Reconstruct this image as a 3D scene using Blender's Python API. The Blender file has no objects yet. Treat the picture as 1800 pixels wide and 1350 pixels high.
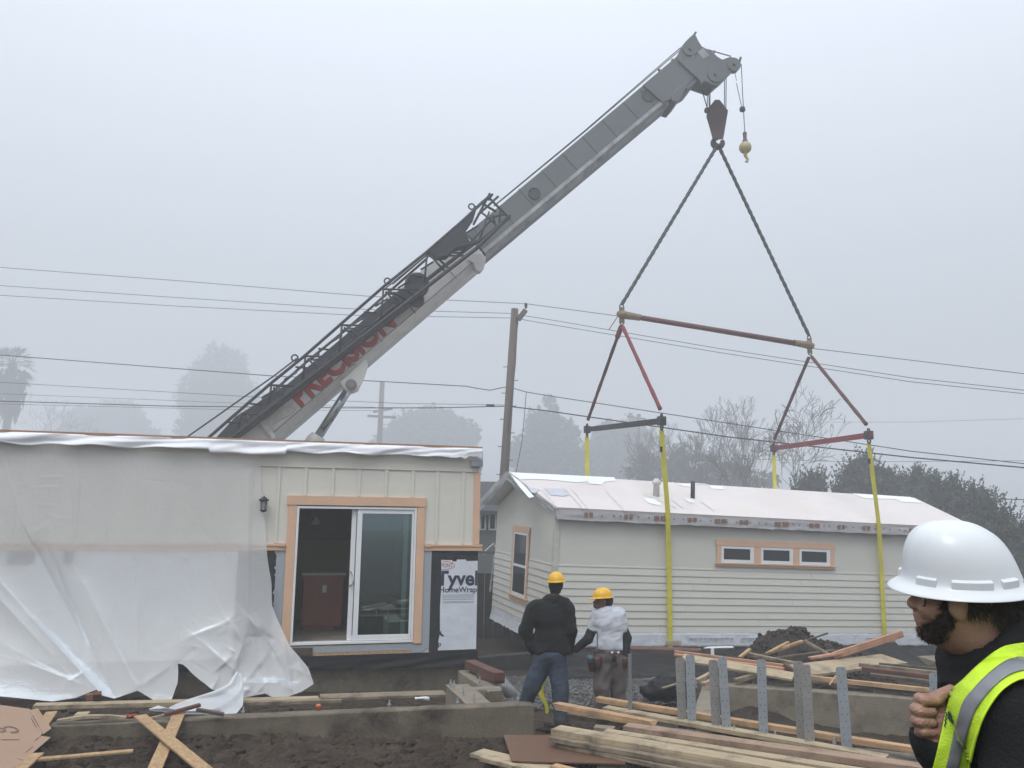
import bpy, bmesh, math, random
import numpy as np
from mathutils import Vector, Matrix, noise
random.seed(7); RNG = np.random.default_rng(7)
SC = bpy.context.scene
COL = SC.collection
R = math.radians
# ------------------------------------------------------------------ camera
F = 1436.0; PITCH = R(9.0); ROLL = R(0.822); CAM = Vector((0, 0, 2.45))
FWD = Vector((0, math.cos(PITCH), math.sin(PITCH)))
_r = Vector((1, 0, 0)); _u = _r.cross(FWD)
RT = math.cos(ROLL) * _r + math.sin(ROLL) * _u
UP = -math.sin(ROLL) * _r + math.cos(ROLL) * _u
cd = bpy.data.cameras.new('camera'); cam = bpy.data.objects.new('camera', cd); COL.objects.link(cam)
cd.sensor_width = 36; cd.lens = 36 * F / 1800; cd.clip_start = 0.05; cd.clip_end = 2000
cam.matrix_world = Matrix(((RT.x, UP.x, -FWD.x, CAM.x), (RT.y, UP.y, -FWD.y, CAM.y), (RT.z, UP.z, -FWD.z, CAM.z), (0, 0, 0, 1)))
SC.camera = cam
def ray(px, py): return FWD + RT * ((px - 900) / F) - UP * ((py - 675) / F)
def at(px, py, Y):
    d = ray(px, py); return CAM + d * (Y / d.y)
def on_z(px, py, z):
    d = ray(px, py); return CAM + d * ((z - CAM.z) / d.z)
def px_of(p):
    d = Vector(p) - CAM; z = d.dot(FWD); return (900 + F * d.dot(RT) / z, 675 - F * d.dot(UP) / z)
# ------------------------------------------------------------------ materials
MATS = {}
def mat(name, col, rough=0.7, metal=0.0, var=0.15, scale=6.0, bump=0.0, bscale=None, col2=None, stretch=None, spec=0.5, dirt=None, dirt_scale=1.5, dirt_amt=0.5, coat=0.0, wave=None):
    if name in MATS: return MATS[name]
    m = bpy.data.materials.new(name); m.use_nodes = True; nt = m.node_tree; N = nt.nodes; L = nt.links
    b = N['Principled BSDF']; b.inputs['Roughness'].default_value = rough; b.inputs['Metallic'].default_value = metal
    b.inputs['Specular IOR Level'].default_value = spec; b.inputs['Coat Weight'].default_value = coat
    tc = N.new('ShaderNodeTexCoord'); mp = N.new('ShaderNodeMapping'); L.new(tc.outputs['Object'], mp.inputs['Vector'])
    if stretch: mp.inputs['Scale'].default_value = stretch
    nz = N.new('ShaderNodeTexNoise'); nz.inputs['Scale'].default_value = scale; nz.inputs['Detail'].default_value = 6; nz.inputs['Roughness'].default_value = 0.62
    L.new(mp.outputs['Vector'], nz.inputs['Vector'])
    rp = N.new('ShaderNodeValToRGB'); c = Vector(col)
    c2 = Vector(col2) if col2 else c * (1 + var)
    c1 = c if col2 else c * (1 - var)
    rp.color_ramp.elements[0].position = 0.3; rp.color_ramp.elements[1].position = 0.7
    rp.color_ramp.elements[0].color = (*c1, 1); rp.color_ramp.elements[1].color = (*c2, 1)
    L.new(nz.outputs['Fac'], rp.inputs['Fac']); out = rp.outputs['Color']
    if wave:
        wv = N.new('ShaderNodeTexWave'); wv.inputs['Scale'].default_value = wave[0]; wv.inputs['Distortion'].default_value = wave[1]; wv.inputs['Detail'].default_value = 3
        L.new(mp.outputs['Vector'], wv.inputs['Vector'])
        mx = N.new('ShaderNodeMix'); mx.data_type = 'RGBA'; mx.blend_type = 'MULTIPLY'; mx.inputs['Factor'].default_value = wave[2]
        L.new(out, mx.inputs['A']); L.new(wv.outputs['Color'], mx.inputs['B']); out = mx.outputs['Result']
    if dirt:
        n2 = N.new('ShaderNodeTexNoise'); n2.inputs['Scale'].default_value = dirt_scale; n2.inputs['Detail'].default_value = 8; n2.inputs['Roughness'].default_value = 0.7
        L.new(tc.outputs['Object'], n2.inputs['Vector'])
        r2 = N.new('ShaderNodeValToRGB'); r2.color_ramp.elements[0].position = 0.48; r2.color_ramp.elements[1].position = 0.68
        r2.color_ramp.elements[0].color = (0, 0, 0, 1); r2.color_ramp.elements[1].color = (dirt_amt,) * 3 + (1,)
        L.new(n2.outputs['Fac'], r2.inputs['Fac'])
        mx = N.new('ShaderNodeMix'); mx.data_type = 'RGBA'; L.new(r2.outputs['Color'], mx.inputs['Factor'])
        L.new(out, mx.inputs['A']); mx.inputs['B'].default_value = (*dirt, 1); out = mx.outputs['Result']
    L.new(out, b.inputs['Base Color'])
    if bump:
        bn = N.new('ShaderNodeTexNoise'); bn.inputs['Scale'].default_value = bscale or scale * 4; bn.inputs['Detail'].default_value = 5
        L.new(mp.outputs['Vector'], bn.inputs['Vector'])
        bp = N.new('ShaderNodeBump'); bp.inputs['Strength'].default_value = bump; bp.inputs['Distance'].default_value = 0.02
        L.new(bn.outputs['Fac'], bp.inputs['Height']); L.new(bp.outputs['Normal'], b.inputs['Normal'])
    MATS[name] = m; return m
def glass(name, col=(0.02, 0.025, 0.025), alpha=1.0, rough=0.03):
    if name in MATS: return MATS[name]
    m = bpy.data.materials.new(name); m.use_nodes = True; nt = m.node_tree; N = nt.nodes; L = nt.links
    b = N['Principled BSDF']; b.inputs['Base Color'].default_value = (*col, 1); b.inputs['Roughness'].default_value = rough
    b.inputs['Alpha'].default_value = alpha
    MATS[name] = m; return m
def film(name, col, transp, rough=0.35, bump=0.3, bscale=3.0, sx=(1, 1, 1)):
    """translucent plastic film: partly see-through, lit from both sides"""
    m = bpy.data.materials.new(name); m.use_nodes = True; nt = m.node_tree; N = nt.nodes; L = nt.links
    N.remove(N['Principled BSDF']); out = N['Material Output']
    tc = N.new('ShaderNodeTexCoord'); mp = N.new('ShaderNodeMapping'); mp.inputs['Scale'].default_value = sx; L.new(tc.outputs['Object'], mp.inputs['Vector'])
    nz = N.new('ShaderNodeTexNoise'); nz.inputs['Scale'].default_value = bscale; nz.inputs['Detail'].default_value = 7; nz.inputs['Roughness'].default_value = 0.55
    nz.inputs['Distortion'].default_value = 0.8
    L.new(mp.outputs['Vector'], nz.inputs['Vector'])
    bp = N.new('ShaderNodeBump'); bp.inputs['Strength'].default_value = bump; bp.inputs['Distance'].default_value = 0.05
    vo = N.new('ShaderNodeTexVoronoi'); vo.feature = 'DISTANCE_TO_EDGE'; vo.inputs['Scale'].default_value = bscale * 2.3; wn = N.new('ShaderNodeMixRGB'); wn.inputs[0].default_value = .35; L.new(mp.outputs['Vector'], wn.inputs[1]); L.new(nz.outputs['Color'], wn.inputs[2]); L.new(wn.outputs[0], vo.inputs['Vector'])
    ad = N.new('ShaderNodeMath'); ad.operation = 'MULTIPLY_ADD'; ad.inputs[1].default_value = .55; L.new(vo.outputs['Distance'], ad.inputs[0]); L.new(nz.outputs['Fac'], ad.inputs[2]); L.new(ad.outputs[0], bp.inputs['Height'])
    df = N.new('ShaderNodeBsdfDiffuse'); df.inputs['Color'].default_value = (*col, 1)
    tl = N.new('ShaderNodeBsdfTranslucent'); tl.inputs['Color'].default_value = (*col, 1)
    gl = N.new('ShaderNodeBsdfGlossy'); gl.inputs['Roughness'].default_value = rough; gl.inputs['Color'].default_value = (0.9, 0.93, 0.95, 1)
    tr = N.new('ShaderNodeBsdfTransparent')
    for n in (df, gl, tl): L.new(bp.outputs['Normal'], n.inputs['Normal'])
    m1 = N.new('ShaderNodeMixShader'); m1.inputs[0].default_value = 0.35; L.new(df.outputs[0], m1.inputs[1]); L.new(tl.outputs[0], m1.inputs[2])
    fr = N.new('ShaderNodeFresnel'); fr.inputs['IOR'].default_value = 1.28; L.new(bp.outputs['Normal'], fr.inputs['Normal'])
    m2 = N.new('ShaderNodeMixShader'); L.new(fr.outputs[0], m2.inputs[0]); L.new(m1.outputs[0], m2.inputs[1]); L.new(gl.outputs[0], m2.inputs[2])
    m3 = N.new('ShaderNodeMixShader'); m3.inputs[0].default_value = transp; L.new(m2.outputs[0], m3.inputs[1]); L.new(tr.outputs[0], m3.inputs[2])
    L.new(m3.outputs[0], out.inputs['Surface']); MATS[name] = m; return m
# ------------------------------------------------------------------ object helpers
def tag(o, label=None, cat=None, group=None, kind=None):
    if label: o['label'] = label
    if cat: o['category'] = cat
    if group: o['group'] = group
    if kind: o['kind'] = kind
    return o
def empty(name, loc, label=None, cat=None, group=None, mw=None):
    o = bpy.data.objects.new(name, None); COL.objects.link(o); o.empty_display_size = 0.1
    o.matrix_world = mw if mw is not None else Matrix.Translation(Vector(loc))
    return tag(o, label, cat, group)
ROOTM = {}
class MB:
    """collects shapes into one mesh (world coordinates, or the root's own when built with local=True)"""
    def __init__(s): s.v = []; s.f = []
    def add(s, vs, fs):
        n = len(s.v); s.v += [tuple(v) for v in vs]; s.f += [tuple(i + n for i in f) for f in fs]; return s
    def obox(s, c, ax, ay, az):
        c, ax, ay, az = Vector(c), Vector(ax), Vector(ay), Vector(az)
        vs = [c + i * ax + j * ay + k * az for k in (-1, 1) for j in (-1, 1) for i in (-1, 1)]
        fs = [(0, 2, 3, 1), (4, 5, 7, 6), (0, 1, 5, 4), (2, 6, 7, 3), (0, 4, 6, 2), (1, 3, 7, 5)]
        return s.add(vs, fs)
    def box(s, lo, hi):
        c = [(a + b) / 2 for a, b in zip(lo, hi)]; h = [(b - a) / 2 for a, b in zip(lo, hi)]
        return s.obox(c, (h[0], 0, 0), (0, h[1], 0), (0, 0, h[2]))
    def bar(s, p0, p1, w, h, up=(0, 0, 1), seg=1, warp=0.0):
        p0, p1 = Vector(p0), Vector(p1); d = (p1 - p0); L = d.length; d.normalize()
        sd = d.cross(Vector(up)).normalized(); u2 = sd.cross(d).normalized()
        if seg == 1: return s.obox((p0 + p1) / 2, d * (L / 2), sd * (w / 2), u2 * (h / 2))
        vs = []; fs = []
        for i in range(seg + 1):
            t = i / seg; c = p0.lerp(p1, t) + u2 * warp * math.sin(t * math.pi) + sd * warp * 0.5 * math.sin(t * 5)
            for a, b in ((-1, -1), (1, -1), (1, 1), (-1, 1)): vs.append(c + sd * a * w / 2 + u2 * b * h / 2)
        for i in range(seg):
            for k in range(4): fs.append((i * 4 + k, i * 4 + (k + 1) % 4, (i + 1) * 4 + (k + 1) % 4, (i + 1) * 4 + k))
        fs += [(3, 2, 1, 0), tuple(seg * 4 + k for k in range(4))]
        return s.add(vs, fs)
    def tube(s, pts, r, n=8, cap=True, flat=None):
        pts = [Vector(p) for p in pts]; m = len(pts); rs = r if isinstance(r, (list, tuple)) else [r] * m
        vs = []; fs = []; prev = None
        for i, p in enumerate(pts):
            t = (pts[min(i + 1, m - 1)] - pts[max(i - 1, 0)]).normalized()
            if prev is None:
                a = t.cross(Vector((0, 0, 1)) if abs(t.z) < 0.9 else Vector((1, 0, 0))).normalized()
            else:
                a = (prev - t * prev.dot(t)).normalized()
            prev = a; b = t.cross(a)
            for k in range(n):
                an = 2 * math.pi * k / n; vs.append(p + (a * math.cos(an) + b * math.sin(an)) * rs[i])
        for i in range(m - 1):
            for k in range(n): fs.append((i * n + k, i * n + (k + 1) % n, (i + 1) * n + (k + 1) % n, (i + 1) * n + k))
        if cap: fs += [tuple(range(n))[::-1], tuple((m - 1) * n + k for k in range(n))]
        return s.add(vs, fs)
    def prism(s, poly, ext):
        """poly: planar 3-D points, ext: extrusion vector"""
        poly = [Vector(p) for p in poly]; ext = Vector(ext); n = len(poly)
        vs = poly + [p + ext for p in poly]
        fs = [tuple(range(n))[::-1], tuple(range(n, 2 * n))] + [(i, (i + 1) % n, n + (i + 1) % n, n + i) for i in range(n)]
        return s.add(vs, fs)
    def lathe(s, prof, c=(0, 0, 0), axis=(0, 0, 1), n=24, sx=1, sy=1):
        c = Vector(c); az = Vector(axis).normalized(); ax = az.cross(Vector((0, 1, 0)) if abs(az.y) < 0.9 else Vector((1, 0, 0))).normalized(); ay = az.cross(ax)
        vs = []; fs = []
        for r, z in prof:
            for k in range(n):
                a = 2 * math.pi * k / n; vs.append(c + ax * r * sx * math.cos(a) + ay * r * sy * math.sin(a) + az * z)
        for i in range(len(prof) - 1):
            for k in range(n): fs.append((i * n + k, i * n + (k + 1) % n, (i + 1) * n + (k + 1) % n, (i + 1) * n + k))
        fs += [tuple(range(n))[::-1], tuple((len(prof) - 1) * n + k for k in range(n))]
        return s.add(vs, fs)
    def grid(s, P):
        """P: rows of points"""
        m, n = len(P), len(P[0]); vs = [p for r in P for p in r]
        fs = [(i * n + j, i * n + j + 1, (i + 1) * n + j + 1, (i + 1) * n + j) for i in range(m - 1) for j in range(n - 1)]
        return s.add(vs, fs)
    def build(s, name, m, parent=None, smooth=False, local=False, bevel=0.0, solid=0.0, label=None, cat=None, group=None, kind=None, subsurf=0, origin=None):
        me = bpy.data.meshes.new(name); V = np.array([tuple(v) for v in s.v], dtype=float).reshape(-1, 3)
        root = parent
        o = bpy.data.objects.new(name, me); COL.objects.link(o)
        if parent is not None:
            o.parent = parent; chain = parent
            bpy_m = Matrix.Identity(4)
            mw = world_of(parent)
            if not local:
                inv = np.array(mw.inverted()); V = V @ inv[:3, :3].T + inv[:3, 3]
        else:
            org = Vector(origin) if origin is not None else Vector((V[:, 0].mean(), V[:, 1].mean(), V[:, 2].min()))
            o.location = org; V = V - np.array(org)
        me.from_pydata(V.tolist(), [], s.f); me.update()
        if m is not None: me.materials.append(m)
        bm = bmesh.new(); bm.from_mesh(me); bmesh.ops.recalc_face_normals(bm, faces=bm.faces); bm.to_mesh(me); bm.free()
        if smooth: me.shade_smooth()
        if bevel: b = o.modifiers.new('bevel', 'BEVEL'); b.width = bevel; b.segments = 2; b.limit_method = 'ANGLE'
        if solid: b = o.modifiers.new('solid', 'SOLIDIFY'); b.thickness = solid; b.offset = 0
        if subsurf: b = o.modifiers.new('sub', 'SUBSURF'); b.levels = subsurf; b.render_levels = subsurf
        return tag(o, label, cat, group, kind)
def world_of(o):
    m = o.matrix_basis.copy(); p = o.parent
    while p is not None: m = p.matrix_basis @ m; p = p.parent
    return m
def text_mesh(body, size=1.0, bold=0.0, shear=0.0, clip=None, space=1.0, ext=0.0):
    """lettering as triangles: returns (verts2d, faces), left-bottom at 0,0; clip=(x0,x1,y0,y1)"""
    cu = bpy.data.curves.new('lettering', 'FONT'); cu.body = body; cu.size = size; cu.offset = bold; cu.shear = shear; cu.space_character = space; cu.fill_mode = 'FRONT'
    cu.resolution_u = 6
    o = bpy.data.objects.new('lettering', cu); COL.objects.link(o)
    dg = bpy.context.evaluated_depsgraph_get(); me = bpy.data.meshes.new_from_object(o.evaluated_get(dg))
    bpy.data.objects.remove(o); bpy.data.curves.remove(cu)
    bm = bmesh.new(); bm.from_mesh(me); bpy.data.meshes.remove(me)
    if clip:
        for co, no in (((clip[0], 0, 0), (-1, 0, 0)), ((clip[1], 0, 0), (1, 0, 0)), ((0, clip[2], 0), (0, -1, 0)), ((0, clip[3], 0), (0, 1, 0))):
            bmesh.ops.bisect_plane(bm, geom=bm.verts[:] + bm.edges[:] + bm.faces[:], plane_co=co, plane_no=no, clear_outer=True)
    bm.verts.index_update(); vs = [(v.co.x, v.co.y) for v in bm.verts]; fs = [tuple(v.index for v in f.verts) for f in bm.faces]; bm.free()
    return vs, fs
def sag(p0, p1, drop, n=24):
    p0, p1 = Vector(p0), Vector(p1); return [p0.lerp(p1, i / n) - Vector((0, 0, drop * 4 * (i / n) * (1 - i / n))) for i in range(n + 1)]
# ------------------------------------------------------------------ implicit surfaces (bodies, cloth)
def sdf_rc(P, a, b, r1, r2):
    a = np.array(a, float); b = np.array(b, float); ab = b - a; L2 = max(ab @ ab, 1e-9)
    t = np.clip(((P - a) @ ab) / L2, 0, 1); return np.linalg.norm(P - a - t[:, None] * ab, axis=1) - (r1 + (r2 - r1) * t)
def sdf_el(P, c, r, rot=None):
    Q = P - np.array(c, float)
    if rot is not None: Q = Q @ np.array(rot)
    r = np.array(r, float); k0 = np.linalg.norm(Q / r, axis=1); k1 = np.linalg.norm(Q / (r * r), axis=1); return k0 * (k0 - 1) / np.maximum(k1, 1e-6)
def smin(a, b, k):
    if k <= 0: return np.minimum(a, b)
    h = np.clip(0.5 + 0.5 * (b - a) / k, 0, 1); return b + (a - b) * h - k * h * (1 - h)
def shapes(prims, k=0.03, grow=0.0):
    def f(P):
        d = None
        for p in prims:
            kk = k
            if p[0] == 'c': q = sdf_rc(P, *p[1:5])
            elif p[0] == 'e': q = sdf_el(P, p[1], p[2], p[3] if len(p) > 3 else None)
            elif p[0] == 'cut': q = sdf_el(P, p[1], p[2]); d = -smin(-d, q, 0.01); continue
            elif p[0] == 'ck': q = sdf_rc(P, *p[1:5]); kk = p[5]
            elif p[0] == 'ek': q = sdf_el(P, p[1], p[2]); kk = p[3]
            d = q if d is None else smin(d, q, kk)
        return d - grow
    return f
def nets(f, lo, hi, h):
    """surface nets of f = 0"""
    lo = np.array(lo, float); n = np.ceil((np.array(hi) - lo) / h).astype(int) + 1
    ax = [lo[i] + h * np.arange(n[i]) for i in range(3)]
    G = np.stack(np.meshgrid(*ax, indexing='ij'), -1).reshape(-1, 3)
    D = np.concatenate([f(G[i:i + 400000]) for i in range(0, len(G), 400000)]).reshape(n)
    D = np.where(np.abs(D) < 1e-9, 1e-9, D)
    S = D < 0; cs = np.zeros(n - 1, int)
    for i in (0, 1):
        for j in (0, 1):
            for k in (0, 1): cs += S[i:n[0] - 1 + i, j:n[1] - 1 + j, k:n[2] - 1 + k]
    act = (cs > 0) & (cs < 8); idx = -np.ones(n - 1, int); ijk = np.argwhere(act); idx[act] = np.arange(len(ijk))
    acc = np.zeros((len(ijk), 3)); cnt = np.zeros(len(ijk)); I, J, K = ijk.T
    cor = [(i, j, k) for i in (0, 1) for j in (0, 1) for k in (0, 1)]
    for a in cor:
        for b in cor:
            if sum(b) - sum(a) == 1 and all(y >= x for x, y in zip(a, b)):
                da = D[I + a[0], J + a[1], K + a[2]]; db = D[I + b[0], J + b[1], K + b[2]]
                m = (da < 0) != (db < 0); t = np.where(m, da / np.where(m, da - db, 1), 0)
                p = np.array(a) + t[:, None] * (np.array(b) - np.array(a)); acc[m] += p[m]; cnt[m] += 1
    V = lo + h * (ijk + acc / cnt[:, None]); Fq = []
    for ax_ in range(3):
        o = [(1, 2), (2, 0), (0, 1)][ax_]
        sl0 = [slice(1, -1)] * 3; sl0[ax_] = slice(0, -1); sl1 = list(sl0); sl1[ax_] = slice(1, None)
        A = S[tuple(sl0)]; B = S[tuple(sl1)]; e = np.argwhere(A != B); off = np.ones(3, int); off[ax_] = 0; e = e + off
        if not len(e): continue
        flip = S[tuple(e.T)]
        q = []
        for du, dv in ((0, 0), (-1, 0), (-1, -1), (0, -1)):
            c = e.copy(); c[:, o[0]] += du; c[:, o[1]] += dv; q.append(idx[tuple(c.T)])
        q = np.stack(q, 1); q[~flip] = q[~flip][:, ::-1]; Fq.append(q)
    Fq = np.concatenate(Fq); Fq = Fq[(Fq >= 0).all(1)]
    return V, Fq
def mesh_np(name, V, Fq, m, parent=None, smooth=True, mw=None, **kw):
    """numpy mesh whose coordinates are already in the parent's frame"""
    me = bpy.data.meshes.new(name); me.from_pydata(V.tolist(), [], Fq.tolist()); me.update()
    if smooth: me.shade_smooth()
    me.materials.append(m); o = bpy.data.objects.new(name, me); COL.objects.link(o)
    if parent is not None: o.parent = parent
    if mw is not None: o.matrix_world = mw
    return tag(o, **kw)
def fbm(P, s, oct=3, seed=0.0):
    """cheap vectorised smooth noise built of sines"""
    out = np.zeros(len(P)); a = 1.0; r = np.random.default_rng(int(seed * 10) + 5)
    for o in range(oct):
        for k in range(3):
            d = r.normal(size=3); d /= np.linalg.norm(d); ph = r.uniform(0, 6.28)
            out += a / 3 * np.sin((P @ d) * s * 2 + ph + 1.3 * np.sin((P @ r.normal(size=3)) * s * 0.9 + ph))
        a *= 0.5; s *= 2.1
    return out
SKY_LOW, SKY_HIGH, SKY_STR, SUN_STR, EXPO, FOG = 0.14, 1.5, 0.10, 1.3, 0.25, 0.0064
# ------------------------------------------------------------------ light, sky, air
SUN_EL, SUN_AZ = R(58), R(200)
w = bpy.data.worlds.new('World'); SC.world = w; w.use_nodes = True; nt = w.node_tree; N = nt.nodes; L = nt.links
bg = N['Background']; sky = N.new('ShaderNodeTexSky'); sky.sky_type = 'NISHITA'; sky.sun_disc = False
sky.sun_elevation = SUN_EL; sky.sun_rotation = SUN_AZ; sky.dust_density = 6; sky.air_density = 1.2; sky.ozone_density = 1.5
hs = N.new('ShaderNodeHueSaturation'); hs.inputs['Saturation'].default_value = 0.22; L.new(sky.outputs['Color'], hs.inputs['Color'])
# overcast sky: even cloud layer, about three times brighter overhead than near the horizon
geo = N.new('ShaderNodeTexCoord'); sep = N.new('ShaderNodeSeparateXYZ'); L.new(geo.outputs['Generated'], sep.inputs[0])
rmp = N.new('ShaderNodeMapRange'); rmp.inputs['From Min'].default_value = -0.05; rmp.inputs['From Max'].default_value = 1.0; rmp.inputs['To Min'].default_value = SKY_LOW; rmp.inputs['To Max'].default_value = SKY_HIGH
L.new(sep.outputs['Z'], rmp.inputs['Value'])
ov = N.new('ShaderNodeMix'); ov.data_type = 'RGBA'; ov.inputs['Factor'].default_value = 0.8; L.new(hs.outputs['Color'], ov.inputs['A']); ov.inputs['B'].default_value = (10.1, 11.0, 12.35, 1)
mul = N.new('ShaderNodeVectorMath'); mul.operation = 'SCALE'; L.new(ov.outputs['Result'], mul.inputs[0]); L.new(rmp.outputs['Result'], mul.inputs['Scale'])
L.new(mul.outputs[0], bg.inputs['Color']); bg.inputs['Strength'].default_value = SKY_STR
ld = bpy.data.lights.new('sun', 'SUN'); ld.energy = SUN_STR; ld.angle = R(25); ld.color = (1.0, 0.98, 0.95)
lo = bpy.data.objects.new('sun', ld); COL.objects.link(lo)
sd = Vector((math.sin(SUN_AZ) * math.cos(SUN_EL), math.cos(SUN_AZ) * math.cos(SUN_EL), math.sin(SUN_EL)))
lo.rotation_euler = sd.to_track_quat('Z', 'Y').to_euler()
SC.view_settings.view_transform = 'Standard'; SC.view_settings.look = 'None'; SC.view_settings.gamma = 1; SC.view_settings.exposure = EXPO
SC.cycles.volume_bounces = 3; SC.cycles.max_bounces = 8; SC.cycles.transparent_max_bounces = 24; SC.cycles.use_denoising = True
SC.cycles.volume_step_rate = 5
# fog
hz = MB().box((-330, -60, -3.0), (330, 490, 50))
hm = bpy.data.materials.new('air'); hm.use_nodes = True; hn = hm.node_tree.nodes; hn.remove(hn['Principled BSDF'])
pv = hn.new('ShaderNodeVolumePrincipled'); pv.inputs['Color'].default_value = (0.96, 0.98, 1.0, 1); pv.inputs['Density'].default_value = FOG; pv.inputs['Anisotropy'].default_value = 0.3
hm.node_tree.links.new(pv.outputs[0], hn['Material Output'].inputs['Volume'])
tag(hz.build('haze', hm), 'thick grey fog hanging over the whole site', None, None, 'stuff')
# ------------------------------------------------------------------ ground
YS = [0, 4.3, 5.6, 6.6, 7.3, 8.2, 9.4, 10.6, 12.5, 15, 18, 25]; ZS = [.55, .55, .42, .32, .29, .275, .02, -.06, -.2, -.45, -.78, -.85]
def ground_z(x, y, rough=True):
    z = float(np.interp(y, YS, ZS))
    if rough:
        a = 1.0 if y < 13 else 0.35
        z += a * (0.05 * noise.noise((x * .8, y * .8, 3)) + 0.035 * noise.noise((x * 2.6, y * 2.6, 1)))
    return z
def axis_pts(lo, hi, a, b, fine, grow=1.25):
    mid = list(np.arange(a, b, fine)); out = []; s = fine; x = a
    while x > lo: s *= grow; x -= s; out.append(max(x, lo))
    out = out[::-1] + mid; s = fine; x = mid[-1]
    while x < hi: s *= grow; x += s; out.append(min(x, hi))
    return out
gx = axis_pts(-325, 325, -6.5, 6.5, 0.042); gy = axis_pts(-55, 485, 6.6, 13.5, 0.042)
GX, GY = np.meshgrid(gx, gy); P2 = np.stack([GX.ravel(), GY.ravel(), np.zeros(GX.size)], 1)
GZ = np.interp(P2[:, 1], YS, ZS); gv = []
for i, (x, y, _) in enumerate(P2):
    z = GZ[i]; q = 1.0
    if -9 < x < 9 and 5.5 < y < 15:
        inside = y > 8.6
        a = 0.45 if inside else 1.0
        n1 = noise.noise((x * 2.6, y * 2.6, 1)); n2 = noise.noise((x * 7, y * 7, 4)); n3 = noise.noise((x * 17, y * 17, 9)); n4 = abs(noise.noise((x * 11, y * 11, 20)))
        z += a * (0.05 * noise.noise((x * .8, y * .8, 3)) + 0.045 * n1 + 0.042 * n2 + 0.03 * n3 + 0.05 * max(0, n4 - .12) * 2.2)
    else: z += 0.05 * noise.noise((x * .3, y * .3, 3))
    gv.append((x, y, z))
g = MB(); nx, ny = len(gx), len(gy)
g.add(gv, [(j * nx + i, j * nx + i + 1, (j + 1) * nx + i + 1, (j + 1) * nx + i) for j in range(ny - 1) for i in range(nx - 1)])
mud = mat('mud', (0.018, 0.0115, 0.0072), rough=0.8, scale=2.6, col2=(0.057, 0.0385, 0.025), bump=1.0, bscale=30, dirt=(0.10, 0.078, 0.056), dirt_scale=1.6, dirt_amt=0.3, spec=0.25)
tag(g.build('ground', mud, smooth=False, origin=(0, 0, 0)), 'dark churned wet mud of the building site', None, None, 'structure')
# loose clods and stones
def rock(mb, c, r, seed):
    rr = random.Random(seed); vs = []
    ico = bmesh.new(); bmesh.ops.create_icosphere(ico, subdivisions=1, radius=1)
    for v in ico.verts:
        k = 1 + 0.45 * noise.noise(v.co * 1.7 + Vector((seed, 0, 0))); vs.append(Vector(c) + Vector((v.co.x * r[0], v.co.y * r[1], v.co.z * r[2])) * k)
    mb.add(vs, [tuple(v.index for v in f.verts) for f in ico.faces]); ico.free()
cl = MB()
for i in range(2600):
    x = random.uniform(-6, 3.5); y = random.uniform(6.9, 8.5) if random.random() < .7 else random.uniform(8.6, 12)
    s = 0.008 + 0.05 * random.random() ** 3
    rock(cl, (x, y, ground_z(x, y) + s * .2), (s * random.uniform(.8, 1.7), s * random.uniform(.8, 1.5), s * .7), i)
tag(cl.build('mud_clods', mud), 'loose clods of dark wet mud strewn before the footing', None, None, 'stuff')
gm = mat('gravel', (0.05, 0.05, 0.05), rough=0.8, scale=60, col2=(0.17, 0.17, 0.165), bump=1.0, bscale=50, dirt=(0.05, 0.042, 0.035), dirt_scale=0.9, dirt_amt=0.8)
gr = MB(); gp = []
for j in range(41):
    row = []
    for i in range(61):
        x = -0.4 + 4.4 * i / 60; y = 11.0 + 5.2 * j / 40; e = min(i, 60 - i) / 6.0; e = min(1, e, min(j, 40 - j) / 5.0)
        row.append((x + .15 * noise.noise((0, j * .3, 1)), y + .3 * noise.noise((i * .2, 0, 2)), float(np.interp(y, YS, ZS)) + .05 * noise.noise((x * .3, y * .3, 3)) + 0.06 * e - .03 + 0.02 * noise.noise((x * 9, y * 9, 1))))
    gp.append(row)
gr.grid(gp)
for i in range(3000):
    x = random.uniform(-.1, 3.7); y = random.uniform(11.2, 15.5); s = random.uniform(.012, .035)
    rock(gr, (x, y, float(np.interp(y, YS, ZS)) + .04), (s, s, s * .7), i)
tag(gr.build('gravel', gm), 'patch of grey crushed gravel behind the two workers', None, None, 'stuff')
# ------------------------------------------------------------------ common site materials
concrete = mat('concrete', (0.20, 0.172, 0.13), rough=0.9, scale=3, var=0.22, bump=0.35, bscale=40, dirt=(0.05, 0.037, 0.026), dirt_scale=2.2, dirt_amt=0.9)
footc = mat('muddy concrete', (0.15, 0.125, 0.088), rough=0.9, scale=3, var=0.3, bump=0.5, bscale=30, dirt=(0.04, 0.03, 0.021), dirt_scale=1.8, dirt_amt=1.0)
wood = mat('fresh lumber', (0.40, 0.27, 0.15), rough=0.75, scale=4, var=0.25, stretch=(1, 1, 1), bump=0.2, bscale=20, dirt=(0.10, 0.075, 0.05), dirt_scale=3.5, dirt_amt=0.75)
greywood = mat('muddy lumber', (0.27, 0.21, 0.14), rough=0.85, scale=4, var=0.25, bump=0.3, bscale=20, dirt=(0.07, 0.055, 0.04), dirt_scale=3.5, dirt_amt=0.85)
palewood = mat('pale lumber', (0.42, 0.36, 0.26), rough=0.8, scale=5, var=0.15, bump=0.2, dirt=(0.11, 0.09, 0.065), dirt_scale=3, dirt_amt=0.7)
redwood = mat('redwood', (0.20, 0.075, 0.045), rough=0.7, scale=5, var=0.25, bump=0.2, dirt=(0.07, 0.045, 0.03), dirt_scale=4, dirt_amt=0.6)
pinkwood = mat('peeled lumber', (0.42, 0.21, 0.13), rough=0.7, scale=5, var=0.2, bump=0.15, dirt=(0.12, 0.08, 0.05), dirt_scale=3, dirt_amt=0.5)
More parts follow.
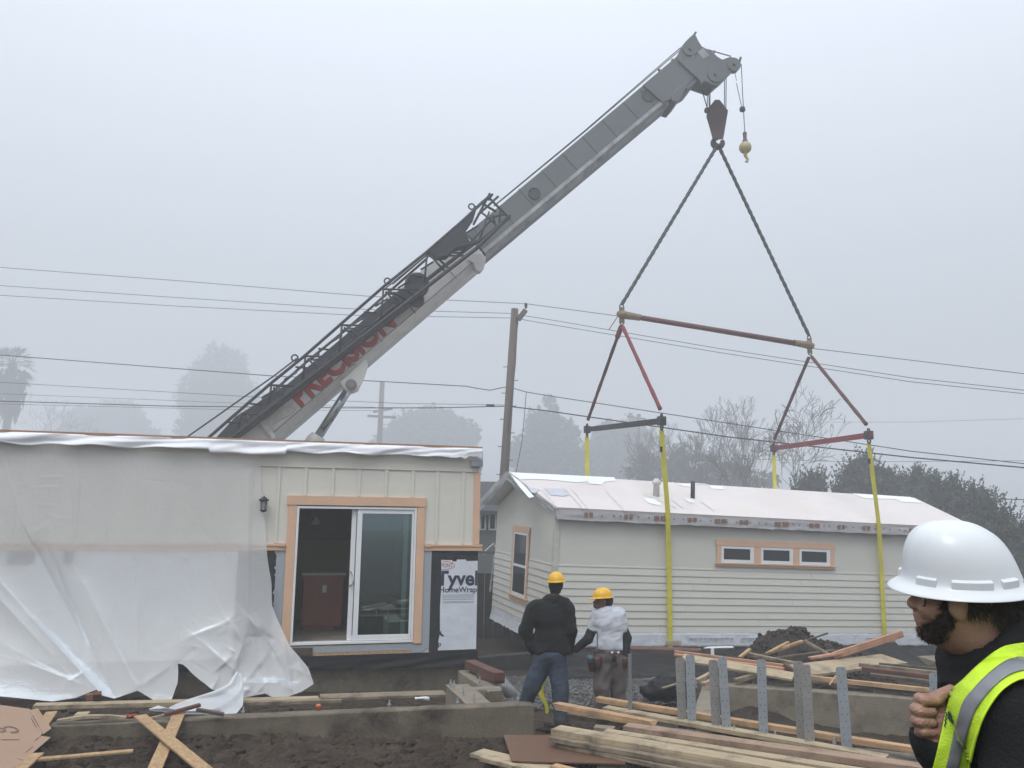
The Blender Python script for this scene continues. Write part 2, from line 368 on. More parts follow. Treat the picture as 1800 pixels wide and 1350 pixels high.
osb = mat('strand board', (0.30, 0.18, 0.085), rough=0.7, scale=28, col2=(0.52, 0.36, 0.20), bump=0.3, bscale=40)
steel = mat('galvanised steel', (0.36, 0.38, 0.40), rough=0.5, metal=0.35, scale=3, var=0.12, dirt=(0.16, 0.13, 0.10), dirt_scale=2.5, dirt_amt=0.45)
white = mat('white vinyl', (0.74, 0.75, 0.76), rough=0.45, var=0.03)
primer = mat('primed trim', (0.64, 0.41, 0.27), rough=0.65, var=0.06, scale=3)
siding = mat('cream siding', (0.65, 0.63, 0.555), rough=0.8, var=0.03, scale=1.5, bump=0.06, bscale=60, stretch=(1, 1, 6))
black = mat('black felt', (0.012, 0.014, 0.017), rough=0.75, scale=8, var=0.4, bump=0.4, bscale=12)
rubber = mat('black plastic', (0.008, 0.008, 0.009), rough=0.6, scale=8, var=0.4, bump=0.5, bscale=9, spec=0.25)
wrap = mat('white house wrap', (0.62, 0.65, 0.69), rough=0.42, scale=2, var=0.08, bump=0.7, bscale=5)
ink = mat('navy ink', (0.018, 0.025, 0.06), rough=0.6, var=0.05)
redink = mat('red ink', (0.42, 0.10, 0.09), rough=0.6, var=0.05)
greyink = mat('grey ink', (0.22, 0.23, 0.26), rough=0.6, var=0.05)
dkmetal = mat('dark metal', (0.03, 0.032, 0.035), rough=0.5, metal=0.3, var=0.2)
# ------------------------------------------------------------------ left module
YA = R(15.294); LO = Vector((-3.2163, 12.4811, 0.4865))
LX = Vector((math.cos(YA), math.sin(YA), 0)); LW = Vector((-math.sin(YA), math.cos(YA), 0)); LZ = Vector((0, 0, 1))
LM = Matrix(((LX.x, LW.x, 0, LO.x), (LX.y, LW.y, 0, LO.y), (0, 0, 1, LO.z), (0, 0, 0, 1)))
def Lp(u, w_, v): return LO + LX * u + LW * w_ + LZ * v
def Lon(px, py, w_=0.0):
    d = ray(px, py); t = (w_ - (CAM - LO).dot(LW)) / d.dot(LW); return CAM + d * t
def Luv(px, py, w_=0.0):
    q = Lon(px, py, w_) - LO; return q.dot(LX), q.dot(LZ)
def Lfl(px, py, v):
    q = on_z(px, py, LO.z + v) - LO; return q.dot(LX), q.dot(LW)
H1 = empty('modular_house', None, 'cream modular house half with sliding glass door, its left side draped in plastic', 'house', None, LM)
UL, UR, VB, VT, BELT = -6.8, 2.815, -0.16, 2.93, 1.37
t = 0.14
m = MB(); m.box((UL, 0, VB), (-.02, t, VT)); m.box((1.836, 0, VB), (UR, t, VT)); m.box((-.02, 0, 2.05), (1.836, t, VT)); m.box((-.02, 0, VB), (1.836, t, -.02))
m.box((UR - t, t, VB), (UR, 4.2, VT)); m.box((UL, t, VB), (UL + t, 4.2, VT)); m.box((UL + t, 4.06, VB), (UR - t, 4.2, VT))
m.build('wall', siding, H1, local=True)
# battens and the frieze board
bt = MB(); bt.box((UL, -.02, 2.61), (UR, -.002, VT))
ub = [Luv(x, 870)[0] for x in (489, 536, 584, 630.5, 678, 725, 768.5, 814)]
step = ub[1] - ub[0]
k = 1
while ub[0] - k * step > UL: ub.append(ub[0] - k * step); k += 1
for u in ub:
    if -.16 < u < 1.97: bt.box((u - .022, -.018, 2.19), (u + .022, -.001, 2.608))
    else: bt.box((u - .022, -.018, BELT + .11), (u + .022, -.001, 2.608))
bt.build('batten', siding, H1, local=True, bevel=.003)
MB().box((UR - .09, -.026, BELT + .1), (UR + .012, -.003, 2.6)).build('corner_trim', primer, H1, local=True, bevel=.003)
b1 = MB(); 
for a, b in ((UL, -.135), (1.955, UR + .06)):
    b1.box((a, -.05, BELT + .065), (b, -.003, BELT + .095)); b1.box((a, -.035, BELT), (b, -.003, BELT + .062))
b1.box((-.26, -.06, BELT + .06), (-.14, -.052, BELT + .11)); b1.box((1.95, -.06, BELT + .06), (2.06, -.052, BELT + .11))
b1.build('belt_trim', primer, H1, local=True, bevel=.003)
dt = MB(); dt.box((-.15, -.045, 2.045), (1.955, -.003, 2.185)); dt.box((-.128, -.035, -.02), (-.002, -.003, 2.042)); dt.box((1.82, -.035, -.02), (1.945, -.003, 2.042))
dt.build('door_trim', primer, H1, local=True, bevel=.003)
# lower wall: felt, tape, printed wrap
fe = MB(); fe.box((2.07, -.008, VB), (UR, -.002, BELT - .003)); fe.build('felt', black, H1, local=True); fe = MB(); fe.box((-.8, -.008, VB), (-.29, -.002, BELT - .003))
jag = [(-.29, 1.366)]; v = 1.33
rr = random.Random(3)
while v > VB + .05: jag += [(-.29 + rr.uniform(.0, .04), v), (-.29 + rr.uniform(.02, .06), v - .05)]; v -= rr.uniform(.09, .16)
jag.append((-.29, VB)); fe.prism([(a, -.0095, b) for a, b in jag], (0, .001, 0))
fe.build('felt', black, H1, local=True)
P = []
for j in range(14):
    P.append([(UL + (-.8 - UL) * i / 120, -.010 - .012 * abs(noise.noise((i * .2, j * .4, 3))), VB + (BELT - .005 - VB) * j / 13) for i in range(121)])
hw_ = MB().grid(P).build('house_wrap', wrap, H1, local=True)
for px0, px1, py0, py1 in ((12, 62, 966, 992), (112, 131, 966, 990), (-60, -20, 966, 1100)):
    (a_, b_), (c_, d_) = Luv(px0, py1), Luv(px1, py0); MB().box((a_, -.030, b_), (c_, -.026, min(d_, BELT - .01))).build('felt', black, H1, local=True)
tape = mat('flashing tape', (0.50, 0.54, 0.57), rough=0.5, var=0.05, scale=2)
tn = tape.node_tree; bN = tn.nodes['Principled BSDF']; src = bN.inputs['Base Color'].links[0].from_socket
tcn = tn.nodes.new('ShaderNodeTexCoord'); mpn = tn.nodes.new('ShaderNodeMapping'); mpn.inputs['Rotation'].default_value = (0, R(40), 0); mpn.inputs['Scale'].default_value = (22, 22, 44)
brk = tn.nodes.new('ShaderNodeTexBrick'); brk.inputs['Color1'].default_value = (0, 0, 0, 1); brk.inputs['Color2'].default_value = (0, 0, 0, 1); brk.inputs['Mortar'].default_value = (1, 1, 1, 1); brk.inputs['Mortar Size'].default_value = 0.06; brk.inputs['Scale'].default_value = 1
sw = tn.nodes.new('ShaderNodeSeparateXYZ'); cx = tn.nodes.new('ShaderNodeCombineXYZ'); tn.links.new(tcn.outputs['Object'], mpn.inputs[0]); tn.links.new(mpn.outputs[0], sw.inputs[0]); tn.links.new(sw.outputs['X'], cx.inputs['X']); tn.links.new(sw.outputs['Z'], cx.inputs['Y']); tn.links.new(cx.outputs[0], brk.inputs['Vector'])
mxn = tn.nodes.new('ShaderNodeMix'); mxn.data_type = 'RGBA'; tn.links.new(brk.outputs['Color'], mxn.inputs['Factor']); tn.links.new(src, mxn.inputs['A']); mxn.inputs['B'].default_value = (.2, .22, .25, 1); tn.links.new(mxn.outputs['Result'], bN.inputs['Base Color'])
tp = MB(); tp.box((-.26, -.0135, -.06), (-.13, -.010, BELT - .003)); tp.box((1.95, -.0135, -.1), (2.07, -.010, BELT - .003)); tp.box((.33, -.0135, -.115), (1.80, -.010, -.035))
tp.prism([(1.80, -.014, -.03), (1.99, -.014, -.03), (2.05, -.014, .03), (2.05, -.014, -.09), (1.95, -.014, -.16), (1.81, -.014, -.15)], (0, .002, 0))
tp.build('flashing_tape', tape, H1, local=True)
os_ = MB(); os_.box((.34, -.013, -.16), (1.80, -.004, -.12)); os_.build('sheathing_edge', osb, H1, local=True)
wp = [(2.225, 1.23), (2.40, 1.225), (2.405, 1.205), (2.47, 1.205), (2.475, 1.235), (2.62, 1.235), (2.63, 1.21), (2.81, 1.215), (2.812, -.13), (2.21, -.135), (2.215, .0), (2.235, .12), (2.225, .5), (2.24, .9)]
m = MB().prism([(a, -.012, b) for a, b in wp], (0, .003, 0)).build('house_wrap', wrap, H1, local=True)
def wall_text(body, u, v, h, mt, clip, bold=0.0, w_=-.0155, name='lettering', space=1.0, sx=1.0, parent=None):
    s = h / 0.70; vs, fs = text_mesh(body, 1.0, bold, space=space)
    bm = bmesh.new(); vv = [bm.verts.new((u + a * s * sx, v + b * s, 0)) for a, b in vs]
    for f in fs:
        try: bm.faces.new([vv[i] for i in f])
        except ValueError: pass
    if clip:
        for co, no in (((clip[0], 0, 0), (-1, 0, 0)), ((clip[1], 0, 0), (1, 0, 0)), ((0, clip[2], 0), (0, -1, 0)), ((0, clip[3], 0), (0, 1, 0))):
            bmesh.ops.bisect_plane(bm, geom=bm.verts[:] + bm.edges[:] + bm.faces[:], plane_co=co, plane_no=no, clear_outer=True)
    bm.verts.index_update(); q = MB(); q.add([(p.co.x, w_, p.co.y) for p in bm.verts], [tuple(p.index for p in f.verts) for f in bm.faces]); bm.free()
    return q
CL = (2.235, 2.808, -.13, 1.2)
q = wall_text('Tyvek', 2.16, .845, .215, None, CL, .03, sx=1.0); q2 = wall_text('HomeWrap', 2.2, .735, .082, None, CL, .018, sx=1.06)
q.build('navy_lettering', ink, m, local=True); q2.build('navy_lettering', ink, m, local=True); q = MB(); q2 = wall_text('Tyvek', 1.73, .08, .16, None, (2.215, 2.36, -.1, .15), .025); q.add(q2.v, q2.f); q2 = wall_text('HomeWrap', 1.77, -.07, .07, None, (2.212, 2.27, -.12, .1), .018); q.add(q2.v, q2.f)
q.build('navy_lettering', ink, m, local=True)
q = wall_text('DUPONT', 2.115, 1.115, .062, None, (2.232, 2.43, 1, 1.3), .01, sx=.8)
for a0 in range(0, 48):  # oval round the name
    pass
ov_ = []
cx_, cz_ = 2.27, 1.145
for a in range(49):
    an = 2 * math.pi * a / 48; ov_.append((math.cos(an), math.sin(an)))
for (a, b), (c, d) in zip(ov_, ov_[1:]):
    P = [(cx_ + .175 * a, cz_ + .066 * b), (cx_ + .175 * c, cz_ + .066 * d), (cx_ + .165 * c, cz_ + .058 * d), (cx_ + .165 * a, cz_ + .058 * b)]
    if min(p[0] for p in P) > 2.232: q.add([(p[0], -.0155, p[1]) for p in P], [(0, 1, 2, 3)])
q.build('red_lettering', redink, m, local=True)
q = MB()
for i, (v, n) in enumerate(((.695, 30), (.675, 26), (.655, 30), (.625, 34), (.59, 20), (.575, 18))):
    u = 2.26
    while u < 2.76: l = rr.uniform(.01, .035); q.box((u, -.0158, v), (u + l, -.015, v + (.010 if i == 3 else .006))); u += l + .008
q.build('fine_print', greyink, m, local=True)
# sliding door
dr = MB().box((0, -.03, 0), (1.816, .10, .035)).box((0, -.03, 1.995), (1.816, .10, 2.03)).box((0, -.03, .036), (.035, .10, 1.994)).box((1.781, -.03, .036), (1.816, .10, 1.994)).build('door_frame', white, H1, local=True, bevel=.003)
fp = MB(); U0, U1 = .905, 1.778
fp.box((U0, -.012, .04), (U0 + .075, .03, 1.99)); fp.box((U1 - .03, -.012, .04), (U1, .03, 1.99)); fp.box((U0 + .076, -.011, .04), (U1 - .031, .029, .12)); fp.box((U0 + .076, -.011, 1.93), (U1 - .031, .029, 1.99))
fx = fp.build('fixed_panel', white, H1, local=True, bevel=.003)
doorglass = bpy.data.materials.new('door glass'); doorglass.use_nodes = True; n_ = doorglass.node_tree; n_.nodes.remove(n_.nodes['Principled BSDF'])
g1 = n_.nodes.new('ShaderNodeBsdfGlossy'); g1.inputs['Roughness'].default_value = .02; g1.inputs['Color'].default_value = (.8, .95, 1, 1); t1 = n_.nodes.new('ShaderNodeBsdfTransparent'); t1.inputs['Color'].default_value = (.55, .66, .64, 1)
mm = n_.nodes.new('ShaderNodeMixShader'); mm.inputs[0].default_value = .22; n_.links.new(t1.outputs[0], mm.inputs[1]); n_.links.new(g1.outputs[0], mm.inputs[2]); n_.links.new(mm.outputs[0], n_.nodes['Material Output'].inputs['Surface'])
MB().box((U0 + .07, .006, .115), (U1 - .025, .012, 1.935)).build('pane', doorglass, fx, local=True)
sp = MB(); a0, a1 = .825, 1.70
sp.box((a0, .045, .04), (a0 + .07, .085, 1.99)); sp.box((a1 - .07, .045, .04), (a1, .085, 1.99)); sp.box((a0 + .071, .046, .04), (a1 - .071, .084, .11)); sp.box((a0 + .071, .046, 1.93), (a1 - .071, .084, 1.99))
sl = sp.build('sliding_panel', white, H1, local=True, bevel=.003)
MB().box((a0 + .065, .062, .105), (a1 - .065, .068, 1.935)).build('pane', doorglass, sl, local=True)
MB().tube([(a0 + .012, .044, .84), (a0 + .05, -.02, .87), (a0 + .06, -.025, .95), (a0 + .05, -.02, 1.03), (a0 + .012, .044, 1.06)], .012).build('handle', mat('satin handle', (.5, .5, .5), metal=.4, rough=.35), sl, local=True, smooth=True)
# lantern
lu, lv = Luv(464, 884); lm_ = mat('lantern iron', (.012, .012, .013), rough=.5)
lt = MB(); lt.box((lu - .04, -.02, lv - .02), (lu + .04, -.005, lv + .08)).tube([(lu, -.02, lv + .06), (lu, -.09, lv + .1), (lu, -.12, lv + .085)], .008)
lt.lathe([(.005, .10), (.02, .085), (.075, .045), (.07, .035), (.062, .03)], (lu, -.12, lv), n=8)
for a in range(4): an = a * math.pi / 2 + .78; lt.tube([(lu + .058 * math.cos(an), -.12 + .058 * math.sin(an), lv + .03), (lu + .045 * math.cos(an), -.12 + .045 * math.sin(an), lv - .1)], .006)
lt.lathe([(.05, -.1), (.055, -.108), (.03, -.13), (.005, -.14)], (lu, -.12, lv), n=8)
wl = lt.build('wall_lantern', lm_, H1, local=True); MB().lathe([(.045, .028), (.036, -.098)], (lu, -.12, lv), n=8).build('lantern_glass', glass('lamp glass', (.25, .27, .27), rough=.2), wl, local=True)
# room inside
olive = mat('olive paint', (.36, .33, .08), rough=.8, var=.03)
rm = MB(); rm.box((-1.9, 3.0, 0), (2.3, 3.04, 2.42)); rm.box((-1.93, .15, 0), (-1.9, 3.0, 2.42)); rm.box((2.3, .15, 0), (2.33, 3.0, 2.42)); rm.build('interior_wall', olive, H1, local=True)
MB().box((-1.93, .145, 2.421), (2.33, 3.04, 2.45)).build('ceiling', mat('ceiling paint', (.5, .5, .45)), H1, local=True)
MB().box((-1.93, .145, -.03), (2.33, 3.04, .0)).build('floor_covering', mat('floor protection', (.30, .26, .21), rough=.7, scale=4, var=.15, dirt=(.16, .13, .1), dirt_amt=.6), H1, local=True)
MB().box((1.62, .95, .01), (1.70, 1.0, 2.1)).build('interior_door_edge', mat('mint trim', (.40, .52, .42)), H1, local=True)
# roof edge
roofw = mat('primed fascia', (.36, .20, .12), rough=.7, var=.15, scale=3)
rf = MB().box((UL - .05, -.09, 2.975), (UR + .02, -.06, 3.015)).box((UL, -.055, 2.93), (UR, 4.25, 2.96)).build('roof', roofw, H1, local=True)
cx0 = -.62
P = []
for j in range(9):
    row = []
    for i in range(321):
        u = UL - .05 + (UR + .07 - UL) * i / 320; s = j / 8; low = 2.83 + .03 * noise.noise((u * .9, 1, 5)) - (.05 if -1.3 < u < -.2 else 0) * 1 + .035 * noise.noise((u * 2.3, 4, 1)) + (.05 * noise.noise((u * 12, 0, 0)) if u > 2.3 else 0)
        low = min(low, 2.86); v_ = 2.985 + (low - 2.985) * s
        w_ = -.10 - .035 * s - .03 * (noise.noise((u * 1.3 + s * 1.1, s * 1.7, 2))) - .02 * noise.noise((u * 3.1 + s * 3, s * 3, 7)) - .012 * math.sin(u * 5 + s * 4)
        row.append((u, w_, v_))
    P.append(row)
memb = mat('white roof membrane', (.80, .81, .84), rough=.5, var=.03, bump=.25, bscale=4)
MB().grid(P).build('roof_membrane', memb, H1, local=True, smooth=True, solid=.004)
# torn plastic at the right end of the roof edge
P = []
for j in range(16):
    row = []
    for i in range(8):
        s = j / 15; row.append((UR - .06 + .10 * i / 7 + .05 * noise.noise((s * 5, i * .3, 1)), -.12 + .09 * noise.noise((i * .7, s * 4, 3)) + i * .02, 2.99 - s * (.42 if i > 4 else .22) + .03 * noise.noise((i * .9, s * 3, 8))))
    P.append(row)
MB().grid(P).build('torn_plastic', film('clear film', (.75, .78, .8), .45), H1, local=True, smooth=True)
MB().box((UR - .16, -.10, 2.70), (UR + .03, -.03, 2.80)).build('gutter_end', mat('grey flashing', (.25, .27, .29), metal=.3), H1, local=True)
# things in the room
iu0, iw = Lfl(529, 1110, .0); iu1, _ = Lfl(600, 1110, .0)
isl = empty('kitchen_island', Lp((iu0 + iu1) / 2, iw + .3, 0), 'dark red brown kitchen island with pale counter, seen through the open door', 'kitchen island', None, LM @ Matrix.Translation((iu0, iw, 0)))
wI = iu1 - iu0; dk = mat('cherry cabinet', (.26, .075, .04), rough=.5, var=.2, scale=3)
MB().box((0, 0, .08), (wI, .6, .9)).box((.02, .05, 0), (wI - .12, .55, .08)).build('cabinet', dk, isl, local=True, bevel=.004)
MB().box((-.03, -.04, .9), (wI + .04, .64, .94)).build('countertop', mat('pale counter', (.5, .48, .4), rough=.35), isl, local=True, bevel=.004)
MB().box((wI * .48, -.012, .62), (wI * .48 + .07, -.001, .74)).box((wI * .48 + .02, -.018, .64), (wI * .48 + .05, -.0125, .67)).box((wI * .48 + .02, -.018, .69), (wI * .48 + .05, -.0125, .72)).build('outlet', mat('outlet', (.6, .6, .5)), isl, local=True)
cb = empty('kitchen_cabinet', None, 'dark wall cabinet hanging above the kitchen island inside the open door', 'cabinet', None, LM @ Matrix.Translation((-.1, 2.62, 1.45)))
MB().box((0, 0, 0), (1.5, .37, .85)).build('carcass', mat('dark cherry', (.12, .038, .024), rough=.5, var=.2), cb, local=True)
for i in range(3): MB().box((.02 + i * .49, -.02, .02), (.48 + i * .49, -.001, .83)).build('cabinet_door', mat('dark cherry', (.12, .038, .024)), cb, local=True, bevel=.006)
pu, pv_ = Luv(555, 915, 1.3)
pl = empty('pendant_lamp', None, 'small pale glass pendant lamp hanging inside the open doorway', 'lamp', None, LM @ Matrix.Translation((pu, 1.3, 2.42)))
MB().tube([(0, 0, 0), (0, 0, -.3)], .005).build('cord', dkmetal, pl, local=True)
MB().lathe([(.02, 0), (.03, -.03), (.07, -.09), (.085, -.13)], (0, 0, pv_ - 2.42 + .07), n=20).build('lamp_shade', mat('frosted shade', (.5, .5, .46), rough=.3), pl, local=True, smooth=True)
# ------------------------------------------------------------------ plastic sheet over the left side
top = [(-60, 778), (0, 781), (100, 786), (200, 792), (300, 797), (400, 803), (457, 815)]
bot = [(-60, 1222), (0, 1224), (22, 1226), (93, 1233), (133, 1227), (170, 1212), (178, 1222), (202, 1228), (242, 1214), (274, 1232), (303, 1232), (308, 1210), (320, 1166), (329, 1168), (340, 1184), (352, 1197), (372, 1212), (392, 1216), (432, 1226), (466, 1219), (484, 1227), (510, 1224), (530, 1216), (548, 1203)]
rgt = [(800, 457), (850, 459), (900, 463), (1000, 473), (1064, 479), (1092, 489), (1136, 511), (1174, 541), (1200, 551), (1230, 545)]
fi = lambda T, x: float(np.interp(x, [a for a, b in T], [b for a, b in T]))
folds = [(-30, 990, 60, 1090, 10, .10), (60, 1090, 172, 1212, 10, .15), (-40, 1010, 95, 1155, 14, .10), (60, 960, 205, 1230, 12, -.09), (95, 985, 150, 1130, 9, -.06), (150, 1030, 243, 1216, 11, .09), (438, 830, 437, 1085, 6, .035), (437, 1085, 470, 1225, 9, -.08),
         (330, 1120, 405, 1093, 9, .10), (405, 1093, 428, 1130, 7, .10), (428, 1130, 412, 1178, 7, .10), (355, 1128, 412, 1178, 8, .09), (437, 1085, 462, 1115, 8, .09), (462, 1115, 500, 1185, 10, -.08), (430, 1200, 495, 1200, 8, .09), (495, 1200, 515, 1215, 7, .1), (500, 1130, 512, 1205, 7, .08), (470, 1150, 430, 1200, 9, .07), (240, 1040, 245, 1200, 16, .03), (300, 1170, 250, 1205, 10, .06), (510, 1136, 540, 1190, 8, .07),
         (130, 830, 128, 1000, 14, .012), (20, 850, 48, 960, 16, .02), (0, 1130, 60, 1160, 14, .05), (30, 1160, 150, 1205, 12, .06), (120, 1198, 150, 1180, 6, .04)]
for i in range(34):
    rx = RNG.uniform(330, 545); ry = RNG.uniform(1085, 1220); an = RNG.uniform(0, 3.14); l = RNG.uniform(12, 38)
    folds.append((rx, ry, rx + l * math.cos(an), ry + l * math.sin(an), RNG.uniform(2.5, 6), RNG.uniform(-.05, .06)))
for i in range(26):
    rx = RNG.uniform(0, 440); ry = RNG.uniform(830, 1150); l = RNG.uniform(15, 50)
    folds.append((rx, ry, rx + l, ry + RNG.uniform(-3, 6), RNG.uniform(1.2, 2.2), RNG.uniform(-.006, .008)))
def sheet_off(px, py):
    t_ = max(0, (py - 790) / 435); o = .035 + .05 * t_ + .95 * t_ ** 4.0
    if px < 200: o += .22 * (t_ ** 3) * (1 - px / 200 if px > 0 else 1)
    o += .02 * math.sin(px * .035 + py * .006) * t_ + .012 * noise.noise((px * .012, py * .006, 0)) + .06 * t_ ** 2 * noise.noise((px * .01 + 4, py * .004, 3))
    for x0, y0, x1, y1, wd, am in folds:
        if not (min(x0, x1) - 60 < px < max(x0, x1) + 60 and min(y0, y1) - 60 < py < max(y0, y1) + 60): continue
        dx, dy = x1 - x0, y1 - y0; LL = dx * dx + dy * dy; tt = ((px - x0) * dx + (py - y0) * dy) / LL; tc_ = min(1, max(0, tt))
        ex = px - x0 - tc_ * dx; ey = py - y0 - tc_ * dy; d = math.hypot(ex, ey); sg = 1 if (dx * ey - dy * ex) > 0 else -1
        fade = math.sin(math.pi * min(1, max(0, .08 + tc_ * .84))) ** .5
        o += .8 * am * fade * math.exp(-d / (wd * (1.9 if sg > 0 else .7)))
    return o
NC, NR = 290, 210; P = []
for j in range(NR):
    tj = j / (NR - 1); row = []
    for i in range(NC):
        s = i / (NC - 1); b = -60 + 608 * s; yb = fi(bot, b); x0 = -60 + 517 * s; yt = fi(top, x0); y = yt + (yb - yt) * tj
        x = -60 + (fi(rgt, y) + 60) * s + 3.0 * noise.noise((y * .02, 3, 1)) * (s > .98)
        row.append(Lon(x, y, -sheet_off(x, y)))
    P.append(row)
plastic = film('plastic sheet', (.82, .82, .81), .31, rough=.55, bump=.3, bscale=2.6, sx=(1, 1, .7))
ps = empty('plastic_sheet', Lp(-2.5, -1.0, -.4), 'large translucent white plastic sheet draped over the left house wall, trailing in the mud', 'plastic sheet')
MB().grid(P).build('hanging_sheet', plastic, ps, smooth=True)
# the twisted tail of the sheet lying on the footing
tailL = [(416, 1180), (400, 1203), (372, 1216), (340, 1226), (312, 1236), (294, 1245), (278, 1240), (262, 1246)]
tailR = [(424, 1184), (429, 1200), (428, 1222), (427, 1240), (416, 1254), (380, 1256), (330, 1255), (265, 1250)]
P = []
for j in range(60):
    s = j / 59 * 7; i0 = min(6, int(s)); fr = s - i0; a = Vector(tailL[i0]).lerp(Vector(tailL[i0 + 1]), fr); b = Vector(tailR[i0]).lerp(Vector(tailR[i0 + 1]), fr); row = []
    for i in range(30):
        r_ = i / 29; q = a.lerp(b, r_); offw = 1.15 + 2.05 * (j / 59) ** .6 + .14 * math.sin(r_ * 7 + s) * math.sin(math.pi * r_) + .05 * noise.noise((r_ * 5, s * 1.3, 2))
        row.append(Lon(q.x, q.y, -offw))
    P.append(row)
MB().grid(P).build('trailing_tail', film('plastic tail', (.82, .84, .86), .12, rough=.4, bump=.35, bscale=4), ps, smooth=True)
# ------------------------------------------------------------------ hoisted module
HO = Vector((0.8788570, 17.4587034, 0.0284944)); hx, hy, hz_ = 0.0232255, 0.0306902, 0.3111071
HR = Matrix.Rotation(hz_, 3, 'Z') @ Matrix.Rotation(hy, 3, 'Y') @ Matrix.Rotation(hx, 3, 'X')
HM = Matrix.Translation(HO) @ HR.to_4x4(); HI = HM.inverted()
def Hp(u, w_, v): return HM @ Vector((u, w_, v))
def Hon(px, py, w_, axis=1):
    """local point where the ray meets the plane local[axis] = w_"""
    d = ray(px, py); l0 = HI @ CAM; l = HI.to_3x3() @ d; return l0 + l * ((w_ - l0[axis]) / l[axis])
H2 = empty('modular_house', None, 'cream modular house half with pinkish wrapped gable roof, lifted by the crane on yellow straps', 'house', None, HM)
W2, LN, VR, VE = 4.25, 11.2, 3.27, 2.50
wl2 = MB()
g5 = [(0, -.29), (W2, -.29), (W2, VE), (W2 / 2, VR - .06), (0, VE)]
wl2.prism([(0.0, a, b) for a, b in g5], (.14, 0, 0)); wl2.prism([(LN - .14, a, b) for a, b in g5], (.14, 0, 0))
wl2.box((.14, 0, -.29), (LN - .14, .14, VE)); wl2.box((.14, W2 - .14, -.29), (LN - .14, W2, VE)); wl2.box((.14, .14, -.3), (LN - .14, W2 - .14, -.15))
sid2 = mat('pale grey cream siding', (.605, .59, .53), rough=.8, var=.03, scale=1.2, bump=.05, bscale=50, stretch=(1, 1, 6))
wl2.build('wall', sid2, H2, local=True)
lap = MB(); S_ = .15
for k in range(9):
    v0 = k * S_; v1 = v0 + S_
    cuts = [.09]; rj = random.Random(k * 3 + 1)
    while cuts[-1] < LN - 3.5: cuts.append(cuts[-1] + rj.uniform(2.2, 3.66))
    cuts.append(LN - .09)
    for c0, c1 in zip(cuts, cuts[1:]):
        jt = rj.uniform(-.0015, .0015); lap.prism([(c0 + .0025, -.022 + jt, v0 + .006), (c0 + .0025, -.001, v0 + .006), (c0 + .0025, -.001, v1 - .002), (c0 + .0025, -.006, v1 - .002)], (c1 - c0 - .005, 0, 0))
    lap.prism([(-.022, 0, v0 + .006), (-.001, 0, v0 + .006), (-.001, 0, v1 - .002), (-.006, 0, v1 - .002)], (0, W2, 0))
lap.box((.09, -.016, 1.352), (LN - .09, -.001, 1.375)); lap.box((-.016, 0, 1.352), (-.001, W2, 1.375))
lap.build('lap_siding', sid2, H2, local=True)
MB().box((-.026, -.028, -.02), (.088, -.0235, 2.36)).box((-.03, -.0232, -.02), (-.0235, .07, 2.36)).build('corner_board', mat('pale corner board', (.52, .52, .47), dirt=(.3, .29, .26), dirt_scale=12, dirt_amt=.5), H2, local=True, bevel=.002)
# wrap at the foot of the wall
P = []
for j in range(8):
    P.append([(LN * i / 400, -.012 - .02 * abs(noise.noise((i * .25, j * .5, 1))) - .004 * noise.noise((i * .5, j * .9, 5)), 0.005 - .30 * j / 7 - (.02 * noise.noise((i * .13, 0, 2)) if j == 7 else 0)) for i in range(401)])
MB().grid(P).build('house_wrap', wrap, H2, local=True, smooth=True, solid=.002)
P = []
for j in range(8):
    P.append([(-.012 - .02 * abs(noise.noise((i * .3, j * .5, 11))) - .05 * (j / 7) ** 2, W2 * i / 120, 0.005 - .33 * j / 7 - (.05 * noise.noise((i * .33, 0, 2)) if j == 7 else 0)) for i in range(121)])
MB().grid(P).build('house_wrap', wrap, H2, local=True, solid=.002)
q = MB(); rr = random.Random(5); u = 4.0
for a, b in ((3.2, 4.3), (4.5, 5.6), (7.9, 8.3)):
    u = a
    while u < b: l = rr.uniform(.03, .12); q.box((u, -.052, -.125), (u + l, -.046, -.105)); u += l + .02
q.build('fine_print', greyink, H2, local=True)
MB().box((0.0, .02, -.36), (LN, .10, -.305)).box((0.02, .1, -.36), (.10, W2, -.305)).build('rim_board', redwood, H2, local=True)
# roof
pink = mat('wrapped roof', (.66, .60, .58), rough=.4, scale=.9, var=.05, bump=.25, bscale=3, dirt=(.62, .58, .47), dirt_scale=.7, dirt_amt=.5)
rfm = MB()
def slope(w0, v0, w1, v1, ul0, ul1, ur0, ur1, th=.05):
    n = Vector((0, -(v1 - v0), (w1 - w0))).normalized() * th
    if n.z < 0: n = -n
    rfm.prism([(ul0, w0, v0), (ur0, w0, v0), (ur1, w1, v1), (ul1, w1, v1)], n)
slope(-.16, VE + .02, W2 / 2, VR, -.06, -.42, 11.22, 11.44); slope(W2 + .16, VE + .02, W2 / 2, VR, -.42, -.42, 11.4, 11.44)
roof2 = rfm.build('roof', pink, H2, local=True)
pk = mat('grey plastic fascia', (.44, .43, .44), rough=.35, var=.07, scale=2, bump=.3, bscale=4)
P = []
for j in range(7):
    P.append([(-.05 + 11.22 * i / 300, -.165 - .012 * noise.noise((i * .12, j * .5, 1)), VE + .045 - .225 * j / 6 - (.012 * noise.noise((i * .09, 1, 2)) + .02 * max(0, noise.noise((i * .21, 4, 2))) if j == 6 else 0)) for i in range(301)])
fas = MB().grid(P).box((-.05, -.155, VE - .16), (11.2, -.12, VE + .02)).build('fascia', pk, H2, local=True, smooth=True)
brick = mat('brown port', (.22, .12, .075), rough=.8, scale=30, var=.5)
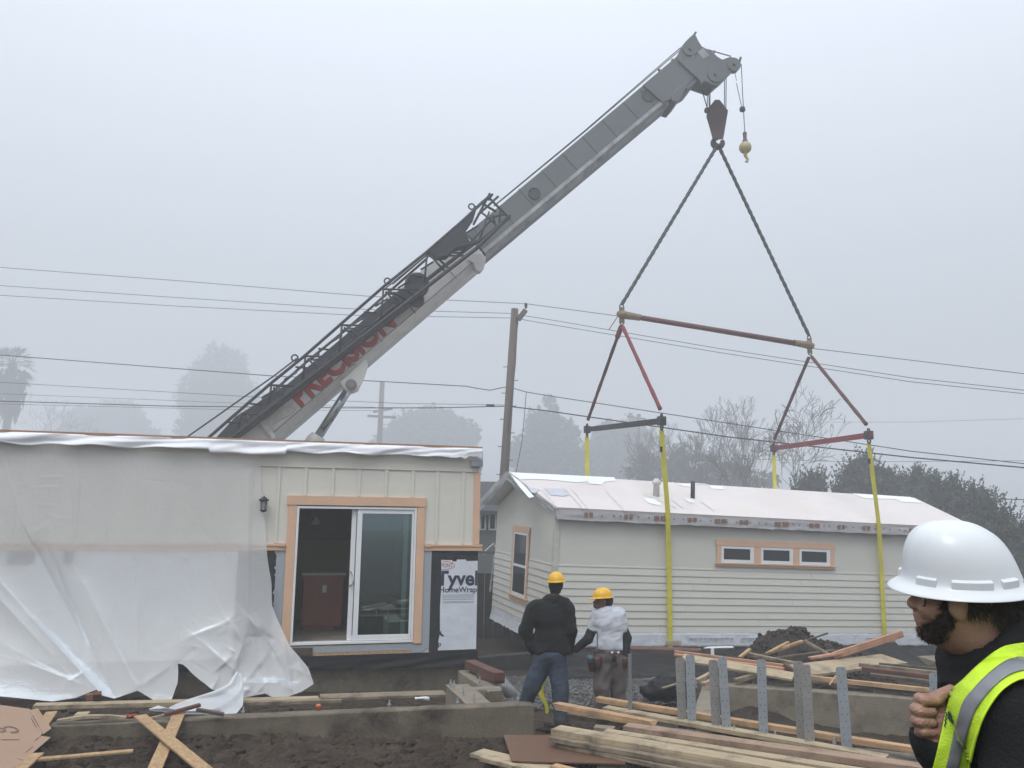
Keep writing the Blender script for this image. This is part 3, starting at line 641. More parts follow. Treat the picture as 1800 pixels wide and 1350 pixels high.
for i, (x, wd, tone) in enumerate(((1035, 15, 0), (1105, 15, 0), (1160, 20, 0), (1217, 16, 0), (1267, 21, 0), (1308, 15, 0), (1374, 25, 0), (1432, 18, 0), (1479, 12, 0), (1523, 13, 0), (1605, 13, 0))):
    a = Hon(x - wd / 2, 905 + (x - 1035) * .042, -.18)[0]; b = Hon(x + wd / 2, 905 + (x - 1035) * .042, -.18)[0]; c = (a + b) / 2
    MB().box((a, -.182, VE - .105), (c - .02, -.177, VE - .015)).box((c + .02, -.182, VE - .10), (b, -.177, VE - .01)).build('rafter_port', brick, H2, local=True)
q = MB()
for i in range(46):
    u = 1.0 + i * .215 + rr.uniform(-.04, .04); q.lathe([(.022, 0), (.001, .004)], (u, -.1785, VE - .06 + rr.uniform(-.01, .01)), axis=(0, -1, 0), n=8)
q.build('nail_dimple', mat('dark dimple', (.2, .2, .21)), H2, local=True)
# white patches and tapes on the roof skin
def Rs(u, s): return Vector((u, -.16 + (W2 / 2 + .16) * s, VE + .02 + (VR - VE - .02) * s)) + Vector((0, -.0175, .0545))
patch = mat('bright membrane patch', (.80, .81, .83), rough=.4, var=.02); blue = mat('bluish film patch', (.48, .49, .55), rough=.35, var=.08)
def rpoly(pts, name, m, lift=.0):
    q = []; cen = Hon(sum(p[0] for p in pts) / len(pts), sum(p[1] for p in pts) / len(pts), 1.0)
    for x, y in pts:
        d = ray(x, y); l0 = HI @ CAM; l = HI.to_3x3() @ d; p0 = Rs(0, 0) + Vector((0, 0, .003 + lift)); nn = Vector((0, -(VR - VE - .02), W2 / 2 + .16)).normalized()
        q.append(l0 + l * ((p0 - l0).dot(nn) / l.dot(nn)))
    mb = MB(); mb.add(q, [tuple(range(len(q)))]); return mb.build(name, m, H2, local=True)
def jag_poly(seed, base): 
    r5 = random.Random(seed); return base
rpoly([(896, 830), (1080, 839), (1082, 845), (1062, 847), (1058, 852), (1040, 850), (1035, 846), (1015, 848), (985, 845), (960, 843), (930, 842), (915, 843), (907, 838)], 'membrane_patch', patch)
rpoly([(898, 834), (914, 846), (926, 858), (939, 873), (930, 875), (915, 858), (905, 845)], 'membrane_patch', patch, .004)
rpoly([(1190, 850.5), (1215, 849.5), (1225, 856), (1203, 855)], 'membrane_patch', patch); rpoly([(1220, 849), (1240, 850.5), (1248, 852), (1222, 851)], 'membrane_patch', patch)
rpoly([(1245, 853), (1268, 855), (1275, 860), (1252, 859)], 'membrane_patch', patch); rpoly([(1130, 875), (1150, 876), (1163, 885), (1160, 889), (1140, 884)], 'membrane_patch', patch)
rpoly([(1202, 876), (1218, 878), (1222, 884), (1212, 883)], 'membrane_patch', patch); rpoly([(1498, 867), (1600, 873.5), (1622, 884), (1585, 882), (1575, 877), (1520, 876)], 'membrane_patch', patch)
rpoly([(1030, 843), (1048, 845), (1046, 851), (1036, 850)], 'membrane_patch', patch, .005)
rpoly([(956, 858), (990, 859), (1000, 870), (990, 872), (968, 870)], 'blue_film_patch', blue, .001); rpoly([(928, 856), (950, 860), (940, 867), (934, 865)], 'blue_film_patch', blue, .001)
for a, b in (((953, 861), (980, 892)), ((990, 856), (1024, 894)), ((1002, 856), (1034, 895)), ((1064, 862), (1098, 898)), ((1130, 868), (1190, 893)), ((1180, 878), (1200, 893)), ((1230, 880), (1255, 898))):
    rpoly([a, (a[0] + 2.2, a[1]), (b[0] + 2.2, b[1]), b], 'seam_tape', mat('seam tape', (.66, .63, .62), rough=.3), .002)
# film bunched along the left rake
P = []
for j in range(50):
    s = j / 49
    w_, v_ = (W2 / 2 - (W2 / 2 + .1) * (s * 2 - 1), VR - (VR - VE) * (s * 2 - 1)) if s > .5 else (W2 + .16 - (W2 / 2 + .16) * s * 2, VE + .02 + (VR - VE) * s * 2)
    row = []
    for i in range(16):
        r_ = i / 15; el = -.44 + .36 * max(0, s * 2 - 1)
        row.append((el - .03 + .07 * noise.noise((s * 9, r_ * 2, 1)) + .03 * r_, w_ + .05 * noise.noise((s * 12, r_ * 3, 3)), v_ + .07 - (.22 + .1 * noise.noise((s * 7, 0, 5)) - (.08 if s > .7 else 0)) * r_))
    P.append(row)
MB().grid(P).build('rake_film', film('dull film', (.55, .58, .60), .35, bump=.8, bscale=6), H2, local=True)
# vents
vp = Hon(1152, 884, 1.0); vt_ = mat('white vent pipe', (.6, .6, .58), rough=.5)
MB().lathe([(.075, -.15), (.075, .24), (.11, .25), (.11, .30), (.07, .34), (.05, .37), (.01, .38)], Rs(vp.x, .5) + Vector((0, 0, .02)), n=16).build('vent_pipe', vt_, H2, local=True, smooth=True, label='capped white vent pipe')
vp = Hon(1216, 884, 1.0)
MB().lathe([(.052, -.1), (.052, .38), (.045, .38), (.045, .3)], Rs(vp.x, .5), n=16).build('vent_pipe', mat('black pipe', (.012, .012, .014), rough=.4), H2, local=True, smooth=True, label='plain black vent pipe')
# front windows
a = Hon(1257, 947.4, 0); b = Hon(1466.4, 999.3, 0); u0, u1, v1, v0 = a.x, b.x, a.z, b.z
fr_ = [(1266.7, 1323.7), (1336.3, 1392.6), (1403.7, 1457.8)]
fu = [(Hon(p, 975, 0).x, Hon(q_, 979, 0).x) for p, q_ in fr_]
fv0, fv1 = v0 + .075, v1 - .145
tr = MB(); tr.box((u0, -.045, fv1 + .005), (u1, -.024, v1)); tr.box((u0 + .03, -.04, v0 + .05), (fu[0][0] - .003, -.024, fv1)); tr.box((fu[2][1] + .003, -.04, v0 + .05), (u1 - .03, -.024, fv1))
for i in (0, 1): tr.box((fu[i][1] + .003, -.04, v0 + .05), (fu[i + 1][0] - .003, -.024, fv1))
tr.box((u0 - .02, -.075, v0 + .03), (u1 + .02, -.024, v0 + .047)); tr.box((u0 + .02, -.05, v0 - .02), (u1 - .02, -.024, v0 + .028))
wt = tr.build('window_trim', primer, H2, local=True, bevel=.003)
pane = glass('dark window glass', (.035, .04, .042), rough=.08)
for i in range(3):
    A, B = fu[i]; f_ = MB().box((A, -.038, fv0 - .02), (B, -.002, fv0 + .055)).box((A, -.038, fv1 - .055), (B, -.002, fv1)).box((A, -.038, fv0 + .056), (A + .06, -.002, fv1 - .056)).box((B - .09, -.038, fv0 + .056), (B, -.002, fv1 - .056))
    wo = f_.build('window', white, H2, local=True, bevel=.004); MB().box((A + .055, -.018, fv0 + .05), (B - .085, -.012, fv1 - .05)).build('pane', pane, wo, local=True)
# gable window
g0 = Hon(903.7, 923, 0, 0); g1_ = Hon(927.8, 1058.5, 0, 0); wa, wb, va, vb = g1_.y, g0.y, g1_.z, g0.z
tr = MB(); tr.box((-.045, wa, vb - .14), (-.024, wb, vb)); tr.box((-.04, wa + .03, va + .06), (-.024, wa + .13, vb - .142)); tr.box((-.04, wb - .13, va + .06), (-.024, wb - .03, vb - .142)); tr.box((-.07, wa - .02, va + .03), (-.024, wb + .02, va + .055)); tr.box((-.045, wa, va - .05), (-.024, wb, va + .028))
tr.build('window_trim', primer, H2, local=True, bevel=.003)
A, B, vm = wa + .132, wb - .132, (va + vb) / 2 - .08
f_ = MB(); 
for c, d in ((va + .06, va + .13), (vm - .03, vm + .03), (vb - .20, vb - .143)): f_.box((-.038, A, c), (-.002, B, d))
f_.box((-.036, A, va + .13), (-.002, A + .06, vb - .2)); f_.box((-.036, B - .06, va + .13), (-.002, B, vb - .2))
wo = f_.build('window', white, H2, local=True, bevel=.003); MB().box((-.034, A + .05, va + .12), (-.028, B - .05, vm - .028)).box((-.034, A + .05, vm + .028), (-.028, B - .05, vb - .19)).build('pane', pane, wo, local=True)
# blocks wedged behind the straps
for i, (x0, x1, y0, y1) in enumerate(((1170, 1196, 1126, 1134), (1538, 1571, 1121, 1134))):
    p, q_ = Hon(x0, y1, -.05), Hon(x1, y0, -.05)
    bo = empty('wood_block', None, ('thin pale wood block wedged behind the left yellow strap at the hoisted house foot', 'brown wood block wedged behind the right yellow strap at the hoisted house foot')[i], 'wood block', 'wood blocks under the lifting straps', HM @ Matrix.Translation((p.x, -.055, p.z)))
    MB().box((0, -.05, 0), (q_.x - p.x, 0, q_.z - p.z)).build('block', (palewood, greywood)[i], bo, local=True, bevel=.004)
# ------------------------------------------------------------------ rigging
WC = W2 / 2
Apt = HM @ Hon(1093, 553, WC); Bpt = HM @ Hon(1423, 607, WC); HK = HM @ Hon(1262, 254, WC)
FL = HM @ Hon(1163, 740, -.32); FRt = HM @ Hon(1527, 765, -.32); BL = HM @ Hon(1032, 755, W2 + .35); BR = HM @ Hon(1360, 788, W2 + .35)
redp = mat('faded red paint', (.13, .045, .037), rough=.6, var=.2, scale=4, dirt=(.10, .05, .045), dirt_scale=2, dirt_amt=.7)
tan = mat('tan steel fitting', (.20, .155, .095), rough=.6, var=.3, scale=8)
rust = mat('brown sling', (.085, .03, .028), rough=.8, var=.3, scale=10); dkst = mat('dark rigging steel', (.035, .035, .037), rough=.55, var=.3)
ropem = mat('grey green rope', (.07, .08, .08), rough=.8, var=.3, scale=12)
yel = mat('yellow webbing', (.62, .56, .045), rough=.7, var=.12, scale=5, bump=.2, bscale=60, dirt=(.45, .38, .06), dirt_scale=3, dirt_amt=.4)
def shackle(mb, c, d, r=.055, t=.016, side=(1, 0, 0)):
    c, d, sd_ = Vector(c), Vector(d).normalized(), Vector(side).normalized()
    pts = [c + sd_ * r * math.cos(a) + d * r * 1.3 * math.sin(a) for a in [math.pi * k / 10 - .3 for k in range(0, 13)]]
    mb.tube(pts, t, n=6); mb.tube([pts[0], pts[-1]], t * 1.1, n=6)
def fitted_bar(name, a, b, r, m, label, fit, cat='spreader bar', n=10):
    a, b = Vector(a), Vector(b); d = (b - a).normalized(); o = empty(name, a, label, cat)
    MB().tube([a + d * .35, b - d * .35], r, n=n).build('tube', m, o, smooth=True)
    for p, s in ((a, 1), (b, -1)):
        q = MB(); q.tube([p - d * s * .12, p + d * s * .02, p + d * s * .12, p + d * s * .45, p + d * s * .5], [r * 1.0, r * 1.7, r * 1.5, r * 1.25, r * 1.35], n=n); q.obox(p + Vector((0, 0, -.02)), d * .07, Vector((0, 0, 1)) * .2, d.cross(Vector((0, 0, 1))) * .02); q.build('end_fitting', fit, o, bevel=.006)
        q = MB(); shackle(q, p + Vector((0, 0, .2)), (0, 0, 1), side=d); shackle(q, p + Vector((0, 0, -.2)), (0, 0, -1), side=d); q.build('shackle', dkst, o, smooth=True)
    return o
fitted_bar('spreader_bar', Apt, Bpt, .068, redp, 'long dark red spreader bar hanging highest under the crane hook', tan)
def side_bar(a, b, m, label):
    d = (b - a).normalized(); o = empty('spreader_bar', a, label, 'spreader bar')
    MB().bar(a - d * .1, b + d * .1, .09, .13).build('beam', m, o, bevel=.01)
    for p in (a, b):
        q = MB(); shackle(q, p + Vector((0, 0, .1)), (0, 0, 1), .045, .018, d); shackle(q, p - Vector((0, 0, .12)), (0, 0, -1), .06, .02, d); q.obox(p, d * .09, Vector((0, 0, .1)), d.cross(Vector((0, 0, 1))) * .07); q.build('end_shackle', dkst, o)
side_bar(BL, FL, mat('black beam', (.022, .022, .024), rough=.6, var=.4, scale=8), 'short black spreader bar above the left end of the lifted house')
side_bar(BR, FRt, mat('red beam', (.22, .035, .035), rough=.6, var=.3, scale=6, dirt=(.1, .03, .03), dirt_amt=.5), 'short red spreader bar above the right end of the lifted house')
def sling(a, b, label, m1, m2=None):
    o = empty('round_sling', a, label, 'sling', 'slings between the spreader bars'); d = (b - a)
    MB().tube([a.lerp(b, t_) + Vector((.001 * math.sin(t_ * 17), 0, 0)) for t_ in np.linspace(0.03, .97, 26)], [.046 + .003 * math.sin(i * 1.3) for i in range(26)], n=8).build('sling_body', m1, o, smooth=True)
    if m2: MB().tube([a.lerp(b, .02), a.lerp(b, .12)], .068, n=8).build('sling_sleeve', m2, o, smooth=True)
dA, dB = Vector((0, 0, -.26)), Vector((0, 0, .2))
brt = mat('bright red sling', (.20, .04, .04), rough=.8, var=.3, scale=8)
sling(Apt + dA, BL + dB, 'dark brown sling from the left bar end to the far end of the black bar', rust, brt)
sling(Apt + dA, FL + dB, 'red sling from the left bar end to the near end of the black bar', brt)
sling(Bpt + dA, BR + dB, 'brown sling from the right bar end to the far end of the red bar', rust)
sling(Bpt + dA, FRt + dB, 'brown sling from the right bar end to the near end of the red bar', mat('reddish brown sling', (.10, .04, .038), rough=.8, var=.3, scale=10))
def rope2(name, a, b, label, cat='lifting rope', r=.05, loop=0.0):
    a, b = Vector(a), Vector(b); d = (b - a).normalized(); s = d.cross(Vector((0, 1, 0))).normalized(); t_ = d.cross(s); L_ = (b - a).length; n = int(L_ / .035); o = empty(name, b, label, cat, 'lifting ropes on the crane hook')
    for ph in (0, math.pi):
        MB().tube([a + d * (L_ * i / n) + (s * math.cos(i * .55 + ph) + t_ * math.sin(i * .55 + ph)) * r * .3 for i in range(n + 1)], r * .76, n=6).build('strand', ropem, o, smooth=True)
rope2('lifting_rope', HK, Apt + Vector((0, 0, .26)), 'thick twisted rope from the hook to the left end of the long bar')
rope2('lifting_rope', HK, Bpt + Vector((0, 0, .26)), 'thick twisted rope from the hook to the right end of the long bar')
MB().bar(Apt + Vector((-.1, -.1, -.05)), Apt + Vector((-.34, -.1, -.42)), .05, .02).build('loose_strap_end', brt, None, label='short red strap tail dangling at the left end of the long bar', cat='strap tail')
def strap(label, pts, wd=.115):
    """flat webbing following local house points"""
    o = empty('lifting_strap', HM @ Vector(pts[0]), label, 'lifting strap', 'yellow lifting straps under the hoisted house'); q = MB(); n = len(pts); vs = []
    for i, p in enumerate(pts):
        p = Vector(p); vs += [p + Vector((-wd / 2, 0, 0)), p + Vector((wd / 2, 0, 0))]
    q.add(vs, [(2 * i, 2 * i + 1, 2 * i + 3, 2 * i + 2) for i in range(n - 1)]); q.v = [tuple(HM @ Vector(v)) for v in q.v]
    q.build('webbing', yel, o, solid=.012)
    for s in (pts[0], pts[-1]):
        s = Vector(s); MB().obox(HM @ (s + Vector((0, -.012, -.42 if s.z < 5 else 0))), HR @ Vector((.03, 0, 0)), HR @ Vector((0, .004, 0)), HR @ Vector((0, 0, .06))).build('strap_label', black, o)
fl, bl, frr, brr = [HI @ p for p in (FL, BL, FRt, BR)]
strap('yellow lifting strap hanging down the left part of the hoisted house wall', [tuple(fl + Vector((0, 0, -.2))), tuple(Hon(1174, 903, -.20)), tuple(Hon(1176, 1000, -.10)), tuple(Hon(1178.5, 1147, -.09)), (2.6, 0.1, -.46), (2.6, W2, -.46), (2.62, W2 + .2, 2.5), tuple(bl + Vector((0, 0, -.2)))])
strap('yellow lifting strap hanging down the right part of the hoisted house wall', [tuple(frr + Vector((0, 0, -.2))), tuple(Hon(1545, 925, -.20)), tuple(Hon(1550, 1010, -.10)), tuple(Hon(1556, 1139, -.09)), (8.1, 0.1, -.46), (8.1, W2, -.46), (8.62, W2 + .2, 2.5), tuple(brr + Vector((0, 0, -.2)))])
# ------------------------------------------------------------------ crane
P0 = at(430, 770, 19.2); P1 = at(1262, 100, HK.y); hd = Vector((P1.x - P0.x, P1.y - P0.y, 0)).normalized(); BN = Vector((-hd.y, hd.x, 0))  # away from camera
def Bon(px, py, off=0.0):
    d = ray(px, py); q = P0 + BN * off; return CAM + d * ((q - CAM).dot(BN) / d.dot(BN))
CR = empty('mobile_crane', (P0.x - 3.5, P0.y + .5, -.8), 'grey and white telescopic crane boom with stowed lattice jib rising over the left house', 'crane')
cgrey = mat('crane grey', (.125, .14, .142), rough=.5, var=.12, scale=.6, dirt=(.10, .11, .11), dirt_scale=1, dirt_amt=.6)
cwhite = mat('crane white', (.60, .61, .60), rough=.45, var=.05, scale=.5, dirt=(.34, .34, .32), dirt_scale=2.2, dirt_amt=.5)
cdark = mat('crane dark steel', (.035, .039, .042), rough=.55, var=.2, scale=1.5)
cband = mat('crane slate panel', (.028, .032, .038), rough=.5, var=.12, scale=1)
BW = -.75
def boom_sec(u0, u1, l0, l1, wid, inset=0.0, ext0=0.0, bev=.2):
    Ua, Ub, La, Lb = [Bon(*p, BW - 0 + inset) for p in (u0, u1, l0, l1)]
    d = (Lb - La).normalized(); up = BN.cross(d).normalized(); up = up if up.z > 0 else -up
    La2 = La - d * ext0; h0 = (Ua - La).dot(up); h1 = (Ub - Lb).dot(up); vs = []
    for c, h in ((La2, h0), (Lb, h1)):
        for a, b in ((0, bev), (0, 1), (1, 1), (1, bev), (.78, 0), (.22, 0)): vs.append(c + BN * wid * a + up * h * b)
    fs = [tuple(range(6)), tuple(range(6, 12))[::-1]] + [(i, (i + 1) % 6, 6 + (i + 1) % 6, 6 + i) for i in range(6)]
    return MB().add(vs, fs), La, Lb, d, up, (h0 + h1) / 2
mb, La, Lb, bd, bu, bh = boom_sec((406, 762), (852, 380), (486, 772), (857, 454), 1.15, ext0=4.6)
base = mb.build('base_boom', cwhite, CR, bevel=.02)
# collar at the mouth of the base boom
q = MB(); e = [(838, 437), (850, 444), (855, 458), (848, 477), (835, 478), (832, 466), (820, 470)]
mb2, *_ = boom_sec((835, 392), (853, 376), (838, 474), (862, 455), 1.25, inset=-.05); 
q.prism([Bon(x, y, BW - .06) for x, y in ((824, 446), (843, 443), (855, 452), (851, 470), (844, 478), (836, 474), (832, 462), (822, 458))], BN * .25)
q.build('boom_collar', cwhite, CR, bevel=.02)
mb, La2, Lb2, d2, up2, h2 = boom_sec((852, 384), (1138, 143), (857, 450), (1181, 178), .95, inset=.08, bev=.13)
mid = mb.build('mid_boom', cgrey, CR, bevel=.015)
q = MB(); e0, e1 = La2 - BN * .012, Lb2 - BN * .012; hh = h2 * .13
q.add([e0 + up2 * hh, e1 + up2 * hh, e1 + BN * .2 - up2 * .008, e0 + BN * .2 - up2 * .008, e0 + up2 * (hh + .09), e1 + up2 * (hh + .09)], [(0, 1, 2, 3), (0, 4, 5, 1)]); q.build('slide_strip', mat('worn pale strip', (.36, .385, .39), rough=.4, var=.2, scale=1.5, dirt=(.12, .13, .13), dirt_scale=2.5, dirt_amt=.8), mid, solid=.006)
q = MB()   # weld seams and ribs on the side
for t_ in (.03, .16, .27, .39, .5, .61, .72, .84, .93):
    c = La2.lerp(Lb2, t_) - BN * .004 * 1; q.obox(c + up2 * (h2 * .6), d2 * .012, up2 * h2 * .40, BN * .006)
q.obox((La2 + Lb2) / 2 + up2 * h2 * .205 - BN * .004, (Lb2 - La2) / 2, up2 * .012, BN * .006)
for t_ in (.1, .45, .8): pass
q.build('boom_seam', mat('seam grey', (.10, .11, .115)), mid)
q = MB()
for t_ in (.18, .37, .5, .66, .86):
    c = La + (Lb - La) * t_; q.obox(c + bu * (bh * .55) - BN * .003, bd * .012, bu * bh * .4, BN * .006)
q.obox((La + Lb) / 2 + bu * bh * .2 - BN * .003, (Lb - La) / 2, bu * .01, BN * .006)
q.build('boom_seam', mat('grey seam', (.22, .22, .21)), base)
for x, y, r_ in ((939, 340, .155), (1139, 168, .165)):
    c = Bon(x, y, BW + .075); q = MB(); ring = [(r_, 0), (r_, .012), (r_ * .82, .012), (r_ * .8, -.02 + .03)]
    q.lathe([(r_ * 1.0, 0), (r_ * 1.0, .02), (r_ * .86, .02), (r_ * .84, .006)], c, axis=-BN, n=28); q.build('sheave_port', mat('port steel', (.06, .07, .072)), mid)
# section steps near the head
for pts, o_ in ((((1087, 202), (1103, 184), (1160, 132), (1196, 102), (1192, 108), (1200, 95), (1232, 120), (1226, 140), (1192, 172), (1175, 183), (1160, 185)), .02),):
    pass
q = MB()
q.prism([Bon(x, y, BW + .02) for x, y in ((1178, 168), (1195, 152), (1208, 150), (1200, 168), (1190, 179), (1182, 177))], BN * .9)
q.prism([Bon(x, y, BW + .05) for x, y in ((1200, 145), (1218, 130), (1228, 138), (1217, 152), (1208, 157), (1200, 150))], BN * .8)
q.prism([Bon(x, y, BW + .03) for x, y in ((1130, 149), (1192, 97), (1222, 135), (1186, 172), (1165, 180))], BN * .88)
q.build('tip_section', cgrey, CR, bevel=.012)
head = [(1192, 106), (1195.6, 85.2), (1205, 72.7), (1213, 65), (1221.6, 57.3), (1223, 62), (1228, 72), (1234, 81.4), (1252.4, 91), (1261, 99), (1269.7, 104.5), (1283, 99.7), (1291, 101), (1296, 108), (1296, 118), (1285, 128.5), (1273, 141), (1261, 150.7), (1250.5, 148.8), (1242.8, 144), (1237, 143), (1234, 148), (1227, 137), (1222, 134)]
hd_ = MB(); hd_.prism([Bon(x, y, BW - .02) for x, y in head], BN * .12); hd_.prism([Bon(x, y, BW + .78) for x, y in head], BN * .12)
hd_.prism([Bon(x, y, BW + .1) for x, y in ((1194, 104), (1197, 86), (1220, 62), (1235, 84), (1268, 107), (1290, 108), (1284, 126), (1260, 147), (1226, 135))], BN * .68)
hdo = hd_.build('boom_head', cgrey, CR, bevel=.01)
for x, y, r_ in ((1290.5, 112.5, .19), (1258, 130, .22), (1213, 85, .2)):
    c = Bon(x, y, BW - .05); MB().lathe([(r_, 0), (r_, .16), (r_ * .85, .18), (r_ * .25, .14), (r_ * .2, -.04)], c, axis=BN, n=28).build('sheave', cgrey, hdo)
for pts, nm in ((((1226, 91), (1236, 84), (1247, 97), (1236, 104)), 'sign_plate'), (((1213, 96), (1218, 93), (1223, 98), (1218, 102)), 'sign_plate')):
    MB().prism([Bon(x, y, BW - .03) for x, y in pts], BN * .008).build(nm, mat('faded plate', (.32, .32, .33)), hdo)
q = MB()
for x0, y0, x1, y1 in ((1221, 60, 1223, 57), (1300, 108, 1302, 101), (1253, 95, 1256, 90), (1183, 107, 1181, 104), (1160, 126, 1158, 122)): q.tube([Bon(x0, y0, BW + .3), Bon(x1, y1, BW + .3)], .035, n=6)
q.build('guide_roller', cdark, hdo)
# ropes along the boom and at the head
for off in (0, .3): MB().tube([Bon(868 + off * 4, 362, BW + .2 + off), Bon(1030, 228 + off * 6, BW + .2 + off), Bon(1196, 84 + off * 12, BW + .2 + off)], .014, n=5).build('hoist_rope', dkst, CR)
MB().tube([Bon(1243, 87, BW + .4), Bon(1285, 99, BW + .4)], .016, n=5).build('hoist_rope', dkst, CR)
q = MB(); q.tube([Bon(328, 769, BW - .3), Bon(480, 662, BW - .3), Bon(522, 630, BW - .3)], .02, n=5)
q.build('hoist_rope', dkst, CR)
# stowed lattice jib on the near side
JO = BW - .75
def J(px, py, o=0.0): return Bon(px, py, JO + o)
jm = mat('jib slate', (.016, .019, .023), rough=.5, var=.15)
jb = empty('lattice_jib', J(400, 770)); jb.parent = CR; jb.matrix_basis = CR.matrix_world.inverted() @ Matrix.Translation(J(400, 770))
def J2(nm, segs, r, m=jm):
    q = MB()
    for s in segs: q.tube([J(*p) for p in s], r, n=6)
    return q.build(nm, m, jb, smooth=True)
J2('upper_chord', [[(330, 800), (368, 768), (477, 673), (532, 628.5), (674, 504), (751, 442), (812, 389), (863, 342)]], .036)
J2('upper_chord', [[(350, 800, .45), (386, 769, .45), (478, 690, .45), (539, 636, .45), (604, 583, .45), (751, 454, .45)]], .032)
J2('lower_chord', [[(380, 795), (407.6, 770), (589, 629), (703, 541), (838, 436), (895, 381)]], .05)
J2('lower_chord', [[(398, 778, .4), (418, 760, .4), (640, 583, .4), (750, 492, .4), (838, 424, .4)]], .05)
segs = []
for (nx_, ny_), hx_ in (((423.6, 727), 30), ((477, 677), 40), ((537, 626), 48), ((601, 571.5), 58), ((674, 508.5), 66), ((751, 443.5), 62)):
    segs += [[(nx_, ny_), (nx_ + hx_, ny_ + 1)], [(nx_ + 3, ny_ + 6, .45), (nx_ + hx_ + 2, ny_ + 6, .45)], [(nx_, ny_), (nx_ - 5, ny_ + 52 * hx_ / 60)], [(nx_ + 4, ny_ + 4), (nx_ + 24 * hx_ / 50, ny_ + 26 * hx_ / 50)], [(nx_ + 9, ny_ + 1, .4), (nx_ + 32 * hx_ / 50, ny_ + 24 * hx_ / 50)]]
for i in range(22):
    t_ = i / 22; xa, ya = 400 + 440 * t_, 745 - 355 * t_; segs += [[(xa, ya - 3 + (6 if i % 2 else 0)), (xa + 21, ya - 10 + (0 if i % 2 else 9), .2)]]
segs += [[(811, 443), (862, 388)], [(838, 436), (860, 372)], [(845, 372), (872, 395)], [(833, 368), (850, 352)]]
J2('lacing', segs, .024)
J2('guy_rod', [[(674, 510), (751, 447)], [(700, 497), (790, 420)], [(690, 500), (770, 432)]], .014)
q = MB(); q.prism([J(x, y, -.02) for x, y in ((751, 441), (790, 405), (812, 388), (830, 372), (838, 366), (833, 382), (818, 404), (828, 430), (800, 436), (785, 450), (765, 452))], BN * .3); q.build('gusset', jm, jb, bevel=.01)
q = MB()
for s in (((861, 340), (832, 395)), ((858, 346), (897, 385)), ((840, 378), (876, 345)), ((848, 358), (872, 372)), ((866, 341), (858, 352)), ((835, 362), (829, 386)), ((855, 384), (888, 376)), ((897, 378), (842, 424)), ((866, 378), (872, 400)), ((880, 366), (878, 392))): q.tube([J(*p) for p in s], .03, n=6)
q.build('jib_head', jm, jb)
q = MB()
for x, y in ((518, 629), (681, 494), (829, 363)):
    c = J(x, y); MB().tube([c + (bd * math.cos(a) + bu * math.sin(a)) * .07 for a in np.linspace(0, 6.28, 13)], .02, n=5).build('lifting_eye', jm, jb)
q = MB(); q.prism([Bon(x, y, BW - .35) for x, y in ((372, 790), (378, 771), (414, 732), (505, 675), (584, 608), (700, 511), (742, 496), (731, 527), (640, 597), (418, 768), (395, 787))], BN * .3); q.build('side_panel', cband, CR, bevel=.01)
q = MB(); c = Bon(733, 499, BW - .55); q.lathe([(.26, 0), (.29, .03), (.2, .05), (.2, .16), (.29, .18), (.26, .21)], c, axis=BN, n=28); q.prism([Bon(x, y, BW - .5) for x, y in ((701, 519), (719, 492), (735, 484), (748, 490), (742, 515), (722, 530))], BN * .12); q.lathe([(.16, 0), (.18, .08)], Bon(733, 526, BW - .4), axis=BN, n=20); q.build('hose_reel', cdark, CR)
q = MB(); q.lathe([(.12, 0), (.13, .1)], Bon(645, 556, BW - .2), axis=BN, n=14); q.build('roller', cdark, CR)
# red lettering on the boom side
s = .46 / .70; vs, fs = text_mesh('PRECISION', 1.0, .035, space=1.0); tw = max(v[0] for v in vs)
Ta, Tb = Bon(527, 715, BW - .006), Bon(697, 569, BW - .006); td = (Tb - Ta); tl_ = td.length; td.normalize(); sxx = tl_ / tw
MB().add([Ta + td * (a * sxx) + bu * (b * s) for a, b in vs], fs).build('red_lettering', mat('boom red', (.44, .028, .018), rough=.5, var=.08), base)
MB().add([Ta - td * .02 - bu * .02 + BN * .003 + td * (a * sxx) + bu * (b * s) for a, b in vs], fs).build('lettering_outline', cdark, base)
# lift cylinder
q = MB(); q.prism([Bon(x, y, BW - .12) for x, y in ((598, 672), (643, 630), (647, 642), (640, 664), (629, 687), (617, 692), (607, 686))], BN * .12); q.build('cylinder_lug', cwhite, CR, bevel=.01)
MB().lathe([(.13, 0), (.13, .08), (.09, .08), (.08, .1)], Bon(617.4, 677, BW - .1), axis=-BN, n=20).build('pivot_pin', mat('pin', (.2, .2, .2)), CR, smooth=False)
ca, cb_, cc = Bon(617.4, 677, BW + .3), Bon(560, 766, BW + .3), Bon(548, 784, BW + .3)
MB().tube([ca, cb_], .105, n=20).build('cylinder_rod', mat('chrome rod', (.34, .36, .38), rough=.18, metal=.9), CR, smooth=True)
MB().tube([cb_, cb_ + (cb_ - ca).normalized() * .1, cc, cc + (cb_ - ca).normalized() * 2.0], [.17, .21, .21, .21], n=20).build('cylinder_barrel', cwhite, CR, smooth=False)
q = MB(); q.prism([Bon(x, y, BW - .05) for x, y in ((464, 742), (495, 713), (523, 716), (509, 730), (490, 738), (474, 752))], BN * .05); q.prism([Bon(x, y, BW - .12) for x, y in ((458, 735), (472, 748), (486, 768), (480, 772), (466, 757), (455, 741))], BN * .06); q.build('bracket', mat('bracket white', (.5, .5, .49)), CR, bevel=.006)
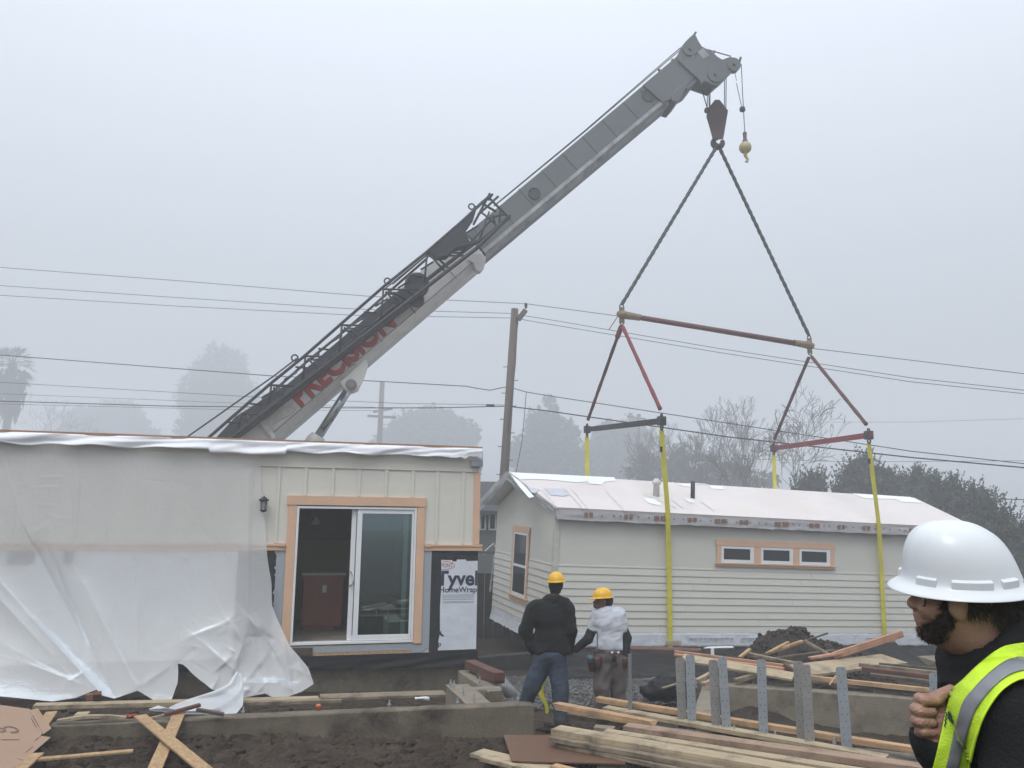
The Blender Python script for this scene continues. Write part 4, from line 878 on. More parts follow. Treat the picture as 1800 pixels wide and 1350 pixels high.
# carrier and superstructure, standing behind the left house
bx = CR.matrix_world.translation
MB().box((bx.x - 3.0, bx.y - .3, .35), (bx.x + 8.0, bx.y + 2.2, 1.0)).box((bx.x - 2.6, bx.y - .1, 1.0), (bx.x + 1.2, bx.y + 2.0, 2.35)).build('carrier', cwhite, CR, bevel=.04)
for i in range(5): MB().lathe([(.2, -.05), (.55, 0), (.6, .06), (.6, .3), (.55, .34), (.25, .3)], (bx.x - 2.2 + i * 2.2, bx.y - .32, -.22), axis=(0, 1, 0), n=28).build('wheel', rubber, CR, smooth=False)
# hook block
HB = empty('hook_block', HK, 'dark rusty crane hook block hanging under the boom head', 'hook block'); red_b = mat('rusty block', (.075, .035, .035), rough=.6, var=.2, scale=2)
def K(px, py, o=0.0): return at(px, py, HK.y + o)
q = MB(); ply = [(1257, 175), (1265, 175), (1280, 194), (1271.5, 244), (1254, 244), (1242, 204), (1245, 190)]
q.prism([K(x, y, -.16) for x, y in ply], (0, .05, 0)); q.prism([K(x, y, .11) for x, y in ply], (0, .05, 0)); q.prism([K(x, y, -.1) for x, y in ((1257, 190), (1266, 190), (1275, 198), (1267, 240), (1256, 240), (1246, 204))], (0, .2, 0)); q.build('side_plate', red_b, HB, bevel=.01)
q = MB(); cen = K(1262, 250.5); pts = [cen + Vector((math.cos(a), 0, math.sin(a))) * .125 for a in np.linspace(math.pi * .62, math.pi * 2.15, 16)]; q.tube([K(1262, 243)] + [K(1257, 244)] + pts, [.05, .06] + [.055 + .035 * math.sin(i / 15 * math.pi) for i in range(16)], n=10); q.build('hook', dkst, HB, smooth=True)
q = MB(); q.tube([K(1254.5, 252), K(1262, 256.5), K(1269.5, 252)], .045, n=8); q.build('hook_shackle', dkst, HB, smooth=True)
q = MB()
for x0, y0, x1, y1, o in ((1246, 148, 1246.5, 192, 0), (1248, 148, 1248, 190, .2), (1273.5, 138, 1273.5, 188, 0), (1276.5, 136, 1276, 189, .2), (1244, 160, 1243, 190, .1)): q.tube([K(x0, y0, o - .1), K(x1, y1, o - .1)], .013, n=5)
q.tube([K(1232, 150, -.2), K(1234, 158, -.2), K(1243, 190, -.2)], .016, n=5); q.build('hoist_line', dkst, HB)
q = MB(); q.lathe([(.02, -.08), (.075, -.05), (.085, 0), (.06, .06), (.02, .08)], K(1243, 194, -.2), n=10); q.lathe([(.03, -.1), (.08, -.06), (.07, .05), (.03, .09)], K(1231, 153, -.2), n=8); q.build('trip_weight', cdark, HB)
# headache ball
BC = K(1310, 259.5, -.25); BB = empty('headache_ball', BC, 'small yellow and white overhaul ball with hook on a thin cable', 'overhaul ball'); yb_ = mat('ball yellow', (.45, .36, .10), rough=.5, scale=3, col2=(.50, .42, .2), dirt=(.25, .22, .2), dirt_scale=5, dirt_amt=.8)
bm_ = MB(); bm_.lathe([(.165 * math.sin(a), -.165 * math.cos(a)) for a in np.linspace(.05, 3.09, 16)], BC, n=24); bm_.build('ball', yb_, BB, smooth=True)
MB().tube([BC + Vector((0, 0, .12)), BC + Vector((0, 0, .22)), BC + Vector((0, 0, .26)), BC + Vector((0, 0, .42)), BC + Vector((0, 0, .46))], [.09, .06, .045, .055, .02], n=10).build('socket', mat('socket purple grey', (.12, .085, .10)), BB)
q = MB(); q.tube([BC + Vector((0, 0, -.14)), BC + Vector((0, 0, -.24)), BC + Vector((.02, 0, -.27)), BC + Vector((.055, 0, -.33)), BC + Vector((.03, 0, -.41)), BC + Vector((-.02, 0, -.39))], [.06, .05, .035, .04, .035, .02], n=8); q.build('hook', yb_, BB, smooth=True)
q = MB(); q.tube([K(1303, 113, -.25), K(1305, 160, -.25), BC + Vector((0, 0, .45))], .012, n=5); q.tube([K(1292, 127, -.25), K(1294.5, 142, -.25)], .008, n=4); q.tube([K(1294.5, 146, -.25), K(1304, 190, -.25)], .01, n=5); q.build('cable', dkst, BB)
MB().lathe([(.02, -.08), (.075, -.05), (.08, 0), (.07, .05), (.02, .08)], K(1305, 192, -.25), n=10).build('trip_weight', cdark, BB)
# ------------------------------------------------------------------ utility poles and lines
polem = mat('weathered pole', (.11, .085, .068), rough=.9, var=.25, scale=3, stretch=(3, 3, .3), bump=.3)
pt_, pb_ = at(905, 543, 30), at(886, 838, 30); dn = (pb_ - pt_).normalized(); base_p = pt_ + dn * ((pt_.z + .9) / -dn.z)
UPo = empty('utility_pole', base_p, 'weathered brown wooden utility pole standing behind the gap between the houses', 'utility pole')
MB().tube([base_p, pb_, pt_], [.185, .165, .135], n=16).build('pole', polem, UPo, smooth=True)
MB().bar(at(911, 562, 29.85), at(924, 545, 29.85), .16, .18).build('bracket_arm', polem, UPo, bevel=.01)
MB().lathe([(.02, -.1), (.05, -.06), (.05, .0), (.07, .02), (.05, .05), (.07, .08), (.03, .12)], at(924.5, 538, 29.85), n=10).build('insulator', dkmetal, UPo)
q = MB()
for y, s in ((645, -1), (691, -1), (737, -1), (785, -1), (834, -1), (669, 1), (714, 1), (761, 1), (809, 1)):
    xc = 905 - 19 * (y - 543) / 295; q.tube([at(xc + s * 5, y, 29.9), at(xc + s * 13, y, 29.9), at(xc + s * 13, y - 1.5, 29.9)], .014, n=5)
q.build('climbing_peg', dkmetal, UPo)
MB().tube([at(912, 552, 29.8), at(909, 580, 29.8), at(906, 640, 29.8), at(900, 700, 29.8), at(893, 760, 29.8)], .015, n=5).build('ground_wire', dkmetal, UPo)
def fpole(label, x, y0, arms, Y, r, xb):
    o = empty('utility_pole', at(x, 800, Y), label, 'utility pole'); t1, b1_ = at(x, y0, Y), at(xb, 780, Y); d = (b1_ - t1).normalized(); MB().tube([t1 + d * ((t1.z + .9) / -d.z), t1], [r * 1.2, r], n=10).build('pole', polem, o)
    for a in arms:
        MB().bar(at(*a[0], Y - .2), at(*a[1], Y - .2), .3, .34).build('crossarm', polem, o)
    return o
fpole('faded utility pole with two crossarms beyond the crane cylinder', 672, 672, [((646, 731), (696, 734)), ((656, 724), (690, 718))], 120, .36, 667)
fpole('distant fog-faded utility pole top above the left spreader bar', 1123, 728, [((1102, 732), (1136, 737))], 140, .33, 1122)
cab = mat('cable rubber', (.02, .021, .023), rough=.6, var=.1)
def wire(label, pts, r, Y0=30.0, Y1=30.0):
    n = len(pts); q = []; x0, x1 = pts[0][0], pts[-1][0]
    for i in range(n - 1):
        for k in range(6):
            t_ = k / 6; x = pts[i][0] + (pts[i + 1][0] - pts[i][0]) * t_; y = pts[i][1] + (pts[i + 1][1] - pts[i][1]) * t_; q.append((x, y))
    q.append(pts[-1]); P = [at(x, y, Y0 + (Y1 - Y0) * (x - x0) / (x1 - x0)) for x, y in q]
    tag(MB().tube(P, r, n=5).build('power_line', cab, smooth=True), label, 'power line', 'overhead lines across the fog')
wire('highest power line left of the pole, crossing behind the crane boom', [(-250, 445), (0, 470), (320, 494), (650, 521), (925, 534)], .012, 34, 30)
wire('highest power line right of the pole, passing behind the long spreader bar', [(925, 534), (1090, 556), (1424, 612), (1800, 657), (2050, 686)], .012, 30, 24)
wire('second power line left of the pole, just under the topmost', [(-250, 478), (0, 502), (310, 523), (620, 543), (900, 551)], .011, 34, 30)
wire('second power line right of the pole, above its close twin', [(916, 554), (960, 561), (1260, 612), (1600, 664), (1800, 686), (2050, 712)], .011, 30, 24)
wire('third power line left of the pole, lower of the upper three', [(-250, 500), (0, 519), (310, 538), (620, 554), (900, 559)], .011, 34.3, 30)
wire('third power line right of the pole, lower of its close twin', [(914, 561), (960, 569), (1260, 619), (1600, 671), (1800, 692), (2050, 718)], .011, 30, 24.3)
wire('lone cable left of the pole that dips beside it, passing behind the crane lettering', [(-250, 603), (0, 624), (480, 661), (660, 670), (820, 679), (840, 683), (862, 686), (880, 682), (892, 680)], .017, 34, 30)
wire('upper of the two dark cables right of the pole, behind the slings', [(900, 682), (925, 689), (960, 695), (1280, 744), (1600, 793), (1800, 815), (2050, 840)], .015, 30, 24)
wire('thick dark cable right of the pole, lowest behind the slings', [(900, 715), (960, 722), (1280, 768), (1600, 804), (1800, 822), (2050, 842)], .022, 30, 24)
wire('thick dark cable left of the pole with a black splice', [(-250, 680), (0, 705), (300, 714), (600, 717), (760, 717), (890, 714)], .018, 33, 30)
wire('thin faint wire just above the thick cable left of the pole', [(-250, 655), (0, 672), (450, 698), (700, 709), (890, 712)], .009, 33, 30)
wire('middle faint wire low across the fog on the left', [(-250, 676), (0, 692), (400, 708), (660, 716)], .011, 45, 50)
wire('lowest faint wire across the fog on the left', [(-250, 695), (0, 710), (400, 720), (660, 722)], .011, 45, 50)
wire('faint far wire at the right, highest of the distant ones', [(1380, 742), (1600, 742), (1800, 736), (2050, 730)], .011, 60, 55)
wire('faint far wire at the right above the evergreens', [(1300, 806), (1500, 812), (1800, 810), (2050, 808)], .013, 50, 45)
wire('dark wire running to the right edge above the big evergreens', [(1690, 876), (1800, 878), (2050, 882)], .02, 36, 34)
sp_ = at(862, 713, 30.2); tag(MB().tube([sp_ + Vector((-.16, 0, 0)), sp_ + Vector((-.14, 0, 0)), sp_ + Vector((.14, 0, 0)), sp_ + Vector((.16, 0, 0))], [.02, .055, .055, .02], n=10).build('cable_splice', cab), 'small black splice case on the cable left of the pole', 'cable splice')
tag(MB().tube([at(925, 690, 29.9), at(922, 730, 29.6), at(917, 780, 29.2), at(907, 830, 28.8), at(900, 880, 28.4)], .012, n=5).build('drop_wire', cab), 'thin drop wire slanting down right beside the wooden pole', 'drop wire')
# ------------------------------------------------------------------ trees
def leafmat(n, c): return mat(n, c, rough=.8, scale=1.2, var=.45)
barkm = mat('bark', (.06, .05, .042), rough=.9, var=.3, scale=5)
def leaves(blobs, n, size, seed, bias=.6, droop=0.0):
    """leaf-sized faces through the volume of several uneven blobs"""
    r = np.random.default_rng(seed); V = []; Fc = []; tot = sum(b[3] * b[4] * b[5] for b in blobs)
    for (cx, cy, cz, rx, ry, rz) in blobs:
        m = int(n * rx * ry * rz / tot) + 60; ncl = max(6, m // 45)
        d = r.normal(size=(ncl, 3)); d /= np.linalg.norm(d, axis=1)[:, None]; rad = r.uniform(.25, 1.05, ncl) ** bias; cc_ = d * rad[:, None] * np.array([rx, ry, rz]) + np.array([cx, cy, cz])
        w_ = r.integers(0, ncl, m); sp = r.normal(size=(m, 3)) * np.array([rx, ry, rz]) * .13; c = cc_[w_] + sp
        a = r.normal(size=(m, 3)); a /= np.linalg.norm(a, axis=1)[:, None]; b = np.cross(a, r.normal(size=(m, 3))); b /= np.linalg.norm(b, axis=1)[:, None]; s = size * r.uniform(.5, 1.4, m)[:, None]
        q0 = c + a * s; q1 = c + b * s * .45; q2 = c - a * s; q3 = c - b * s * .45; k = len(V) and sum(len(x) for x in V) or 0
        V.append(np.stack([q0, q1, q2, q3], 1).reshape(-1, 3)); 
    V = np.concatenate(V); return V, np.arange(len(V)).reshape(-1, 4)
def leafy(name, label, px, pytop, Y, blobs_px, n, size, seed, m, group=None, trunk=True, cat='tree'):
    base_ = at(px, 900, Y); base_.z = -.9; o = empty(name, base_, label, cat, group); bl = []
    s = Y / F; r_b = random.Random(seed * 7)
    if m is ever: blobs_px = [(x, y + 13, rx, ry) for x, y, rx, ry in blobs_px]
    extra_ = []
    for x, y, rx, ry in blobs_px:
        for _ in range(7):
            a_ = r_b.uniform(-.4, 3.5); extra_.append((x + rx * .95 * math.cos(a_), y - ry * .95 * math.sin(a_), rx * r_b.uniform(.15, .38), ry * r_b.uniform(.15, .42)))
    for x, y, rx, ry in list(blobs_px) + extra_:
        c = at(x, y, Y + RNG.uniform(-1, 1) * rx * s * .5); bl.append((c.x, c.y, c.z, rx * s, rx * s * .9, ry * s))
    V, Fq = leaves(bl, n, size, seed)
    if m is ever:
        r = np.random.default_rng(seed + 50); A = []
        for k in range(260):
            b_ = bl[r.integers(0, len(bl))]; a_ = r.uniform(0, 3.14); e_ = r.uniform(-1, 1); p_ = np.array([b_[0] + b_[3] * math.cos(a_) * .95, b_[1] + b_[4] * e_ * .5, b_[2] + b_[5] * math.sin(a_) * .92]); L_ = r.uniform(.3, .95); dr = np.array([math.cos(a_) * .5 + r.normal() * .25, r.normal() * .2, 1.0])
            for j in range(16):
                c = p_ + dr * L_ * j / 16 + r.normal(size=3) * .05 * (1.6 - j / 10); a = r.normal(size=3) + dr; a /= np.linalg.norm(a); b = np.cross(a, r.normal(size=3)); b /= np.linalg.norm(b); sz = size * r.uniform(.45, 1.0); A.append([c + a * sz, c + b * sz * .35, c - a * sz * .4, c - b * sz * .35])
        V = np.concatenate([V, np.array(A).reshape(-1, 3)]); Fq = np.arange(len(V)).reshape(-1, 4)
    V = V - np.array(base_); V[:, 2] = np.maximum(V[:, 2], .02); mesh_np('crown', V, Fq, m, o, smooth=False)
    t_ = at(px, pytop, Y); q = MB(); q.tube([base_, base_.lerp(t_, .4) + Vector((.1, 0, 0)), base_.lerp(t_, .85)], [.035 * (t_.z + 1), .022 * (t_.z + 1), .008 * (t_.z + 1)], n=8)
    for k in range(6):
        a = base_.lerp(t_, RNG.uniform(.2, .6)); b_ = Vector(bl[k % len(bl)][:3]) + Vector((RNG.uniform(-.5, .5),) * 3); q.tube([a, a.lerp(b_, .5) + Vector((0, 0, .2)), b_], [.015 * (t_.z + 1), .008 * (t_.z + 1), .01], n=5)
    q.build('trunk', barkm, o, smooth=True)
fogleaf = leafmat('dark foliage', (.04, .05, .038)); ever = leafmat('evergreen foliage', (.038, .052, .034))
BG = 'trees standing in the fog'
leafy('broad_tree', 'tall rounded tree almost lost in the fog left of the crane boom', 385, 615, 230, [(385, 650, 42, 40), (355, 700, 40, 50), (410, 700, 45, 50), (380, 760, 60, 40), (440, 745, 40, 40)], 40000, .5, 1, fogleaf, BG)
leafy('broad_tree', 'low wide tree mass faint in the fog between the palm and the tall rounded tree', 190, 715, 260, [(160, 745, 40, 30), (210, 740, 40, 35), (240, 770, 40, 30), (120, 770, 40, 26)], 26000, .55, 2, fogleaf, BG)
leafy('broad_tree', 'rounded fog-faded tree between the far crossarm pole and the brown pole', 745, 722, 210, [(720, 755, 35, 30), (760, 745, 38, 30), (800, 765, 40, 28), (740, 790, 70, 30), (690, 775, 26, 22)], 30000, .5, 3, fogleaf, BG)
leafy('conifer', 'large dusky cone-shaped tree right of the brown utility pole', 962, 705, 170, [(962, 722, 16, 26), (955, 755, 30, 35), (985, 770, 32, 30), (940, 800, 45, 40), (990, 810, 45, 36), (1015, 835, 30, 26), (960, 845, 60, 30)], 40000, .4, 4, fogleaf, BG)
leafy('broad_tree', 'grey hazy tree behind the black spreader bar', 1080, 738, 190, [(1075, 775, 30, 30), (1110, 780, 35, 38), (1050, 810, 40, 35), (1100, 830, 50, 30)], 30000, .4, 5, fogleaf, BG)
leafy('shrub', 'dense dark thicket under the bare trees along the hoisted roof', 1200, 800, 105, [(1150, 830, 45, 26), (1210, 825, 45, 32), (1270, 840, 50, 24), (1330, 850, 40, 18)], 6000, .32, 6, fogleaf, BG, cat='shrub')
leafy('evergreen_bush', 'spiky evergreen bush behind the right end of the hoisted roof ridge', 1523, 812, 46, [(1520, 835, 30, 22), (1512, 815, 14, 20), (1545, 832, 25, 20), (1500, 850, 30, 18), (1560, 852, 22, 18), (1420, 852, 25, 10), (1436, 845, 12, 12)], 12000, .17, 7, ever, 'evergreens behind the hoisted house', cat='shrub')
leafy('evergreen_tree', 'dark evergreen left of the right-hand slope of evergreens', 1608, 840, 44, [(1605, 850, 22, 22), (1625, 870, 35, 30), (1600, 900, 30, 40), (1650, 910, 45, 45)], 15000, .17, 8, ever, 'evergreens behind the hoisted house')
leafy('evergreen_tree', 'middle evergreen behind the white hard hat', 1680, 868, 40, [(1675, 885, 38, 32), (1655, 868, 20, 18), (1700, 900, 45, 40), (1690, 960, 70, 60), (1720, 880, 18, 16)], 17000, .16, 9, ever, 'evergreens behind the hoisted house')
leafy('evergreen_tree', 'rightmost evergreen at the edge of the photo', 1765, 898, 35, [(1750, 925, 35, 32), (1775, 945, 35, 40), (1735, 960, 30, 40), (1790, 1000, 50, 60), (1740, 905, 16, 16), (1770, 1060, 70, 50)], 16000, .14, 10, ever, 'evergreens behind the hoisted house')
# palm
PY = 135; pc = at(22, 640, PY); pb = Vector((at(18, 700, PY).x, PY, -.9)); kp = PY / 58; PT = empty('palm_tree', pb, 'tall fan palm with a skirt of dead fronds at the left edge', 'palm tree')
MB().tube([pb, Vector((pb.x, PY, 12)), pc], [.75, .6, .7], n=10).build('trunk', barkm, PT, smooth=True)
q = MB(); r6 = random.Random(8)
for i in range(150):
    el = r6.uniform(-1.35, 1.1); az = r6.uniform(0, 6.28); L_ = r6.uniform(1.3, 1.9) * (1 if el > -.4 else .95); d = Vector((math.cos(az) * math.cos(el), math.sin(az) * math.cos(el), math.sin(el))); o_ = pc + Vector((0, 0, -.9 * max(0, -el))); b_ = o_ + d * L_ * .6; s_ = d.cross(Vector((0, 0, 1))).normalized()
    for k in range(7):
        a_ = (k - 3) * .33; f_ = (d * math.cos(a_) + s_ * math.sin(a_)); e_ = b_ + f_ * .75 - Vector((0, 0, .25)); n_v = f_.cross(Vector((0, 0, 1))).normalized() * .06
        q.add([b_ - n_v, b_ + n_v, e_], [(0, 1, 2)])
    q.add([o_ - s_ * .02, o_ + s_ * .02, b_ + s_ * .02, b_ - s_ * .02], [(0, 1, 2, 3)])
for i in range(260):
    az = r6.uniform(0, 6.28); z = r6.uniform(-3.9, -.8); rr_ = r6.uniform(.5, 1.05) * (1 if z > -3 else .8); c = pc + Vector((math.cos(az) * rr_, math.sin(az) * rr_, z)); q.add([c + Vector((-.1, 0, .35)), c + Vector((.1, 0, .35)), c + Vector((r6.uniform(-.2, .2), 0, -.6))], [(0, 1, 2)])
q.v = [tuple(pc + (Vector(v) - pc) * kp) for v in q.v]; q.build('crown', fogleaf, PT)
# bare trees
twig = mat('grey twig bark', (.075, .065, .058), rough=.9, var=.2)
def bare(label, px, pytop, Y, seed, spread=.5, lean=0.0, depth=6, ns=2, r0=.19, group='bare trees beyond the roof', extra=0, name='bare_tree', cat='bare tree'):
    rb = random.Random(seed); base_ = at(px, 900, Y); base_.z = -.9; H = at(px, pytop, Y).z + .9; o = empty(name, base_, label, cat, group); tr_, br_ = MB(), MB()
    def grow(p, d, L_, r, lev):
        pts = [p]; rs = [r]; c = p; dd = d
        for k in range(3):
            dd = (dd + Vector((rb.uniform(-1, 1), rb.uniform(-1, 1), rb.uniform(-.5, .9))) * .16).normalized(); c = c + dd * L_ / 3; pts.append(c); rs.append(max(.016, r * (1 - .17 * (k + 1))))
        (tr_ if lev == 0 else br_).tube(pts, rs, n=6 if lev < 2 else 3, cap=False)
        if lev >= depth: return
        for k in range(ns + (1 if rb.random() < .45 else 0) + (extra if lev == 0 else 0)):
            a = rb.uniform(0, 6.28); sd_ = dd.orthogonal().normalized(); sd_.rotate(Matrix.Rotation(a, 3, dd)); nd = (dd * 1 + sd_ * rb.uniform(spread * .5, spread * 1.5) + Vector((0, 0, .12))).normalized(); q_ = pts[-1] if k < 2 else pts[rb.choice((1, 2, 3))]
            grow(q_, nd, L_ * rb.uniform(.62, .86), rs[-1] * rb.uniform(.6, .85), lev + 1)
    grow(base_, Vector((lean, 0, 1)).normalized(), H * .30, r0, 0)
    tr_.build('trunk', twig, o, smooth=True); br_.build('branches', twig, o, smooth=False)
bare('leafless tree with wide curving limbs behind the red spreader bar', 1415, 735, 60, 11, .65, .05, 7, 2, .27, extra=2)
bare('leafless tree directly left of the wide-limbed one, thinner', 1350, 770, 62, 12, .5, -.2, 6, 2, .14)
bare('dense twiggy leafless tree, tallest of the middle thicket', 1290, 735, 78, 13, .38, .05, 7, 2, .12, extra=3)
bare('fine twiggy leafless tree beside the front left yellow strap', 1225, 745, 82, 14, .36, 0, 7, 2, .1, extra=3)
bare('small leafless tree between the left pair of yellow straps', 1140, 760, 90, 15, .36, .05, 7, 2, .1, extra=2)
bare('leafless tree faint behind the left part of the thicket', 1180, 765, 110, 16, .38, 0, 6, 2, .1, extra=2)
bare('leafless bush low in the fog right of the palm', 85, 715, 150, 17, .5, 0, 6, 2, .08, extra=5, group=None)
bare('faint small leafless tree near the base of the crane lattice', 170, 745, 180, 18, .5, 0, 6, 2, .09, extra=3, group=None)
# ------------------------------------------------------------------ neighbour house, fence
NH = empty('neighbour_house', (-.5, 25.5, -.9), 'grey neighbouring house with white window frames, glimpsed in the gap between the modules', 'house')
gs = mat('neighbour stucco', (.20, .21, .20), rough=.9, var=.08)
MB().box((-4.2, 25.5, -.9), (.8, 31, 2.45)).build('wall', gs, NH)
rl = at(838, 868, 25); MB().prism([(-4.8, 25.0, 2.4), (1.3, 25.0, 2.4), (1.3, 28.3, 3.4), (-4.8, 28.3, 3.4)], (0, 0, .12)).prism([(-4.8, 31.4, 2.4), (1.3, 31.4, 2.4), (1.3, 28.3, 3.4), (-4.8, 28.3, 3.4)], (0, 0, .12)).build('roof', mat('neighbour roof', (.06, .06, .065), rough=.9, var=.2, scale=6, bump=.4), NH)
for x0, x1, y0, y1 in ((843, 855, 893, 932), (858.5, 873, 893, 932)):
    a = at(x0, y1, 25.45); b = at(x1, y0, 25.45); wo = MB().box((a.x, 25.42, a.z), (b.x, 25.49, b.z)).build('window', white, NH); MB().box((a.x + .05, 25.41, a.z + .05), (b.x - .05, 25.418, b.z - .05)).build('pane', pane, wo)
a = at(852, 965, 24.5); tag(MB().tube([at(850, 975, 24), at(853, 968, 24), at(868, 955, 24), at(871, 962, 24)], .02, n=5).build('white_pipe', white), 'bent thin white pipe above the lattice fence', 'pipe')
FE = empty('lattice_fence', (-.4, 22.5, -.9), 'dark wooden fence with lattice top in the gap between the modules', 'fence'); fw = mat('dark fence wood', (.028, .027, .025), rough=.85, var=.3, scale=4)
ft_, fl_ = at(855, 973, 22.5).z, at(855, 1008, 22.5).z
q = MB(); 
for i in range(18): q.box((-3.4 + i * .25, 22.5, -.9), (-3.17 + i * .25, 22.53, fl_))
q.build('board_panel', fw, FE)
q = MB(); q.box((-3.4, 22.49, ft_), (1.1, 22.55, ft_ + .06)); hgt = ft_ - fl_
for i in range(50):
    x = -3.6 + i * .1; q.bar((x, 22.51, fl_), (x + hgt, 22.51, ft_), .01, .03, up=(0, 1, 0)); q.bar((x + hgt, 22.53, fl_), (x, 22.53, ft_), .01, .03, up=(0, 1, 0))
q.build('lattice', mat('grey lattice', (.14, .14, .13)), FE)
for i in range(3): MB().box((-3.45 + i * 2.25, 22.54, -.9), (-3.33 + i * 2.25, 22.66, ft_)).build('post', fw, FE)
LD = empty('ladder', (0.1, 21.8, -.8), 'pale ladder leaning in the dark gap beside the hoisted gable', 'ladder')
a, b = at(861, 1040, 21.5), at(869, 975, 21.8)
q = MB(); q.tube([a, b], .02); q.tube([a + Vector((.1, 0, 0)), b + Vector((.06, 0, 0))], .02); q.build('rail', mat('aluminium', (.3, .3, .3), metal=.3), LD)
q = MB()
for t_ in (.1, .3, .5, .7, .9): q.tube([a.lerp(b, t_), a.lerp(b, t_) + Vector((.08, 0, 0))], .015)
q.build('rung', mat('aluminium', (.3, .3, .3)), LD)
# sign glimpsed at the far right
c = at(1797, 1062, 16); SG = empty('dark_trailer', (c.x + .9, 16, -.6), 'dark trailer with a pale letter, just showing at the right edge behind the hard hat', 'trailer')
MB().box((c.x - .14, 16.02, -.35), (c.x + 3, 17.0, .95)).build('body', mat('dark trailer paint', (.035, .037, .036), rough=.5), SG, bevel=.04)
vs, fs = text_mesh('C', .24 / .7, .0); MB().add([(c.x - .09 + a, 16.012, c.z - .12 + b) for a, b in vs], fs).build('lettering', mat('pale letter', (.45, .45, .45)), SG)
for i in range(2): MB().lathe([(.1, 0), (.3, .02), (.32, .1), (.3, .2)], (c.x + .7 + i * 1.4, 15.95, -.5), axis=(0, 1, 0), n=20).build('wheel', rubber, SG)
# ------------------------------------------------------------------ foundation walls
def zwall(name, label, p0, p1, ztop, zbot, th, m=concrete, cat='foundation wall', group='concrete foundation walls'):
    """wall whose top front edge runs p0..p1 (world xy)"""
    a, b = Vector((p0[0], p0[1], 0)), Vector((p1[0], p1[1], 0)); d = (b - a).normalized(); n = Vector((-d.y, d.x, 0)); L_ = (b - a).length; k = max(4, int(L_ / .12)); q = MB()
    sec = [(0, zbot), (0, ztop - .012), (.012, ztop), (th - .012, ztop), (th, ztop - .012), (th, zbot)]; vs = []; fs = []
    for i in range(k + 1):
        c = a + d * (L_ * i / k)
        for o_, z in sec:
            w_ = .012 * noise.noise((i * .35, o_ * 9, z * 5)); vs.append(c + n * (o_ + w_) + Vector((0, 0, z + (.008 * noise.noise((i * .5, o_ * 20, 2)) if z > zbot else 0))))
    for i in range(k):
        for j in range(6): fs.append((i * 6 + j, i * 6 + (j + 1) % 6, (i + 1) * 6 + (j + 1) % 6, (i + 1) * 6 + j))
    fs += [tuple(range(6)), tuple(k * 6 + j for j in range(6))[::-1]]
    q.add(vs, fs); return q.build(name, m, None, label=label, cat=cat, group=group, bevel=0)
def XY(px, py, z): v = on_z(px, py, z); return (v.x, v.y)
ZT = .42
def ext(p, q_, f):
    return (p[0] + (p[0] - q_[0]) * f, p[1] + (p[1] - q_[1]) * f)
a, b = XY(110, 1275, ZT), XY(938, 1238, ZT); a = ext(a, b, .30)
zwall('footing', 'long low concrete footing running across the mud under the plastic sheet tail', a, b, ZT, -.1, .17, cat='footing', m=footc)
zwall('footing', 'short concrete footing wall joining the long footing to the inner corner', XY(822, 1238, ZT), XY(784, 1203, ZT), ZT - .004, -.3, -.26, cat='footing')
zwall('footing', 'short concrete footing wall behind the long footing, beside the red timber', XY(818, 1211, ZT), XY(882, 1209, ZT), ZT - .008, -.3, .16, cat='footing')
zwall('footing', 'concrete footing wall running back toward the left house beneath the red timber', XY(884, 1212, ZT), XY(826, 1176, .42), ZT - .012, -.3, .17, cat='footing')
a, b = Lp(UL, .05, 0), Lp(UR, .05, 0); zwall('foundation_wall', 'brown stained concrete foundation wall under the left house', (a.x, a.y), (b.x, b.y), .20, -.6, .18, m=footc)
# black plastic hanging under the left house
P = []
for j in range(10):
    row = []
    for i in range(260):
        u = UL + (UR + .02 - UL) * i / 259; s = j / 9; z = -.155 - s * (.17 + .05 * noise.noise((u * 1.1, 0, 3)) + (.04 if u > 1 else 0)); row.append(Lp(u, -.03 - .03 * s - .045 * noise.noise((u * 1.7 + s * 2, s * 1.6, 4)) * s - .01, z))
    P.append(row)
tag(MB().grid(P).build('black_plastic_skirt', rubber, None, smooth=True), 'crumpled black plastic skirt hanging along the foot of the left house', 'plastic skirt')
tag(MB().prism([Lp(u, -.045, v) for u, v in ((.0, -.035), (.33, -.035), (.33, -.15), (-.12, -.15), (-.1, -.06))], LW * .02).build('brown_board', mat('dark brown board', (.07, .045, .03), rough=.8, var=.3), None), 'dark brown board scrap below the sliding door sill', 'board')
# foundation below the hoisted house: black membrane on a low wall
a, b = at(835, 1145, 17.2), at(1900, 1150, 19.5)
zwall('foundation_wall', 'long low black-lined foundation wall under the hoisted house', (1.3, 18.1), (13.5, 21.9), -.50, -1.2, .25, m=rubber)
zwall('foundation_wall', 'dark foundation wall end in the gap between the two houses', (-.9, 16.9), (1.2, 18.1), -.42, -1.2, .2, m=mat('dark wet concrete', (.035, .034, .032), rough=.8, var=.3))
BM = empty('black_membrane', (3.2, 16.2, -.7), 'black plastic sheeting lying in folds behind the lumber and below the hoisted house', 'plastic sheeting')
P = []
for j in range(26):
    row = []
    for i in range(200):
        x = 1.0 + 9.6 * i / 199; s = j / 25; y = 14.6 + .31 * (x - 1) + 2.5 * s; zb = float(np.interp(y, YS, ZS)) + .05
        row.append((x, y, zb + (.02 if s < .9 else .0) + .38 * s ** 2 * (1 if x < 9 else .7) + .05 * noise.noise((x * 1.6, s * 4, 1)) + .03 * noise.noise((x * 4, s * 8, 5)) - (.12 * (1 - s * 8) if s < .12 else 0)))
    P.append(row)
MB().grid(P).build('sheeting', rubber, BM, smooth=True)
